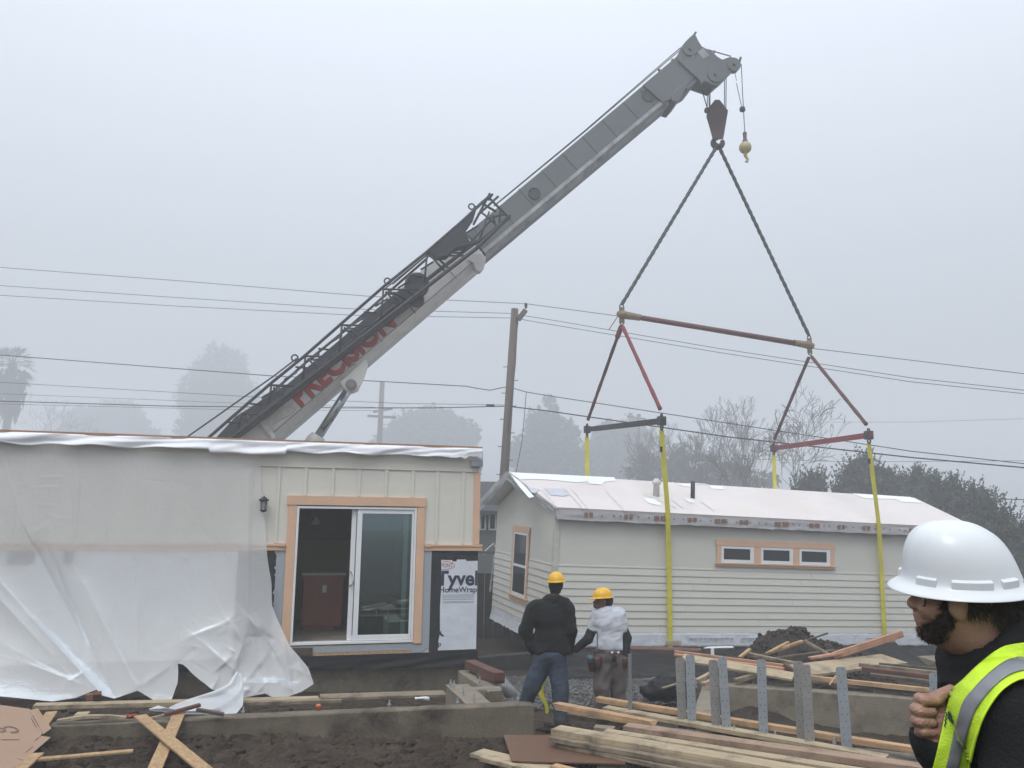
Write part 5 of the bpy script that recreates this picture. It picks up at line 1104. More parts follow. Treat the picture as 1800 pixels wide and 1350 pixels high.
# right-hand foundation box
R0, R1 = XY(1232, 1202, ZT), XY(1612, 1228, ZT); R1e = ext(R1, R0, .6)
zwall('foundation_wall', 'concrete foundation wall behind the row of steel straps', R0, R1e, ZT, -.3, .2)
N0, N1 = XY(1345, 1306, ZT), XY(1632, 1337, ZT); N1e = ext(N1, N0, 1.2); N0e = ext(N0, N1, .95)
zwall('foundation_wall', 'concrete foundation wall carrying the row of steel straps, half hidden by lumber', N0e, N1e, ZT, -.1, .2)
zwall('foundation_wall', 'short end wall of the concrete foundation beside the two leftmost steel strap pairs', (R0[0] + .02, R0[1]), XY(1214, 1262, ZT), ZT - .006, -.3, .2)
# anchor bolts
def bolt(px, py, z, h=.09, label=None, r=.008):
    p = on_z(px, py, z); o = MB().tube([p - Vector((0, 0, .02)), p + Vector((0, 0, h))], r, n=8).lathe([(r * 2.6, h * .45), (r * 2.6, h * .45 + .004), (r * 1.8, h * .45 + .005), (r * 1.8, h * .45 + .018), (r * .5, h * .45 + .019)], p, n=6)
    o.build('anchor_bolt', steel, None, label=label, cat='anchor bolt', group='anchor bolts standing in the footings')
for x, y, l in ((792, 1208, 'left one of two thin anchor bolts at the inner footing corner'), (798, 1210, 'right one of two thin anchor bolts at the inner footing corner'), (814, 1222, 'anchor bolt halfway along the short joining footing'), (833, 1235, 'anchor bolt where the joining footing meets the long footing'), (804, 1242, 'anchor bolt on the long footing just left of the joining footing'), (684, 1246, 'lone anchor bolt midway along the long footing'), (427, 1259, 'anchor bolt at the end of the twisted plastic tail'), (911, 1236, 'anchor bolt near the right end of the long footing'), (843, 1203, 'small anchor bolt beside the red timber'),
                (1363, 1303, 'anchor bolt right of the fifth steel strap'), (1467, 1315, 'anchor bolt just left of the eighth steel strap'), (1612, 1329, 'anchor bolt near the bearded man in the vest'), (1291, 1293, 'anchor bolt half buried in mud beside the fourth steel strap'), (1536, 1216, 'anchor bolt on the rear foundation wall'), (1224, 1206, 'anchor bolt on the end of the rear foundation wall')):
    bolt(x, y, ZT, label=l)
# steel straps cast into the foundation
sp_list = [((1187, 1203, 1156), (1192, 1207, 1276)), ((1205, 1221, 1151), (1209, 1224, 1281)), ((1245.5, 1261.5, 1160), (1251.5, 1267.5, 1287)), ((1262, 1277, 1154), (1270, 1286, 1292)), ((1330, 1346, 1159), (1335, 1351, 1301)), ((1394, 1411, 1162), (1401.5, 1418, 1307)), ((1407.5, 1424.5, 1168), (1416, 1433, 1316)), ((1469, 1487, 1172), (1480, 1499, 1321)), ((1633, 1651, 1183), (1640, 1658, 1334))]
names_ = ['leftmost of the upright galvanised steel straps', 'second steel strap from the left, tallest of the left pair', 'third steel strap from the left, browner and shorter', 'fourth steel strap from the left, bluish grey', 'fifth steel strap, standing alone between the pairs', 'sixth steel strap, partly behind its shorter twin', 'seventh steel strap, in front of the wide pair', 'eighth steel strap, alone right of the wide pair', 'short steel strap top showing beside the hand of the bearded man']
st1 = mat('strap steel blue', (.30, .335, .36), rough=.5, metal=.25, scale=5, var=.1, dirt=(.24, .24, .24), dirt_scale=3, dirt_amt=.4); st2 = mat('strap steel brown', (.27, .265, .255), rough=.55, metal=.2, scale=5, var=.12, dirt=(.19, .17, .15), dirt_scale=3, dirt_amt=.5)
hole = mat('punched hole', (.02, .02, .02), rough=.9)
for k, ((x0, x1, y0), (x2, x3, y1)) in enumerate(sp_list):
    pbm = on_z((x2 + x3) / 2, y1, ZT - .01); Y_ = pbm.y - (.03 if k in (0, 2, 6) else 0); bL, bR = at(x2, y1, Y_), at(x3, y1, Y_); tL, tR = at(x0, y0, Y_), at(x1, y0, Y_)
    o = empty('steel_strap', pbm, names_[k], 'steel strap', 'galvanised steel straps standing in the foundation'); r_ = .25; pts = [bL - Vector((0, 0, .15)), bR - Vector((0, 0, .15)), bR]
    w_ = (tR - tL); h_ = (tL - bL).normalized(); cr = w_.length * .22
    pts += [tR - h_ * cr, tR - h_ * cr * .3 - w_.normalized() * cr * .3, tR - w_.normalized() * cr, tL + w_.normalized() * cr, tL - h_ * cr * .3 + w_.normalized() * cr * .3, tL - h_ * cr, bL]
    MB().prism(pts, (0, .004, 0)).build('plate', (st2, st1)[1 if k in (1, 3, 4, 7, 8) else 0], o)
    q = MB(); Hh = (tL - bL).length; nrow = int(Hh / .052)
    for i in range(nrow):
        for s in ((.25, .75) if i % 2 else (.5,)) if i != nrow - 1 else (.5,):
            c = bL.lerp(tL, (i + .6) / nrow).lerp(bR.lerp(tR, (i + .6) / nrow), s + (.0 if i % 2 else (-.12 if i % 4 else .12))); q.lathe([(.0045, 0), (.0045, .0006)], c + Vector((0, -.0012, 0)), axis=(0, -1, 0), n=8)
    q.build('nail_hole', hole, o, kind='stuff')
# ------------------------------------------------------------------ boards
def grainmat(name, base, grain, dirt, amt=.6, ds=3.5):
    m = mat(name, base, rough=.78, scale=1.0, var=.12, stretch=(1.6, 55, 55), bump=.35, bscale=2, dirt=dirt, dirt_scale=ds, dirt_amt=amt, col2=grain); return m
G_fresh = grainmat('fresh pine', (.34, .20, .10), (.52, .34, .19), (.10, .075, .05)); G_pale = grainmat('pale form board', (.29, .225, .14), (.47, .375, .245), (.085, .07, .05), .75)
G_muddy = grainmat('muddy form board', (.17, .135, .09), (.30, .245, .17), (.055, .043, .032), .85); G_red = grainmat('redwood timber', (.085, .035, .025), (.15, .065, .045), (.05, .035, .028), .7); G_dark = grainmat('dark wet board', (.07, .052, .038), (.13, .10, .075), (.04, .03, .025), .7)
G_pink = grainmat('pink split lumber', (.34, .17, .10), (.50, .28, .18), (.13, .08, .05), .45); G_osb = mat('strand board strip', (.26, .15, .07), rough=.75, scale=34, col2=(.50, .34, .18), bump=.3, dirt=(.16, .11, .07), dirt_scale=5, dirt_amt=.5)
def board(label, p0, p1, w_, t_, m, name='board', cat='board', group=None, tilt=0.0, warp=.0, split=0.0):
    p0, p1 = Vector(p0), Vector(p1); d = p1 - p0; L_ = d.length; x = d.normalized(); y = Vector((0, 0, 1)).cross(x).normalized(); z = x.cross(y); rt = Matrix.Rotation(tilt, 3, x); y = rt @ y; z = rt @ z
    n = max(3, int(L_ / .15)); vs = []; fs = []; sd_ = RNG.uniform(0, 100)
    for i in range(n + 1):
        s = i / n; o_ = warp * math.sin(math.pi * s); e = .4 * w_ * split * (noise.noise((sd_, i, 0))) if i in (0, n) else 0
        for a, b in ((-1, -1), (1, -1), (1, 1), (-1, 1)): vs.append((L_ * s + e * a + (split * .06 * a * b if i in (0, n) else 0), a * w_ / 2 * (1 + .015 * noise.noise((sd_, s * 9, a))), b * t_ / 2 + o_ + .002 * noise.noise((sd_, s * 6, 3))))
    for i in range(n):
        for k in range(4): fs.append((i * 4 + k, i * 4 + (k + 1) % 4, (i + 1) * 4 + (k + 1) % 4, (i + 1) * 4 + k))
    fs += [(3, 2, 1, 0), tuple(n * 4 + k for k in range(4))]
    q = MB().add(vs, fs); o = q.build(name, m, None, bevel=.003, origin=(0, 0, 0)); o.matrix_world = Matrix(((x.x, y.x, z.x, p0.x), (x.y, y.y, z.y, p0.y), (x.z, y.z, z.z, p0.z), (0, 0, 0, 1)))
    return tag(o, label, cat, group)
def bz(label, a, b, za, zb, w_, t_, m, **k): return board(label, on_z(a[0], a[1], za), on_z(b[0], b[1], zb), w_, t_, m, **k)
GL = 'long boards piled in the foreground'
# foreground lumber (top centre lines traced, resting on the footing and on each other)
bz('yellowish board at the back of the foreground pile, its split end beside the gloved worker', (1050, 1229), (1760, 1342), .50, .50, .09, .05, G_fresh, group=GL)
bz('pale muddy board second from the back, lying along the strap wall', (1064, 1245), (1560, 1333), .46, .46, .13, .04, G_pale, group=GL)
bz('bright board with a sawn orange end, pointing at the jeans of the dark-hooded worker', (977, 1240), (1150, 1273), .56, .53, .10, .06, G_fresh, group=GL, split=.3)
bz('reddish muddy long board just in front of the steel straps', (1100, 1279), (1760, 1371), .52, .52, .15, .055, grainmat('reddish form board', (.25, .16, .11), (.38, .27, .19), (.10, .06, .045), .8), group=GL)
bz('thinner pale board between the reddish long board and the widest front board', (1064, 1287), (1700, 1386), .50, .50, .12, .04, G_pale, group=GL)
bz('widest pale board on the front of the pile', (977, 1283), (1560, 1383), .50, .50, .19, .05, G_pale, group=GL)
bz('dark-edged board directly under the widest front board', (972, 1296), (1500, 1392), .455, .455, .17, .04, G_muddy, group=GL)
bz('lowest board of the foreground pile', (985, 1306), (1420, 1398), .41, .41, .16, .04, G_muddy, group=GL)
bz('short stub of board under the sawn orange end', (1045, 1281), (1080, 1284), .46, .46, .12, .05, G_muddy, group=GL)
bz('muddy board between the sawn orange end and the front boards', (1000, 1256), (1200, 1290), .46, .47, .13, .04, G_muddy, group=GL)
bz('wide weathered board low at the bottom edge, left of the brown panel', (838, 1323), (1100, 1385), .34, .34, .20, .03, G_pale, group=GL)
bz('narrow board lying on the low weathered board at the bottom edge', (846, 1333), (1020, 1376), .37, .37, .06, .035, G_pale, group=GL)
bz('tan board at the bottom edge, overlapping the low weathered board', (972, 1347), (1150, 1390), .36, .36, .10, .03, G_fresh, group=GL)
# brown panel, concrete pier
pn = [on_z(x, y, z) for x, y, z in ((885, 1294, .37), (1062, 1294, .38), (1100, 1345, .38), (900, 1340, .36))]
tag(MB().prism(pn, (0, 0, .012)).build('hardboard_sheet', mat('brown hardboard', (.125, .062, .032), rough=.6, var=.1, scale=2, dirt=(.08, .045, .03), dirt_amt=.5), None), 'reddish brown hardboard panel lying on the mud behind the low boards', 'panel')
c = on_z(1078, 1337, .36); PR = empty('concrete_pier', (c.x, c.y, .2), 'small square concrete pier with a bolt, under the foreground boards', 'concrete pier')
MB().prism([Vector((c.x - .16, c.y - .14, .2)), Vector((c.x + .16, c.y - .12, .2)), Vector((c.x + .15, c.y + .16, .2)), Vector((c.x - .15, c.y + .15, .2))], (0, 0, .16)).build('block', concrete, PR, bevel=.01)
MB().tube([c + Vector((-.06, .03, 0)), c + Vector((-.06, .03, .1))], .009).lathe([(.02, .05), (.02, .07)], c + Vector((-.06, .03, 0)), n=6).build('bolt', steel, PR)
# rebar stake
p = on_z(1108, 1258, .42); tag(MB().tube([p - Vector((0, 0, .3)), at(1107, 1150, p.y)], .019, n=8).build('steel_stake', mat('grey stake', (.20, .21, .21), metal=.3, rough=.6, dirt=(.15, .1, .07), dirt_amt=.6)), 'thin grey steel stake standing in front of the worker in the white shirt', 'stake')
# debris pile behind the foundation wall
mound = MB(); mc = at(1428, 1150, 12.6); P = []
for j in range(70):
    row = []
    for i in range(110):
        x = -1.9 + 3.8 * i / 109; y = -1.3 + 2.6 * j / 69; pxx = 1428 + x * 113
        h = float(np.interp(x, [-1.9, -1.2, -1.0, -.85, -.72, -.47, -.27, -.08, .05, .37, .58, .77, 1.1, 1.5, 1.9], [0, .1, .3, .55, .8, .9, 1.0, .98, .9, .8, .74, .68, .5, .2, 0])); h *= math.exp(-(y / .75) ** 2)
        n_ = .12 * noise.noise((x * 3, y * 3, 1)) + .07 * abs(noise.noise((x * 8, y * 8, 2))) + .04 * noise.noise((x * 19, y * 19, 3)); row.append((mc.x + x, 12.8 + y, -.23 + h + n_ * min(1, h * 3) - (.05 if h < .02 else 0)))
    P.append(row)
mound.grid(P)
for i in range(500):
    x = RNG.uniform(-1.0, 1.1); y = RNG.uniform(-.9, .3); j, i2 = int((y + 1.3) / 2.6 * 69), int((x + 1.9) / 3.8 * 109); s = RNG.uniform(.012, .05); rock(mound, Vector(P[j][i2]) + Vector((0, 0, s * .2)), (s, s, s * .8), i)
dirtm = mat('piled earth', (.018, .0135, .010), rough=.9, scale=4, col2=(.045, .034, .025), bump=.9, bscale=25)
tag(mound.build('dirt_mound', dirtm, None), 'dark heap of lumpy earth in front of the hoisted house', 'dirt mound')
deb = MB(); P = []
for j in range(40):
    row = []
    for i in range(90):
        x = 2.2 + 5.6 * i / 89; y = 9.9 + 2.9 * j / 39; e = min(1, min(i, 89 - i) / 12, min(j, 39 - j) / 6); row.append((x, y, float(np.interp(y, YS, ZS)) - .06 + e * (.34 + .1 * noise.noise((x, y, 5)) + .08 * noise.noise((x * 3, y * 3, 7)) + .05 * noise.noise((x * 9, y * 9, 2)))))
    P.append(row)
deb.grid(P); tag(deb.build('rubble', dirtm, None), 'dark rubble and earth under the heap of scrap lumber', None, None, 'stuff')
GD = 'scrap lumber heaped behind the foundation wall'
def dz(label, a, b, Ya, Yb, w_, t_, m, **k): return board(label, at(a[0], a[1], Ya), at(b[0], b[1], Yb), w_, t_, m, group=GD, cat='scrap board', **k)
dz('long reddish split board at the top left of the scrap heap', (1186, 1146), (1382, 1171), 11.4, 10.6, .05, .04, G_pink)
dz('second reddish board lying just under the first at the left of the scrap heap', (1186, 1151), (1378, 1176), 11.2, 10.5, .07, .03, G_pink)
dz('pale form board sloping from the first steel straps to the heap centre', (1200, 1156), (1395, 1190), 11.0, 10.3, .20, .03, G_pale, tilt=.25)
dz('yellow edged board running along the rear foundation wall', (1365, 1185), (1640, 1214), 10.5, 9.8, .07, .05, G_fresh)
dz('dark board under the yellow edged one', (1380, 1194), (1640, 1219), 10.4, 9.9, .09, .03, G_dark)
dz('wide weathered plank lying flat in the middle of the scrap heap', (1402, 1180), (1572, 1159), 10.9, 11.7, .42, .035, G_pale, tilt=.12)
dz('pinkish stick raised at the right, pointing up past the second yellow strap', (1464, 1153), (1586, 1114), 11.5, 11.7, .05, .09, G_pink)
dz('bright split stick leaning left in front of the earth heap', (1348, 1149), (1411, 1127), 11.6, 11.8, .05, .035, G_fresh)
dz('thin yellowish stick crossing under the bright split stick', (1352, 1147), (1386, 1129), 11.5, 11.8, .045, .03, G_fresh)
dz('thin dark stick rising across the earth heap', (1335, 1153), (1455, 1113), 11.9, 12.1, .03, .02, G_dark)
dz('brown stick sloping down to the right from the split sticks', (1413, 1126), (1466, 1156), 11.7, 11.5, .05, .035, G_muddy)
dz('short tan stick standing up near the left of the heap', (1300, 1156), (1319, 1141), 11.3, 11.4, .05, .03, G_fresh)
dz('brown plank from the left of the heap to its centre', (1312, 1149), (1396, 1166), 11.5, 11.2, .09, .04, G_muddy)
dz('grey wet board across the heap behind the wide plank', (1350, 1160), (1468, 1144), 11.6, 11.9, .08, .04, G_dark)
dz('tan board end poking out behind the wide plank', (1423, 1157), (1480, 1148), 11.4, 11.5, .08, .03, G_pink)
dz('uppermost of the brown boards stacked at the right of the heap', (1510, 1168), (1679, 1186), 10.9, 10.4, .06, .04, G_muddy)
dz('second of the brown boards stacked at the right of the heap', (1515, 1175), (1690, 1196), 10.7, 10.2, .10, .05, G_red)
dz('dark board low in the right of the heap', (1530, 1186), (1680, 1204), 10.5, 10.1, .10, .04, G_dark)
dz('thin board at the far right, above the stacked brown boards', (1545, 1167), (1668, 1177), 11.3, 11.0, .05, .03, G_dark)
dz('short brown board behind the steel straps at the left', (1292, 1197), (1330, 1186), 10.4, 10.5, .06, .05, G_muddy)
dz('small tan scrap beside the leftmost straps', (1225, 1196), (1248, 1184), 10.3, 10.5, .05, .03, G_pale)
dz('thin scrap leaning left behind the first steel strap', (1164, 1210), (1222, 1192), 10.2, 10.5, .03, .02, G_muddy)
dz('tiny splinter hanging over the foundation wall', (1458, 1204), (1470, 1187), 10.0, 10.1, .02, .012, G_fresh)
dz('knotty brown offcut at the heap centre', (1378, 1169), (1402, 1183), 10.6, 10.5, .07, .05, G_red)
dz('tan offcut low at the left of the rear foundation wall', (1236, 1203), (1262, 1193), 10.1, 10.2, .05, .04, G_fresh)
q = MB(); rock(q, at(1670, 1166, 11.5), (.42, .3, .11), 3); tag(q.build('flat_stone', concrete, None), 'flat greyish slab leaning at the right of the scrap heap', 'slab')
MB().box((2.2, 11.7, -.05), (4.0, 11.9, -.02)).build('white_sheet_scrap', white, None, label='thin white strip lying below the hoisted house, left of the earth heap', cat='strip') if False else None
a = at(1237, 1140, 13.5); b = at(1290, 1139, 13.6); tag(MB().prism([a, a + Vector((.1, .12, .0)), b + Vector((0, .1, 0)), b], (0, 0, .012)).box((a.x + .12, a.y + .02, a.z - .12), (a.x + .17, a.y + .05, a.z)).build('white_panel_scrap', white), 'thin white panel scrap propped below the hoisted house wall', 'panel scrap')
dz('dark red board lying under the foot of the left yellow strap', (1100, 1139), (1232, 1143), 14.5, 14.2, .3, .03, G_red)
# black bag
q = shapes([('e', (0, 0, .12), (.26, .2, .17)), ('e', (.2, .02, .1), (.2, .16, .13)), ('e', (-.2, 0, .07), (.16, .16, .1))], .06)
V, Fq = nets(lambda P: q(P) + .03 * fbm(P, 12, 3), (-.5, -.4, -.12), (.55, .4, .45), .018)
c = on_z(1172, 1226, .02); mesh_np('black_bag', V, Fq, rubber, None, mw=Matrix.Translation((c.x, c.y, .02)), label='crumpled black plastic bag left of the first steel strap', cat='plastic bag')
# ------------------------------------------------------------------ middle and left ground objects
bz('red brown timber resting on the footing near the left house corner', (826, 1167), (878, 1190), .50, .50, .15, .10, G_red, name='red_timber', cat='timber')
bz('lower red timber stub under the upper red timber', (845, 1187), (880, 1198), .44, .44, .12, .05, G_red, name='red_timber', cat='timber')
P = []
A_, B_, C_, D_ = on_z(886, 1189, .40), on_z(914, 1222, .08), on_z(889, 1226, .1), on_z(880, 1207, .36)
for i in range(81):
    s = i / 80; l_, r_ = A_.lerp(B_, s), D_.lerp(C_, s); P.append([l_ + Vector((0, 0, .014 * math.sin(s * 75))), l_.lerp(r_, .5) + Vector((0, 0, .014 * math.sin(s * 75))), r_ + Vector((0, 0, .014 * math.sin(s * 75)))])
tag(MB().grid(P).build('corrugated_sheet', mat('pale corrugated', (.42, .42, .40), rough=.5, dirt=(.2, .18, .15), dirt_amt=.5), None, smooth=True, solid=.004), 'small pale corrugated sheet beside the legs of the dark-hooded worker', 'corrugated sheet')
bz('long weathered plank inside the foundation, in front of the left house', (563, 1226), (782, 1219), .12, .10, .26, .035, G_muddy, name='plank', cat='plank')
bz('pale plank along the inner edge of the left foundation, mostly under the sheet', (60, 1242), (560, 1229), .18, .10, .16, .05, G_pale, name='plank', cat='plank')
bz('broken plank left of the long weathered one', (420, 1236), (600, 1231), .12, .10, .13, .04, G_muddy, name='plank', cat='plank')
p = on_z(559.5, 1249, ZT); OC = empty('rebar_cap', p, 'bright orange mushroom cap on a bar in the long footing', 'rebar cap'); org = mat('orange plastic', (.55, .13, .025), rough=.5)
MB().tube([p, p + Vector((0, 0, .05))], .008).build('bar', steel, OC); MB().lathe([(.014, .0), (.018, .03), (.026, .035), (.028, .05), (.018, .062), (.004, .065)], p + Vector((0, 0, -.0)), n=16).build('cap', org, OC, smooth=True)
c = on_z(741, 1231, .12); q = shapes([('c', (-.07, 0, .02), (.0, 0, .03), .02, .012), ('c', (0, 0, .03), (.08, .01, .02), .012, .024)], .01); V, Fq = nets(lambda P: q(P) + .006 * fbm(P, 50, 2), (-.13, -.06, -.02), (.14, .06, .08), .006); mesh_np('paper_scrap', V, Fq, white, None, mw=Matrix.Translation(c), label='small crumpled white paper scrap lying inside the footing', cat='paper scrap')
# strand board strips
bz('strand board strip of the X that slants down to the right, lying on top', (246, 1258), (395, 1382), .49, .37, .115, .018, G_osb, name='board_strip', cat='board strip', group='strand board strips in the mud')
bz('strand board strip of the X that slants down to the left, lying underneath', (316, 1251), (262, 1375), .46, .355, .115, .018, G_osb, name='board_strip', cat='board strip', group='strand board strips in the mud')
bz('strand board strip lying nearly level in the mud left of the X', (42, 1337), (234, 1320), .385, .385, .075, .018, G_osb, name='board_strip', cat='board strip', group='strand board strips in the mud')
bz('short strand board end sticking out from under the cardboard', (91, 1252), (74, 1276), .46, .44, .10, .018, G_osb, name='board_strip', cat='board strip', group='strand board strips in the mud')
bz('strand board end at the lower left corner under the cardboard', (66, 1325), (10, 1375), .40, .39, .10, .018, G_osb, name='board_strip', cat='board strip', group='strand board strips in the mud')
bz('reddish stick resting on the plastic tail, pointing up right', (290, 1256), (352, 1239), .47, .52, .05, .03, G_red, name='stick', cat='stick')
bz('dark stick resting on the plastic tail, pointing down right', (345, 1247), (394, 1256), .52, .46, .055, .03, G_dark, name='stick', cat='stick')
bz('pale square offcut lying behind the long footing near the cardboard', (132, 1258), (155, 1257), .44, .44, .16, .035, G_pale, name='offcut', cat='offcut')
bz('long pale splintered strip lying on the long footing', (100, 1268), (222, 1262), .45, .45, .05, .03, G_pale, name='splintered_strip', cat='strip', warp=.03)
bz('thin stick lying on the long footing beside the top of the X', (260, 1263), (292, 1256), .44, .45, .02, .015, G_pale, name='stick', cat='stick')
bz('broken brown block under the plastic sheet, upright', (171, 1232), (171, 1218), .12, .30, .09, .04, redwood, name='wood_block', cat='wood block')
bz('broken brown block under the plastic sheet, lying beside the upright one', (152, 1226), (168, 1224), .14, .15, .08, .07, redwood, name='wood_block', cat='wood block')
for (x, y, z, l, nm) in ((230, 1261, .45, 'small red rag on the long footing at the top of the X', 'red_rag'), (302, 1321, .34, 'small orange red scrap in the mud between the arms of the X', 'orange_scrap')):
    c = on_z(x, y, z); q = shapes([('c', (-.05, 0, .01), (.05, .01, .02), .016, .012), ('c', (0, -.03, .01), (.02, .03, .02), .012, .01)], .01); V, Fq = nets(lambda P: q(P) + .005 * fbm(P, 60, 2), (-.1, -.07, -.03), (.1, .07, .06), .006); mesh_np(nm, V, Fq, mat('dull red cloth', (.28, .05, .03), rough=.8, var=.3, scale=30), None, mw=Matrix.Translation(c), label=l, cat='scrap')
# cardboard
cbm = mat('cardboard', (.34, .225, .155), rough=.8, scale=1.5, var=.06, dirt=(.27, .17, .115), dirt_scale=1.6, dirt_amt=.5)
CB = empty('flattened_cardboard_box', on_z(40, 1330, .3), 'flattened brown cardboard box with printing, in the lower left corner', 'cardboard box')
A0 = on_z(-60, 1380, .42); B0 = on_z(95, 1290, .43); C0 = on_z(-20, 1245, .66); cn = (B0 - A0).cross(C0 - A0).normalized(); cn = cn if cn.z > 0 else -cn
def Cpt(px, py, lift=0.0):
    d = ray(px, py); q0 = A0 + cn * lift; return CAM + d * ((q0 - CAM).dot(cn) / d.dot(cn))
def cpoly(pts, name, lift, m=cbm, th=.005, par=CB):
    ps_ = [Cpt(x, y, lift) for x, y in pts]; return MB().prism(ps_, cn * th).build(name, m, par)
cpoly([(-90, 1236), (0, 1240), (52, 1247), (74, 1290), (38, 1337), (0, 1347), (-90, 1375)], 'panel', 0)
cpoly([(51, 1249), (66, 1245.5), (90, 1281), (76, 1291)], 'flap', .004, th=.004)
cpoly([(72, 1294), (89, 1296.5), (42, 1337), (30, 1334)], 'flap', .004, th=.004)
cpoly([(-20, 1350), (30, 1335), (43, 1339), (20, 1352), (-30, 1364)], 'flap', .008, th=.004)
cpoly([(-40, 1300), (60, 1310), (30, 1350), (-80, 1380)], 'panel', -.02)
dkb = mat('box ink', (.15, .095, .07), rough=.8)
vs, fs = text_mesh('Con', 1.0, .02); e0, e1 = Cpt(23, 1275, .008), Cpt(-2, 1279, .008); ex = (e1 - e0).normalized(); ey = cn.cross(ex).normalized(); s = .17
MB().add([e0 + ex * a * s + ey * b * s for a, b in vs], fs).build('printed_lettering', dkb, CB)
q = MB()
for a_, b_ in (((55, 1262), (64, 1278)), ((58, 1258), (68, 1276)), ((46, 1322), (58, 1312)), ((62, 1301), (68, 1296)), ((2, 1300), (34, 1300))): q.bar(Cpt(*a_, .0095), Cpt(*b_, .0095), .006, .002, up=cn)
q.build('crease', dkb, CB)
# ------------------------------------------------------------------ people
def netsax(f, ax):
    """surface nets on a grid with uneven steps"""
    n = [len(a) for a in ax]
    g = lambda P: f(np.stack([np.interp(P[:, i], np.arange(n[i]), ax[i]) for i in range(3)], 1))
    V, Fq = nets(g, (0, 0, 0), (n[0] - 1, n[1] - 1, n[2] - 1), 1.0)
    return np.stack([np.interp(V[:, i], np.arange(n[i]), ax[i]) for i in range(3)], 1), Fq
def steps(*seg):
    out = [seg[0][0]]
    for a, b, h in seg:
        k = max(1, int(round((b - a) / h))); out += list(a + (b - a) * (np.arange(k) + 1) / k)
    return np.array(out)
def finish(V, Fq, root, name, m, parent=None, **kw):
    c = np.array(root); return mesh_np(name, V - c, Fq, m, parent, **kw)
skinD = mat('deep skin', (.15, .075, .05), rough=.55, var=.12, scale=12); skinF = mat('tanned skin', (.38, .215, .155), rough=.5, var=.13, scale=28, bump=.3, bscale=190)
hatY = mat('yellow hard hat', (.70, .39, .012), rough=.35, var=.04); denim = mat('denim', (.026, .042, .066), rough=.85, scale=9, var=.35, bump=.3, bscale=40, dirt=(.06, .06, .06), dirt_scale=4, dirt_amt=.3)
hoodie = mat('black hoodie', (.004, .0055, .005), rough=.95, var=.3, scale=10, bump=.3, bscale=50); knit = mat('dark knit', (.013, .014, .015), rough=.95, var=.3)
tee = mat('white tee', (.50, .52, .57), rough=.9, scale=3, var=.08, bump=.2, bscale=20, dirt=(.30, .31, .32), dirt_scale=9, dirt_amt=.55); sleeve = mat('black sleeve', (.009, .010, .014), rough=.8, var=.3)
greyp = mat('grey work trousers', (.105, .09, .085), rough=.9, scale=4, var=.3, bump=.3, bscale=25); leather = mat('brown leather', (.065, .032, .022), rough=.6, var=.4, scale=9); boot = mat('muddy boots', (.03, .025, .02), rough=.8, var=.4)
def hat_cap(c, r, m, parent, yaw, tilt=(0, 0)):
    """cap style hard hat: ribbed dome, rolled rim, short visor towards yaw"""
    n = 36; V = []; rows = 12; c = Vector(c); Rm = Matrix.Rotation(yaw, 3, 'Z') @ Matrix.Rotation(tilt[0], 3, 'Y') @ Matrix.Rotation(tilt[1], 3, 'X')
    for j in range(rows + 1):
        t_ = j / rows * math.pi / 2; 
        for i in range(n):
            a = 2 * math.pi * i / n; rr_ = r * math.sin(t_) ** .85 if j else .0005; x, y = math.cos(a) * rr_ * 1.16, math.sin(a) * rr_ * .96; z = r * 1.02 * math.cos(t_)
            rib = .006 * math.exp(-(y / .016) ** 2) + .004 * math.exp(-((abs(y) - .045) / .01) ** 2) if j < rows - 1 else 0
            V.append(c + Rm @ Vector((x, y, z + rib)))
    for k, (ex_, dz_) in enumerate(((.016, -.003), (.018, -.010), (.002, -.012))):
        for i in range(n):
            a = 2 * math.pi * i / n; vis = max(0, math.cos(a)) ** 2.5 * .045 * (1 if k < 2 else 0); rr_ = r + ex_
            V.append(c + Rm @ Vector((math.cos(a) * rr_ * 1.16 + vis, math.sin(a) * rr_ * .96, dz_ - vis * .25)))
    Fq = [(j * n + i, j * n + (i + 1) % n, (j + 1) * n + (i + 1) % n, (j + 1) * n + i) for j in range(rows + 3) for i in range(n)]
    o = MB().add(V, Fq).build('hard_hat', m, parent, smooth=True)
    q = MB()
    for s in (-1, 1):
        for a in (.7, 1.57, 2.4): q.obox(c + Rm @ Vector((math.cos(a) * r * 1.19, s * math.sin(a) * r * .985, .004)), Rm @ Vector((.012, 0, 0)), Rm @ Vector((0, .004, 0)), Rm @ Vector((0, 0, .005)))
    q.build('strap_slot', m, o, bevel=.002); return o
def fold(P, amp, s, seed=1):
    Q = P * np.array([1.0, 1.0, 1.0]); Q = np.stack([P[:, 0] * 1.25 + P[:, 2] * .55, P[:, 1], P[:, 2] * 1.0 - P[:, 0] * .5], 1) * np.array([.55, .8, 1.7]); return amp * fbm(Q, s, 2, seed)
# --- worker in the dark hoodie
Y1 = 9.4
def a1(px, py, dy=0.0): return tuple(at(px, py, Y1 + dy))
root = Vector((at(955, 1280, 9.35).x, 9.35, ground_z(.4, 9.3, False)))
LF, RF = a1(916, 1258, .1), a1(985, 1277, -.15)
legs = [('e', a1(967, 1152), (.175, .125, .12)), ('c', a1(955, 1163), a1(936, 1205, .0), .100, .078), ('c', a1(936, 1205), a1(918, 1250, .1), .078, .055), ('c', a1(979, 1163), a1(985, 1215, -.06), .100, .077), ('c', a1(985, 1215, -.06), a1(985, 1268, -.12), .077, .058)]
armL = [('c', a1(937, 1073), a1(923, 1108, -.03), .070, .055), ('c', a1(923, 1108, -.03), a1(936, 1141, .03), .053, .036)]
armR = [('c', a1(997, 1071), a1(1003, 1107, -.02), .070, .055), ('c', a1(1003, 1107, -.02), a1(1001, 1140, .06), .053, .036)]
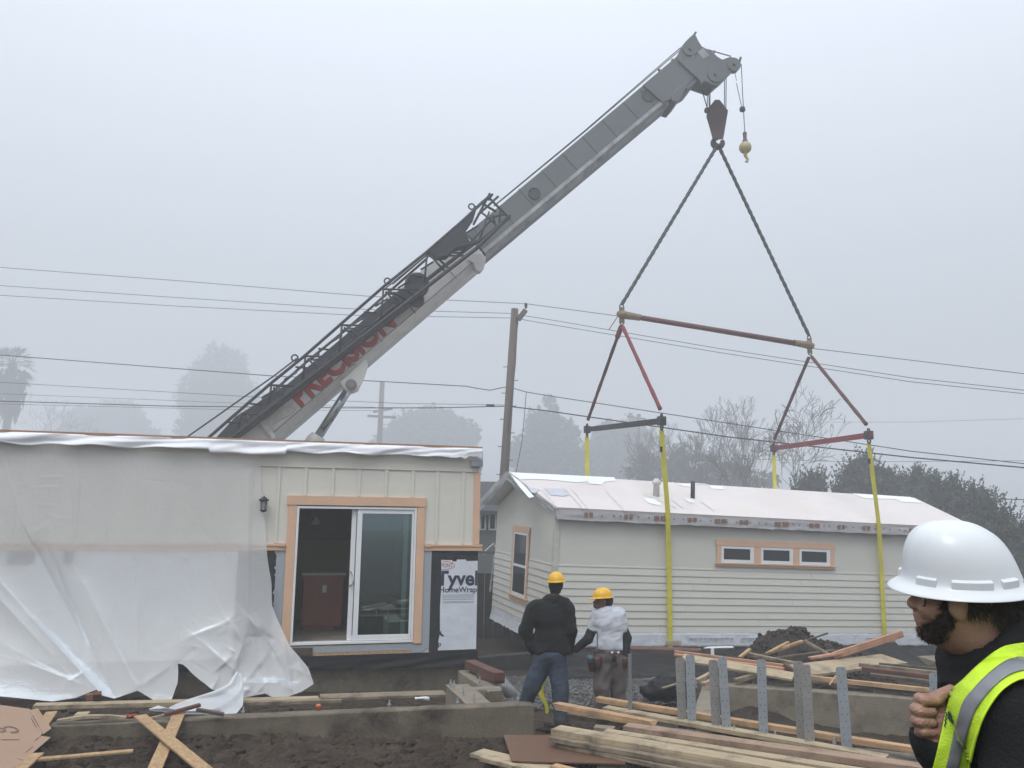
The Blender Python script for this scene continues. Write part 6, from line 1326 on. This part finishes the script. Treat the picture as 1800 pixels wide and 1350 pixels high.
torso = [('e', a1(966, 1083), (.205, .13, .17)), ('e', a1(968, 1122), (.185, .125, .19)), ('c', a1(944, 1068), a1(992, 1066), .075, .075)]
neckh = [('c', a1(974, 1060), a1(976, 1036), .058, .052), ('e', a1(977, 1026), (.072, .09, .108))]
def fingers(w, d, side, sc=1.0, curl=.5):
    """hand as palm, four unequal curled fingers and a side thumb; w wrist, d pointing direction"""
    w, d = Vector(w), Vector(d).normalized(); s = Vector(side).normalized(); n = d.cross(s).normalized(); out = [('ck', tuple(w), tuple(w + d * .045 * sc), .024 * sc, .028 * sc, .01), ('ck', tuple(w + d * .03 * sc - s * .018 * sc), tuple(w + d * .075 * sc - s * .022 * sc), .018 * sc, .016 * sc, .012), ('ck', tuple(w + d * .03 * sc + s * .018 * sc), tuple(w + d * .075 * sc + s * .022 * sc), .018 * sc, .016 * sc, .012)]
    for k, (o_, L_) in enumerate(((-.03, .062), (-.0105, .072), (.0105, .068), (.029, .054))):
        b = w + (d * .082 + s * o_) * sc; m_ = b + (d * math.cos(curl) + n * math.sin(curl)) * L_ * .5 * sc; e = m_ + (d * math.cos(curl * 2.3) + n * math.sin(curl * 2.3)) * L_ * .5 * sc; out += [('ck', tuple(b), tuple(m_), .0098 * sc, .0088 * sc, .002), ('ck', tuple(m_), tuple(e), .0088 * sc, .0078 * sc, .002)]
    b = w + (d * .02 - s * .025) * sc; m_ = b + (d * .03 - s * .022 + n * .012) * sc; out += [('ck', tuple(b), tuple(m_), .013 * sc, .011 * sc, .006), ('ck', tuple(m_), tuple(m_ + (d * .026 + s * .004 + n * .012) * sc), .011 * sc, .009 * sc, .002)]
    return out
hL = fingers(a1(936, 1141, .03), (.05, .1, -1), (1, 0, 0), 1.0, .7); hR = fingers(a1(1001, 1140, .06), (.1, .3, -1), (1, 0.2, 0), 1.0, .9)
body = neckh + torso + armL + armR + legs + [('e', (LF[0], LF[1], LF[2]), (.05, .11, .05)), ('e', (RF[0], RF[1], RF[2]), (.05, .11, .05))] + hL + hR
f_all = shapes(body, .035); lo_, hi_ = (at(905, 1200, Y1).x, Y1 - .35, root.z - .05), (at(1018, 1200, Y1).x, Y1 + .42, at(977, 1000, Y1).z)
V, Fq = nets(lambda P: f_all(P) + .006, lo_, hi_, .0125)
PW1 = mesh_np('person', V - np.array(root), Fq, skinD, None, mw=Matrix.Translation(root), label='worker in black hoodie, jeans and yellow hard hat, seen from behind, holding a yellow strap', cat='person')
fj = shapes([(p[0], *p[1:3], *( (p[3] + .012, p[4] + .014) if p[0] == 'c' else ())) if p[0] == 'c' else p for p in torso + armL + armR] + [('e', a1(972, 1053, .02), (.115, .10, .055)), ('e', a1(990, 1058, -.02), (.05, .08, .05)), ('c', a1(952, 1140), a1(984, 1141), .115, .115)], .03, .004)
V, Fq = nets(lambda P: np.maximum(fj(P) + fold(P, .006, 17, 2), (at(966, 1150, Y1).z - P[:, 2])), lo_, hi_, .0125); mesh_np('hoodie', V - np.array(root), Fq, hoodie, PW1)
fl_ = shapes(legs, .03, .014); V, Fq = nets(lambda P: np.maximum(fl_(P) + fold(P, .008, 18, 4), P[:, 2] - at(966, 1143, Y1).z), (lo_[0], lo_[1], root.z - .02), hi_, .0125); mesh_np('jeans', V - np.array(root), Fq, denim, PW1)
fk = shapes([('e', a1(977, 1027, -.005), (.083, .098, .095)), ('c', a1(976, 1040), a1(976, 1034), .06, .06)], .02); V, Fq = nets(lambda P: np.maximum(fk(P), at(977, 1043, Y1).z - P[:, 2]), a1(960, 1050, -.13), a1(995, 1005, .13), .011); mesh_np('beanie', V - np.array(root), Fq, knit, PW1)
hat_cap(a1(978, 1021), .097, hatY, PW1, R(95), (R(0), R(-4)))
for f__ in (LF, RF):
    q = shapes([('e', (f__[0], f__[1] + .04, root.z + .06), (.052, .13, .06)), ('c', (f__[0], f__[1] - .02, root.z + .07), (f__[0], f__[1] - .02, root.z + .2), .058, .062)], .03); V, Fq = nets(q, (f__[0] - .15, f__[1] - .25, root.z - .05), (f__[0] + .15, f__[1] + .3, root.z + .3), .015); mesh_np('boot', V - np.array(root), Fq, boot, PW1)
# --- worker in the white T-shirt
Y2 = 9.65
def a2(px, py, dy=0.0): return tuple(at(px, py, Y2 + dy))
root = Vector((at(1070, 1280, Y2).x, Y2, ground_z(1, 9.6, False))); zf = root.z + .1
legs = [('e', a2(1073, 1152), (.165, .12, .11)), ('c', a2(1062, 1163), a2(1058, 1208, -.04), .095, .075), ('c', a2(1058, 1208, -.04), (at(1056, 1250, Y2).x, Y2, zf), .073, .055), ('c', a2(1084, 1163), a2(1087, 1205, .03), .095, .075), ('c', a2(1087, 1205, .03), (at(1086, 1250, Y2).x, Y2 + .1, zf), .073, .055)]
torso = [('e', a2(1072, 1092), (.165, .12, .15)), ('e', a2(1073, 1125), (.15, .115, .13)), ('c', a2(1051, 1083, .02), a2(1087, 1079, .0), .066, .066), ('c', a2(1064, 1075), a2(1066, 1072), .07, .06)]
upL = [('c', a2(1049, 1085, .02), a2(1040, 1112, .02), .062, .05)]; upR = [('c', a2(1089, 1082), a2(1095, 1107, -.02), .062, .052)]
foL = [('c', a2(1040, 1108, .02), a2(1034, 1123, .0), .047, .045), ('c', a2(1034, 1123, .0), a2(1012, 1141, .02), .043, .032)]; foR = [('c', a2(1095, 1105, -.02), a2(1102, 1122, -.02), .048, .046), ('c', a2(1102, 1122, -.02), a2(1100, 1150, -.06), .043, .032)]
neckh = [('c', a2(1068, 1080), a2(1063, 1060), .058, .052), ('e', a2(1060, 1054), (.092, .075, .105)), ('e', a2(1049, 1064), (.045, .045, .045)), ('ck', a2(1045, 1056), a2(1042.5, 1059), .012, .013, .01), ('ck', a2(1045, 1066), a2(1043.5, 1067), .013, .011, .01), ('ek', a2(1064, 1058, -.072), (.018, .012, .028), .004)]
hL = fingers(a2(1012, 1141, .02), (-1, -.05, -.15), (0, 1, 0), 1.0, .6); hR = fingers(a2(1100, 1150, -.06), (-.2, .1, -1), (1, 0, 0), 1.0, .6)
f_all = shapes(neckh + torso + upL + upR + foL + foR + legs + hL + hR, .03); lo_, hi_ = (at(990, 1200, Y2).x, Y2 - .35, root.z - .05), (at(1116, 1200, Y2).x, Y2 + .35, at(1060, 1028, Y2).z)
V, Fq = nets(lambda P: f_all(P) + .004, lo_, hi_, .0125)
PW2 = mesh_np('person', V - np.array(root), Fq, skinD, None, mw=Matrix.Translation(root), label='worker in stained white T-shirt, grey trousers, tool belt and yellow hard hat, looking left', cat='person')
ft__ = shapes(torso + upL + upR + [('c', a2(1062, 1134), a2(1086, 1134), .105, .105), ('c', a2(1064, 1100), a2(1066, 1134), .11, .11), ('c', a2(1081, 1098), a2(1082, 1134), .11, .11)], .04, .010)
def cutsl(P):
    d = ft__(P) + fold(P, .0055, 19, 6); d = np.maximum(d, at(1070, 1141, Y2).z - P[:, 2]); za = at(1040, 1110, Y2).z
    return np.maximum(d, np.where((P[:, 0] < at(1049, 1100, Y2).x) | (P[:, 0] > at(1093, 1100, Y2).x), za - P[:, 2], -1.0))
V, Fq = nets(cutsl, lo_, hi_, .0125); mesh_np('t_shirt', V - np.array(root), Fq, tee, PW2)
fs_ = shapes(foL, .02, .010); V, Fq = nets(lambda P: fs_(P) + fold(P, .003, 30, 1), lo_, hi_, .0125); mesh_np('sleeve', V - np.array(root), Fq, sleeve, PW2)
fs_ = shapes(foR, .02, .010); V, Fq = nets(lambda P: fs_(P) + fold(P, .003, 30, 1), lo_, hi_, .0125); mesh_np('sleeve', V - np.array(root), Fq, sleeve, PW2)
fl_ = shapes(legs, .025, .02); V, Fq = nets(lambda P: np.maximum(fl_(P) + fold(P, .012, 11, 8), P[:, 2] - at(1070, 1140, Y2).z), (lo_[0], lo_[1], root.z), hi_, .0125); mesh_np('trousers', V - np.array(root), Fq, greyp, PW2)
fb = shapes([('e', a2(1073, 1145), (.182, .142, .035))], .01); V, Fq = nets(fb, lo_, hi_, .0125); belt = mesh_np('tool_belt', V - np.array(root), Fq, leather, PW2)
teal = mat('teal tool case', (.05, .11, .12), rough=.6)
for x, y, dy, w_, h_, m in ((1041, 1164, -.06, .055, .10, leather), (1050, 1160, -.13, .05, .075, leather), (1038, 1158, -.10, .045, .02, teal), (1098, 1160, -.08, .05, .09, leather), (1080, 1155, -.145, .025, .06, sleeve)):
    q = shapes([('c', a2(x, y, dy), tuple(Vector(a2(x, y, dy)) - Vector((0, 0, h_ * .6))), w_, w_ * .85)], .01); c_ = np.array(a2(x, y, dy)); V, Fq = nets(lambda P: q(P) + fold(P, .006, 40, 3), c_ - .2, c_ + .15, .011); mesh_np('pouch', V - np.array(root), Fq, m, belt)
q = MB(); q.lathe([(.012, 0), (.014, .004), (.006, .008)], a2(1076, 1147, -.155), axis=(0, -1, 0), n=10); q.lathe([(.012, 0), (.014, .004), (.006, .008)], a2(1087, 1147, -.15), axis=(0, -1, 0), n=10); q.build('rivet', white, belt)
fk = shapes([('e', a2(1066, 1055, 0), (.078, .079, .085))], .02); V, Fq = nets(lambda P: np.maximum(np.maximum(fk(P) + .002 * fbm(P, 80, 2), at(1060, 1067, Y2).z - P[:, 2]), at(1059, 1050, Y2).x - P[:, 0]), a2(1045, 1072, -.12), a2(1082, 1038, .12), .01); mesh_np('hair', V - np.array(root), Fq, knit, PW2)
hat_cap(a2(1059.5, 1049), .096, hatY, PW2, R(184), (R(3), 0))
MB().lathe([(.008, 0), (.010, .01), (.004, .02)], a2(1042, 1067.5, -.02), axis=(-1, 0, -.6), n=10).build('cigarette', white, PW2)
for x_, y_ in ((at(1055, 1250, Y2).x, Y2 - .02), (at(1086, 1250, Y2).x, Y2 + .1)):
    q = shapes([('e', (x_ - .03, y_ + .03, root.z + .05), (.08, .11, .055)), ('c', (x_, y_, root.z + .06), (x_, y_, root.z + .2), .058, .06)], .03); V, Fq = nets(q, (x_ - .2, y_ - .2, root.z - .05), (x_ + .2, y_ + .25, root.z + .28), .015); mesh_np('boot', V - np.array(root), Fq, boot, PW2)
# strap tail between them
pth = [(1003, 1141, 9.42), (1001, 1150, 9.55), (985, 1158, 9.68), (966, 1172, 9.72), (957, 1192, 9.74), (949, 1210, 9.74), (951, 1222, 9.70), (959, 1236, 9.66), (962, 1246, 9.64), (961, 1256, 9.60)]
q = MB(); vs = []
for i, (x, y, Y_) in enumerate(pth):
    c = at(x, y, Y_); w_ = .034 if 2 < i < 7 else .022; a_ = .3 * math.sin(i * 1.1); vs += [c - Vector((w_ * math.cos(a_), w_ * math.sin(a_), 0)), c + Vector((w_ * math.cos(a_), w_ * math.sin(a_), 0))]
q.add(vs, [(2 * i, 2 * i + 1, 2 * i + 3, 2 * i + 2) for i in range(len(pth) - 1)]); q.build('strap_tail', mat('bright yellow webbing', (.68, .60, .03), rough=.7, var=.06), None, smooth=True, solid=.006, subsurf=1, label='bright yellow strap tail held by the hooded worker and hanging behind the legs', cat='strap tail')
P_ = [at(997, 1205, 9.62), at(996, 1222, 9.6), at(995, 1242, 9.58)]; MB().tube(P_, .012, n=6, ).build('strap_tail', MATS['bright yellow webbing'], None, label='thin yellow strap edge showing right of the jeans of the hooded worker', cat='strap tail')
# --- bearded man in the foreground
Y3 = 1.78
def a3(px, py, dy=0.0): return tuple(at(px, py, Y3 + dy))
zg = .55; root = Vector((at(1800, 1300, Y3).x, Y3, zg)); rx_, ry_ = root.x, root.y
hipz = 1.42
headp = [('e', a3(1706, 1030), (.098, .074, .105)), ('e', a3(1655, 1066), (.050, .056, .060)), ('e', a3(1668, 1092), (.055, .052, .042)), ('ck', a3(1646, 1106), a3(1640, 1108), .030, .026, .02),
         ('ck', a3(1624, 1040), a3(1606, 1060), .010, .0135, .010), ('ek', a3(1611, 1064, -.010), (.012, .008, .008), .006), ('ek', a3(1622, 1078), (.016, .026, .011), .008), ('ek', a3(1617, 1082), (.011, .022, .006), .004), ('ek', a3(1618, 1090), (.010, .020, .006), .004), ('ek', a3(1626, 1047), (.018, .045, .012), .010),
         ('ek', a3(1640, 1070, -.035), (.028, .02, .022), .015), ('ek', a3(1640, 1070, .035), (.028, .02, .022), .015),
         ('c', a3(1716, 1075), a3(1752, 1200), .060, .072), ('ek', a3(1690, 1118), (.045, .045, .030), .03), ('ek', a3(1684, 1064, -.071), (.021, .010, .030), .004), ('ek', a3(1687, 1080, -.068), (.012, .008, .014), .006), ('ek', a3(1684, 1064, .071), (.021, .010, .030), .004)]
tor = [('e', a3(1800, 1330), (.135, .19, .20)), ('e', (rx_ + .03, ry_, zg + 1.02), (.14, .17, .22)), ('e', (rx_ + .03, ry_, zg + .88), (.13, .165, .13)), ('c', a3(1776, 1255, -.16), a3(1790, 1250, .16), .075, .075), ('c', a3(1768, 1200), a3(1780, 1240), .085, .12)]
arms3 = [('c', a3(1800, 1268, -.19), a3(1812, 1420, -.23), .072, .060), ('c', a3(1812, 1420, -.23), a3(1740, 1500, -.20), .058, .042), ('c', a3(1800, 1262, .19), a3(1720, 1390, .17), .068, .058), ('c', a3(1720, 1390, .17), a3(1640, 1300, -.02), .056, .034)]
legs3 = [('c', (rx_ + .03, ry_ - .09, zg + .85), (rx_, ry_ - .10, zg + .48), .10, .075), ('c', (rx_, ry_ - .10, zg + .48), (rx_ + .03, ry_ - .10, zg + .08), .07, .05), ('c', (rx_ + .03, ry_ + .09, zg + .85), (rx_, ry_ + .10, zg + .48), .10, .075), ('c', (rx_, ry_ + .10, zg + .48), (rx_ + .03, ry_ + .10, zg + .08), .07, .05), ('c', (rx_ - .08, ry_ - .1, zg + .05), (rx_ + .06, ry_ - .1, zg + .05), .035, .04), ('c', (rx_ - .08, ry_ + .1, zg + .05), (rx_ + .06, ry_ + .1, zg + .05), .035, .04)]
# the hand gripping the collar edge: palm, four stacked fingers, thumb
hand3 = [('ck', a3(1640, 1300, -.02), a3(1648, 1268, -.02), .028, .030, .02), ('ck', a3(1646, 1284, -.02), a3(1650, 1234, -.02), .027, .022, .015)]
for i, (y0_, x_, r_) in enumerate(((1228, 1616, .0115), (1247, 1609, .0120), (1266, 1610, .0115), (1284, 1617, .0102))):
    kx = 1652 + (2 if i in (0, 3) else 6)
    hand3 += [('ck', a3(kx, y0_ + 4, -.012), a3(x_, y0_, -.028), r_ * 1.15, r_, .003), ('ck', a3(x_, y0_, -.028), a3(x_ + 8, y0_ + 3, -.052), r_, r_ * .92, .002), ('ck', a3(x_ + 8, y0_ + 3, -.052), a3(x_ + 30, y0_ + 5, -.050), r_ * .92, r_ * .82, .002)]
hand3 += [('ck', a3(1650, 1246, -.03), a3(1654, 1222, -.045), .014, .0125, .008), ('ck', a3(1654, 1222, -.045), a3(1672, 1212, -.050), .0125, .0105, .002)]
f_all = shapes(headp + tor + arms3 + legs3 + hand3, .03)
xs = steps((at(1560, 1100, Y3).x, at(1812, 1100, Y3).x, .0042), (at(1812, 1100, Y3).x, at(1812, 1100, Y3).x + .22, .014)); ys = steps((Y3 - .32, Y3 - .095, .012), (Y3 - .095, Y3 + .01, .0045), (Y3 + .01, Y3 + .33, .011)); zs = steps((zg - .02, 1.80, .03), (1.80, at(1700, 935, Y3).z + .01, .0042))
V, Fq = netsax(f_all, [xs, ys, zs])
PW3 = mesh_np('person', V - np.array(root), Fq, skinF, None, mw=Matrix.Translation(root), label='bearded man in white full-brim hard hat and lime safety vest, hand at collar', cat='person')
# jacket
pA, pB = Vector(a3(1670, 1204, -.085)), Vector(a3(1800, 1078, -.085)); cn3 = (pB - pA).cross(Vector((0, 1, 0))).normalized(); cn3 = cn3 if cn3.z > 0 else -cn3
jp = tor + arms3 + [('c', a3(1738, 1150), a3(1765, 1215), .092, .108), ('c', a3(1690, 1222, -.02), a3(1672, 1330, -.03), .030, .040), ('c', a3(1790, 1120, .0), a3(1800, 1200), .085, .10)]
fj3 = shapes(jp, .03, .012)
hc = Vector(a3(1642, 1296, -.02))
def jk(P):
    d = fj3(P) + .0035 * fbm(P, 22, 3, 4); nk0, nk1 = np.array(a3(1716, 1075)), np.array(a3(1770, 1230)); dn_ = sdf_rc(P, nk0, nk1, 0, 0); d = np.maximum(d, np.minimum((P - np.array(pA)) @ np.array(cn3), .128 - dn_))
    neck_ = shapes([('c', a3(1716, 1075), a3(1730, 1122), .066, .070)], .0)(P); d = np.maximum(d, -neck_)
    hd__ = np.linalg.norm(P - np.array(a3(1640, 1250, -.03)), axis=1) - .060; return np.maximum(d, -hd__)
xs2 = steps((at(1555, 1250, Y3).x, rx_ + .26, .008)); ys2 = steps((Y3 - .34, Y3 + .33, .0095)); zs2 = steps((zg + .80, 1.75, .022), (1.75, at(1790, 1060, Y3).z, .008))
V, Fq = netsax(jk, [xs2, ys2, zs2]); blackj = mat('black softshell', (.005, .0055, .006), rough=.85, var=.2, scale=14, bump=.35, bscale=160, spec=.35); mesh_np('jacket', V - np.array(root), Fq, blackj, PW3)
ft3 = shapes(legs3, .03, .02); V, Fq = netsax(lambda P: np.maximum(ft3(P), P[:, 2] - (zg + .9)), [steps((rx_ - .25, rx_ + .25, .02)), steps((ry_ - .3, ry_ + .3, .02)), steps((zg + .02, zg + .95, .025))]); mesh_np('trousers', V - np.array(root), Fq, denim, PW3)
# vest laid on the jacket
def march(px, py, off):
    d = ray(px, py).normalized(); t_ = 1.1
    for _ in range(60):
        p = CAM + d * t_; v = float(fj3(np.array([p]))[0]) - off
        if v < .0006: return p
        t_ += max(.0008, v * .8)
        if t_ > 3: break
    return None
EA = [(1815, 1128), (1765, 1136), (1730, 1160), (1694, 1194), (1674, 1216), (1659, 1268), (1647, 1320), (1632, 1380)]; EB = [(1815, 1190), (1788, 1196), (1762, 1213), (1742, 1238), (1726, 1268), (1714, 1305), (1707, 1335), (1700, 1380)]
def smooth_poly(T, s):
    n = len(T) - 1; x = s * n; i = min(n - 1, int(x)); f_ = x - i; p0, p1, p2, p3 = [Vector(T[max(0, min(n, k))]) for k in (i - 1, i, i + 1, i + 2)]
    return .5 * ((2 * p1) + (p2 - p0) * f_ + (2 * p0 - 5 * p1 + 4 * p2 - p3) * f_ ** 2 + (3 * p1 - p0 - 3 * p2 + p3) * f_ ** 3)
def vest_patch(name, m, f0, f1, off, n1=90, n2=26, par=None, s0=0, s1=1):
    P = []; last = None
    for j in range(n1):
        s = s0 + (s1 - s0) * j / (n1 - 1); a, b = smooth_poly(EA, s), smooth_poly(EB, s); row = []
        for i in range(n2):
            t_ = f0(s) + (f1(s) - f0(s)) * i / (n2 - 1); q_ = a.lerp(b, t_); row.append(march(q_.x, q_.y, off + .0025 * noise.noise((q_.x * .04, q_.y * .04, 3))))
        good = [k for k, v in enumerate(row) if v is not None]
        if not good: continue
        for k in range(n2):
            if row[k] is None: g_ = min(good, key=lambda x: abs(x - k)); row[k] = row[g_] + Vector((0, .012 * abs(g_ - k), 0))
        P.append(row)
    return MB().grid(P).build(name, m, par or PW3, smooth=True, solid=.003)
lime = mat('lime hi-vis', (.58, .84, .03), rough=.6, var=.04, scale=60, bump=.3, bscale=260); refl = mat('grey reflective tape', (.21, .215, .23), rough=.35, metal=.2, var=.05)
vest = vest_patch('safety_vest', lime, lambda s: 0, lambda s: 1, .010)
vest_patch('reflective_stripe', refl, lambda s: .40 - .05 * s, lambda s: .78 - .08 * s, .0135, n2=10, par=vest)
vest_patch('edge_binding', mat('yellow binding', (.60, .85, .02), rough=.6), lambda s: .955, lambda s: 1.01, .013, n2=4, par=vest)
q = MB(); em = [march(x, y, .0135) for x, y in ((1666, 1249), (1676, 1260), (1675, 1274), (1665, 1262))]
if all(e is not None for e in em): q.add(em, [(0, 1, 2, 3)]); q.build('emblem', mat('dark green print', (.01, .06, .03), rough=.6), vest)
q = MB(); c_ = [march(x, y, .0135) for x, y in ((1663, 1252), (1664, 1256), (1662, 1260), (1664, 1263), (1661, 1267), (1663, 1270), (1660, 1275), (1662, 1278))]; c_ = [e for e in c_ if e is not None]
if len(c_) > 2: q.tube(c_, .0012, n=4); q.build('script_mark', mat('dark green print', (.01, .06, .03)), vest)
# beard and hair: soft masses plus fine strands
hairm = mat('dark beard', (.012, .009, .007), rough=.7, scale=90, col2=(.06, .042, .03)); hair2 = mat('greying hair', (.045, .033, .024), rough=.75, var=.5, scale=60)
bp_ = [('c', a3(1668, 1050, -.060), a3(1662, 1088, -.050), .008, .013), ('c', a3(1660, 1088, -.046), a3(1644, 1104, -.02), .014, .022), ('c', a3(1668, 1050, .060), a3(1662, 1088, .050), .008, .013), ('c', a3(1660, 1088, .046), a3(1644, 1104, .02), .014, .022), ('e', a3(1641, 1105), (.024, .032, .021))]
fbd = shapes(bp_, .012, .001)
V, Fq = nets(lambda P: fbd(P) + .0028 * fbm(P, 210, 3, 2) * 1.3, np.array(a3(1604, 1138, -.1)), np.array(a3(1692, 1044, .1)), .0042)
beard = mesh_np('beard', V - np.array(root), Fq, hairm, PW3)
hp_ = [('e', a3(1738, 1040), (.078, .080, .060)), ('c', a3(1700, 1052, -.060), a3(1715, 1062, -.062), .014, .020), ('c', a3(1745, 1068, -.03), a3(1772, 1078, -.01), .045, .030)]
fhr = shapes(hp_, .02)
V2, F2 = nets(lambda P: np.maximum(fhr(P) + .003 * fbm(P, 120, 3, 5), at(1730, 1098, Y3).z - P[:, 2]), np.array(a3(1680, 1110, -.12)), np.array(a3(1812, 985, .12)), .005)
hair = mesh_np('hair', V2 - np.array(root), F2, hair2, PW3)
def strands(V_, n, L_, m, par, down, seed, zmax=None, wd=.0007):
    r = np.random.default_rng(seed); idx = r.choice(len(V_), n); q = MB(); vs = []; fs = []; cen = V_.mean(0)
    for i in idx:
        p = Vector(V_[i]); 
        if zmax and p.z > zmax: continue
        o_ = (p - Vector(cen)).normalized(); d = (o_ * .55 + Vector(down) + Vector(r.normal(size=3)) * .38).normalized(); l = L_ * r.uniform(.5, 1.3); s_ = d.cross(Vector((r.normal(), 1, r.normal()))).normalized() * wd; m_ = p + d * l * .55; d2_ = (d + Vector(down) * .5 + Vector(r.normal(size=3)) * .25).normalized(); k = len(vs)
        vs += [p - s_, p + s_, m_ + s_ * .8, m_ - s_ * .8, m_ + d2_ * l * .45]; fs += [(k, k + 1, k + 2, k + 3), (k + 3, k + 2, k + 4)]
    q.add(vs, fs); q.build('strands', m, par)
strands(V, 9000, .012, hairm, beard, (-.15, 0, -.7), 3, wd=.00055)
strands(V2, 7000, .026, hair2, hair, (.35, 0, -.8), 4, at(1730, 1035, Y3).z)
# glasses
gm_ = mat('glasses frame', (.01, .01, .01), rough=.4); q = MB()
for s_ in (-1, 1): q.tube([a3(1617, 1045, s_ * .055), a3(1650, 1048, s_ * .072), a3(1682, 1052, s_ * .078)], .0018, n=6)
for s_ in (-1, 1):
    c_ = Vector(a3(1619, 1052, s_ * .030)); q.tube([c_ + Vector((.004 * math.cos(a) + s_ * 0, .026 * math.cos(a), .017 * math.sin(a))) for a in np.linspace(0, 6.28, 17)], .0016, n=5)
q.build('glasses', gm_, PW3)
eye = MB()
for s_ in (-1, 1): eye.lathe([(.011 * math.sin(a), -.011 * math.cos(a)) for a in np.linspace(.05, 3.09, 9)], a3(1630, 1051, s_ * .032), n=14)
eye.build('eye', mat('eye', (.5, .48, .45), rough=.2), PW3, smooth=True)
# full brim hard hat
HC = Vector(a3(1688, 1019)); hw = mat('white hard hat', (.68, .705, .72), rough=.4, var=.02, coat=.25); n = 72; V = []; tl = R(-2.5); Rm = Matrix.Rotation(tl, 3, 'Y') @ Matrix.Rotation(R(8), 3, 'X')
dome = [(.0, .124), (.022, .123), (.045, .118), (.066, .1075), (.083, .091), (.096, .069), (.1045, .044), (.109, .021), (.1125, .008), (.118, .001), (.125, -.004), (.133, -.009), (.1385, -.013), (.141, -.016), (.140, -.0175), (.136, -.015), (.128, -.010), (.114, -.005)]
for k, (r_, z_) in enumerate(dome):
    for i in range(n):
        a = 2 * math.pi * i / n; fx_ = 1.0 if k < 9 else 1.02; cx = math.cos(a); sx = math.sin(a); e = 1.0; x = cx * max(r_, .0004) * 1.03; y = sx * max(r_, .0004) * .92
        # the crown rises steeply at the front (-x) and falls away long to the back
        if k < 9: x += -.024 * (z_ / .129) ** 1.3 + .004 * (cx > 0) * cx
        rib = (.0045 * math.exp(-((abs(y) - .030) / .006) ** 2) + .003 * math.exp(-(y / .014) ** 2)) * min(1, max(0, (z_ - .035) / .05)) if k < 8 else 0
        V.append(HC + Rm @ Vector((x, y, z_ + rib)))
Fq = [(j * n + i, j * n + (i + 1) % n, (j + 1) * n + (i + 1) % n, (j + 1) * n + i) for j in range(len(dome) - 1) for i in range(n)]
hat3 = MB().add(V, Fq).build('hard_hat', hw, PW3, smooth=True, subsurf=1)
q = MB()
def lug(a0, a1_, r0=.108, zz=.012, h=.0095, th=.0095):
    k = 8; vs = []; q = MB()
    for i in range(k + 1):
        a = a0 + (a1_ - a0) * i / k
        for rr_, z_ in ((r0, zz - h), (r0 + th, zz - h * 1.2), (r0 + th, zz + h * .5), (r0, zz + h)): vs.append(HC + Rm @ Vector((math.cos(a) * rr_ * 1.03, math.sin(a) * rr_ * .92, z_)))
    fs = [(i * 4 + j, i * 4 + (j + 1) % 4, (i + 1) * 4 + (j + 1) % 4, (i + 1) * 4 + j) for i in range(k) for j in range(4)] + [(0, 1, 2, 3), tuple(k * 4 + j for j in range(4))[::-1]]; q.add(vs, fs); q.build('brim_lug', hw, hat3, bevel=.001)
for a0, a1_ in ((R(-160), R(-138)), (R(-124), R(-86)), (R(-76), R(-53)), (R(160), R(138)), (R(124), R(86)), (R(76), R(53))): lug(a0, a1_)
q = MB(); q.tube([HC + Vector((.104 * math.cos(a) * 1.0, .088 * math.sin(a), -.018)) for a in np.linspace(-1.9, 1.9, 24)], .009, n=6); q.obox(HC + Vector((.105, -.03, -.034)), (.012, 0, 0), (0, .02, 0), (0, 0, .014)); q.build('suspension', mat('black suspension', (.012, .012, .012), rough=.6), hat3)
MB().tube([a3(1795, 1078, -.04), a3(1800, 1086, -.03)], .006, n=8).build('collar_tab', white, PW3)
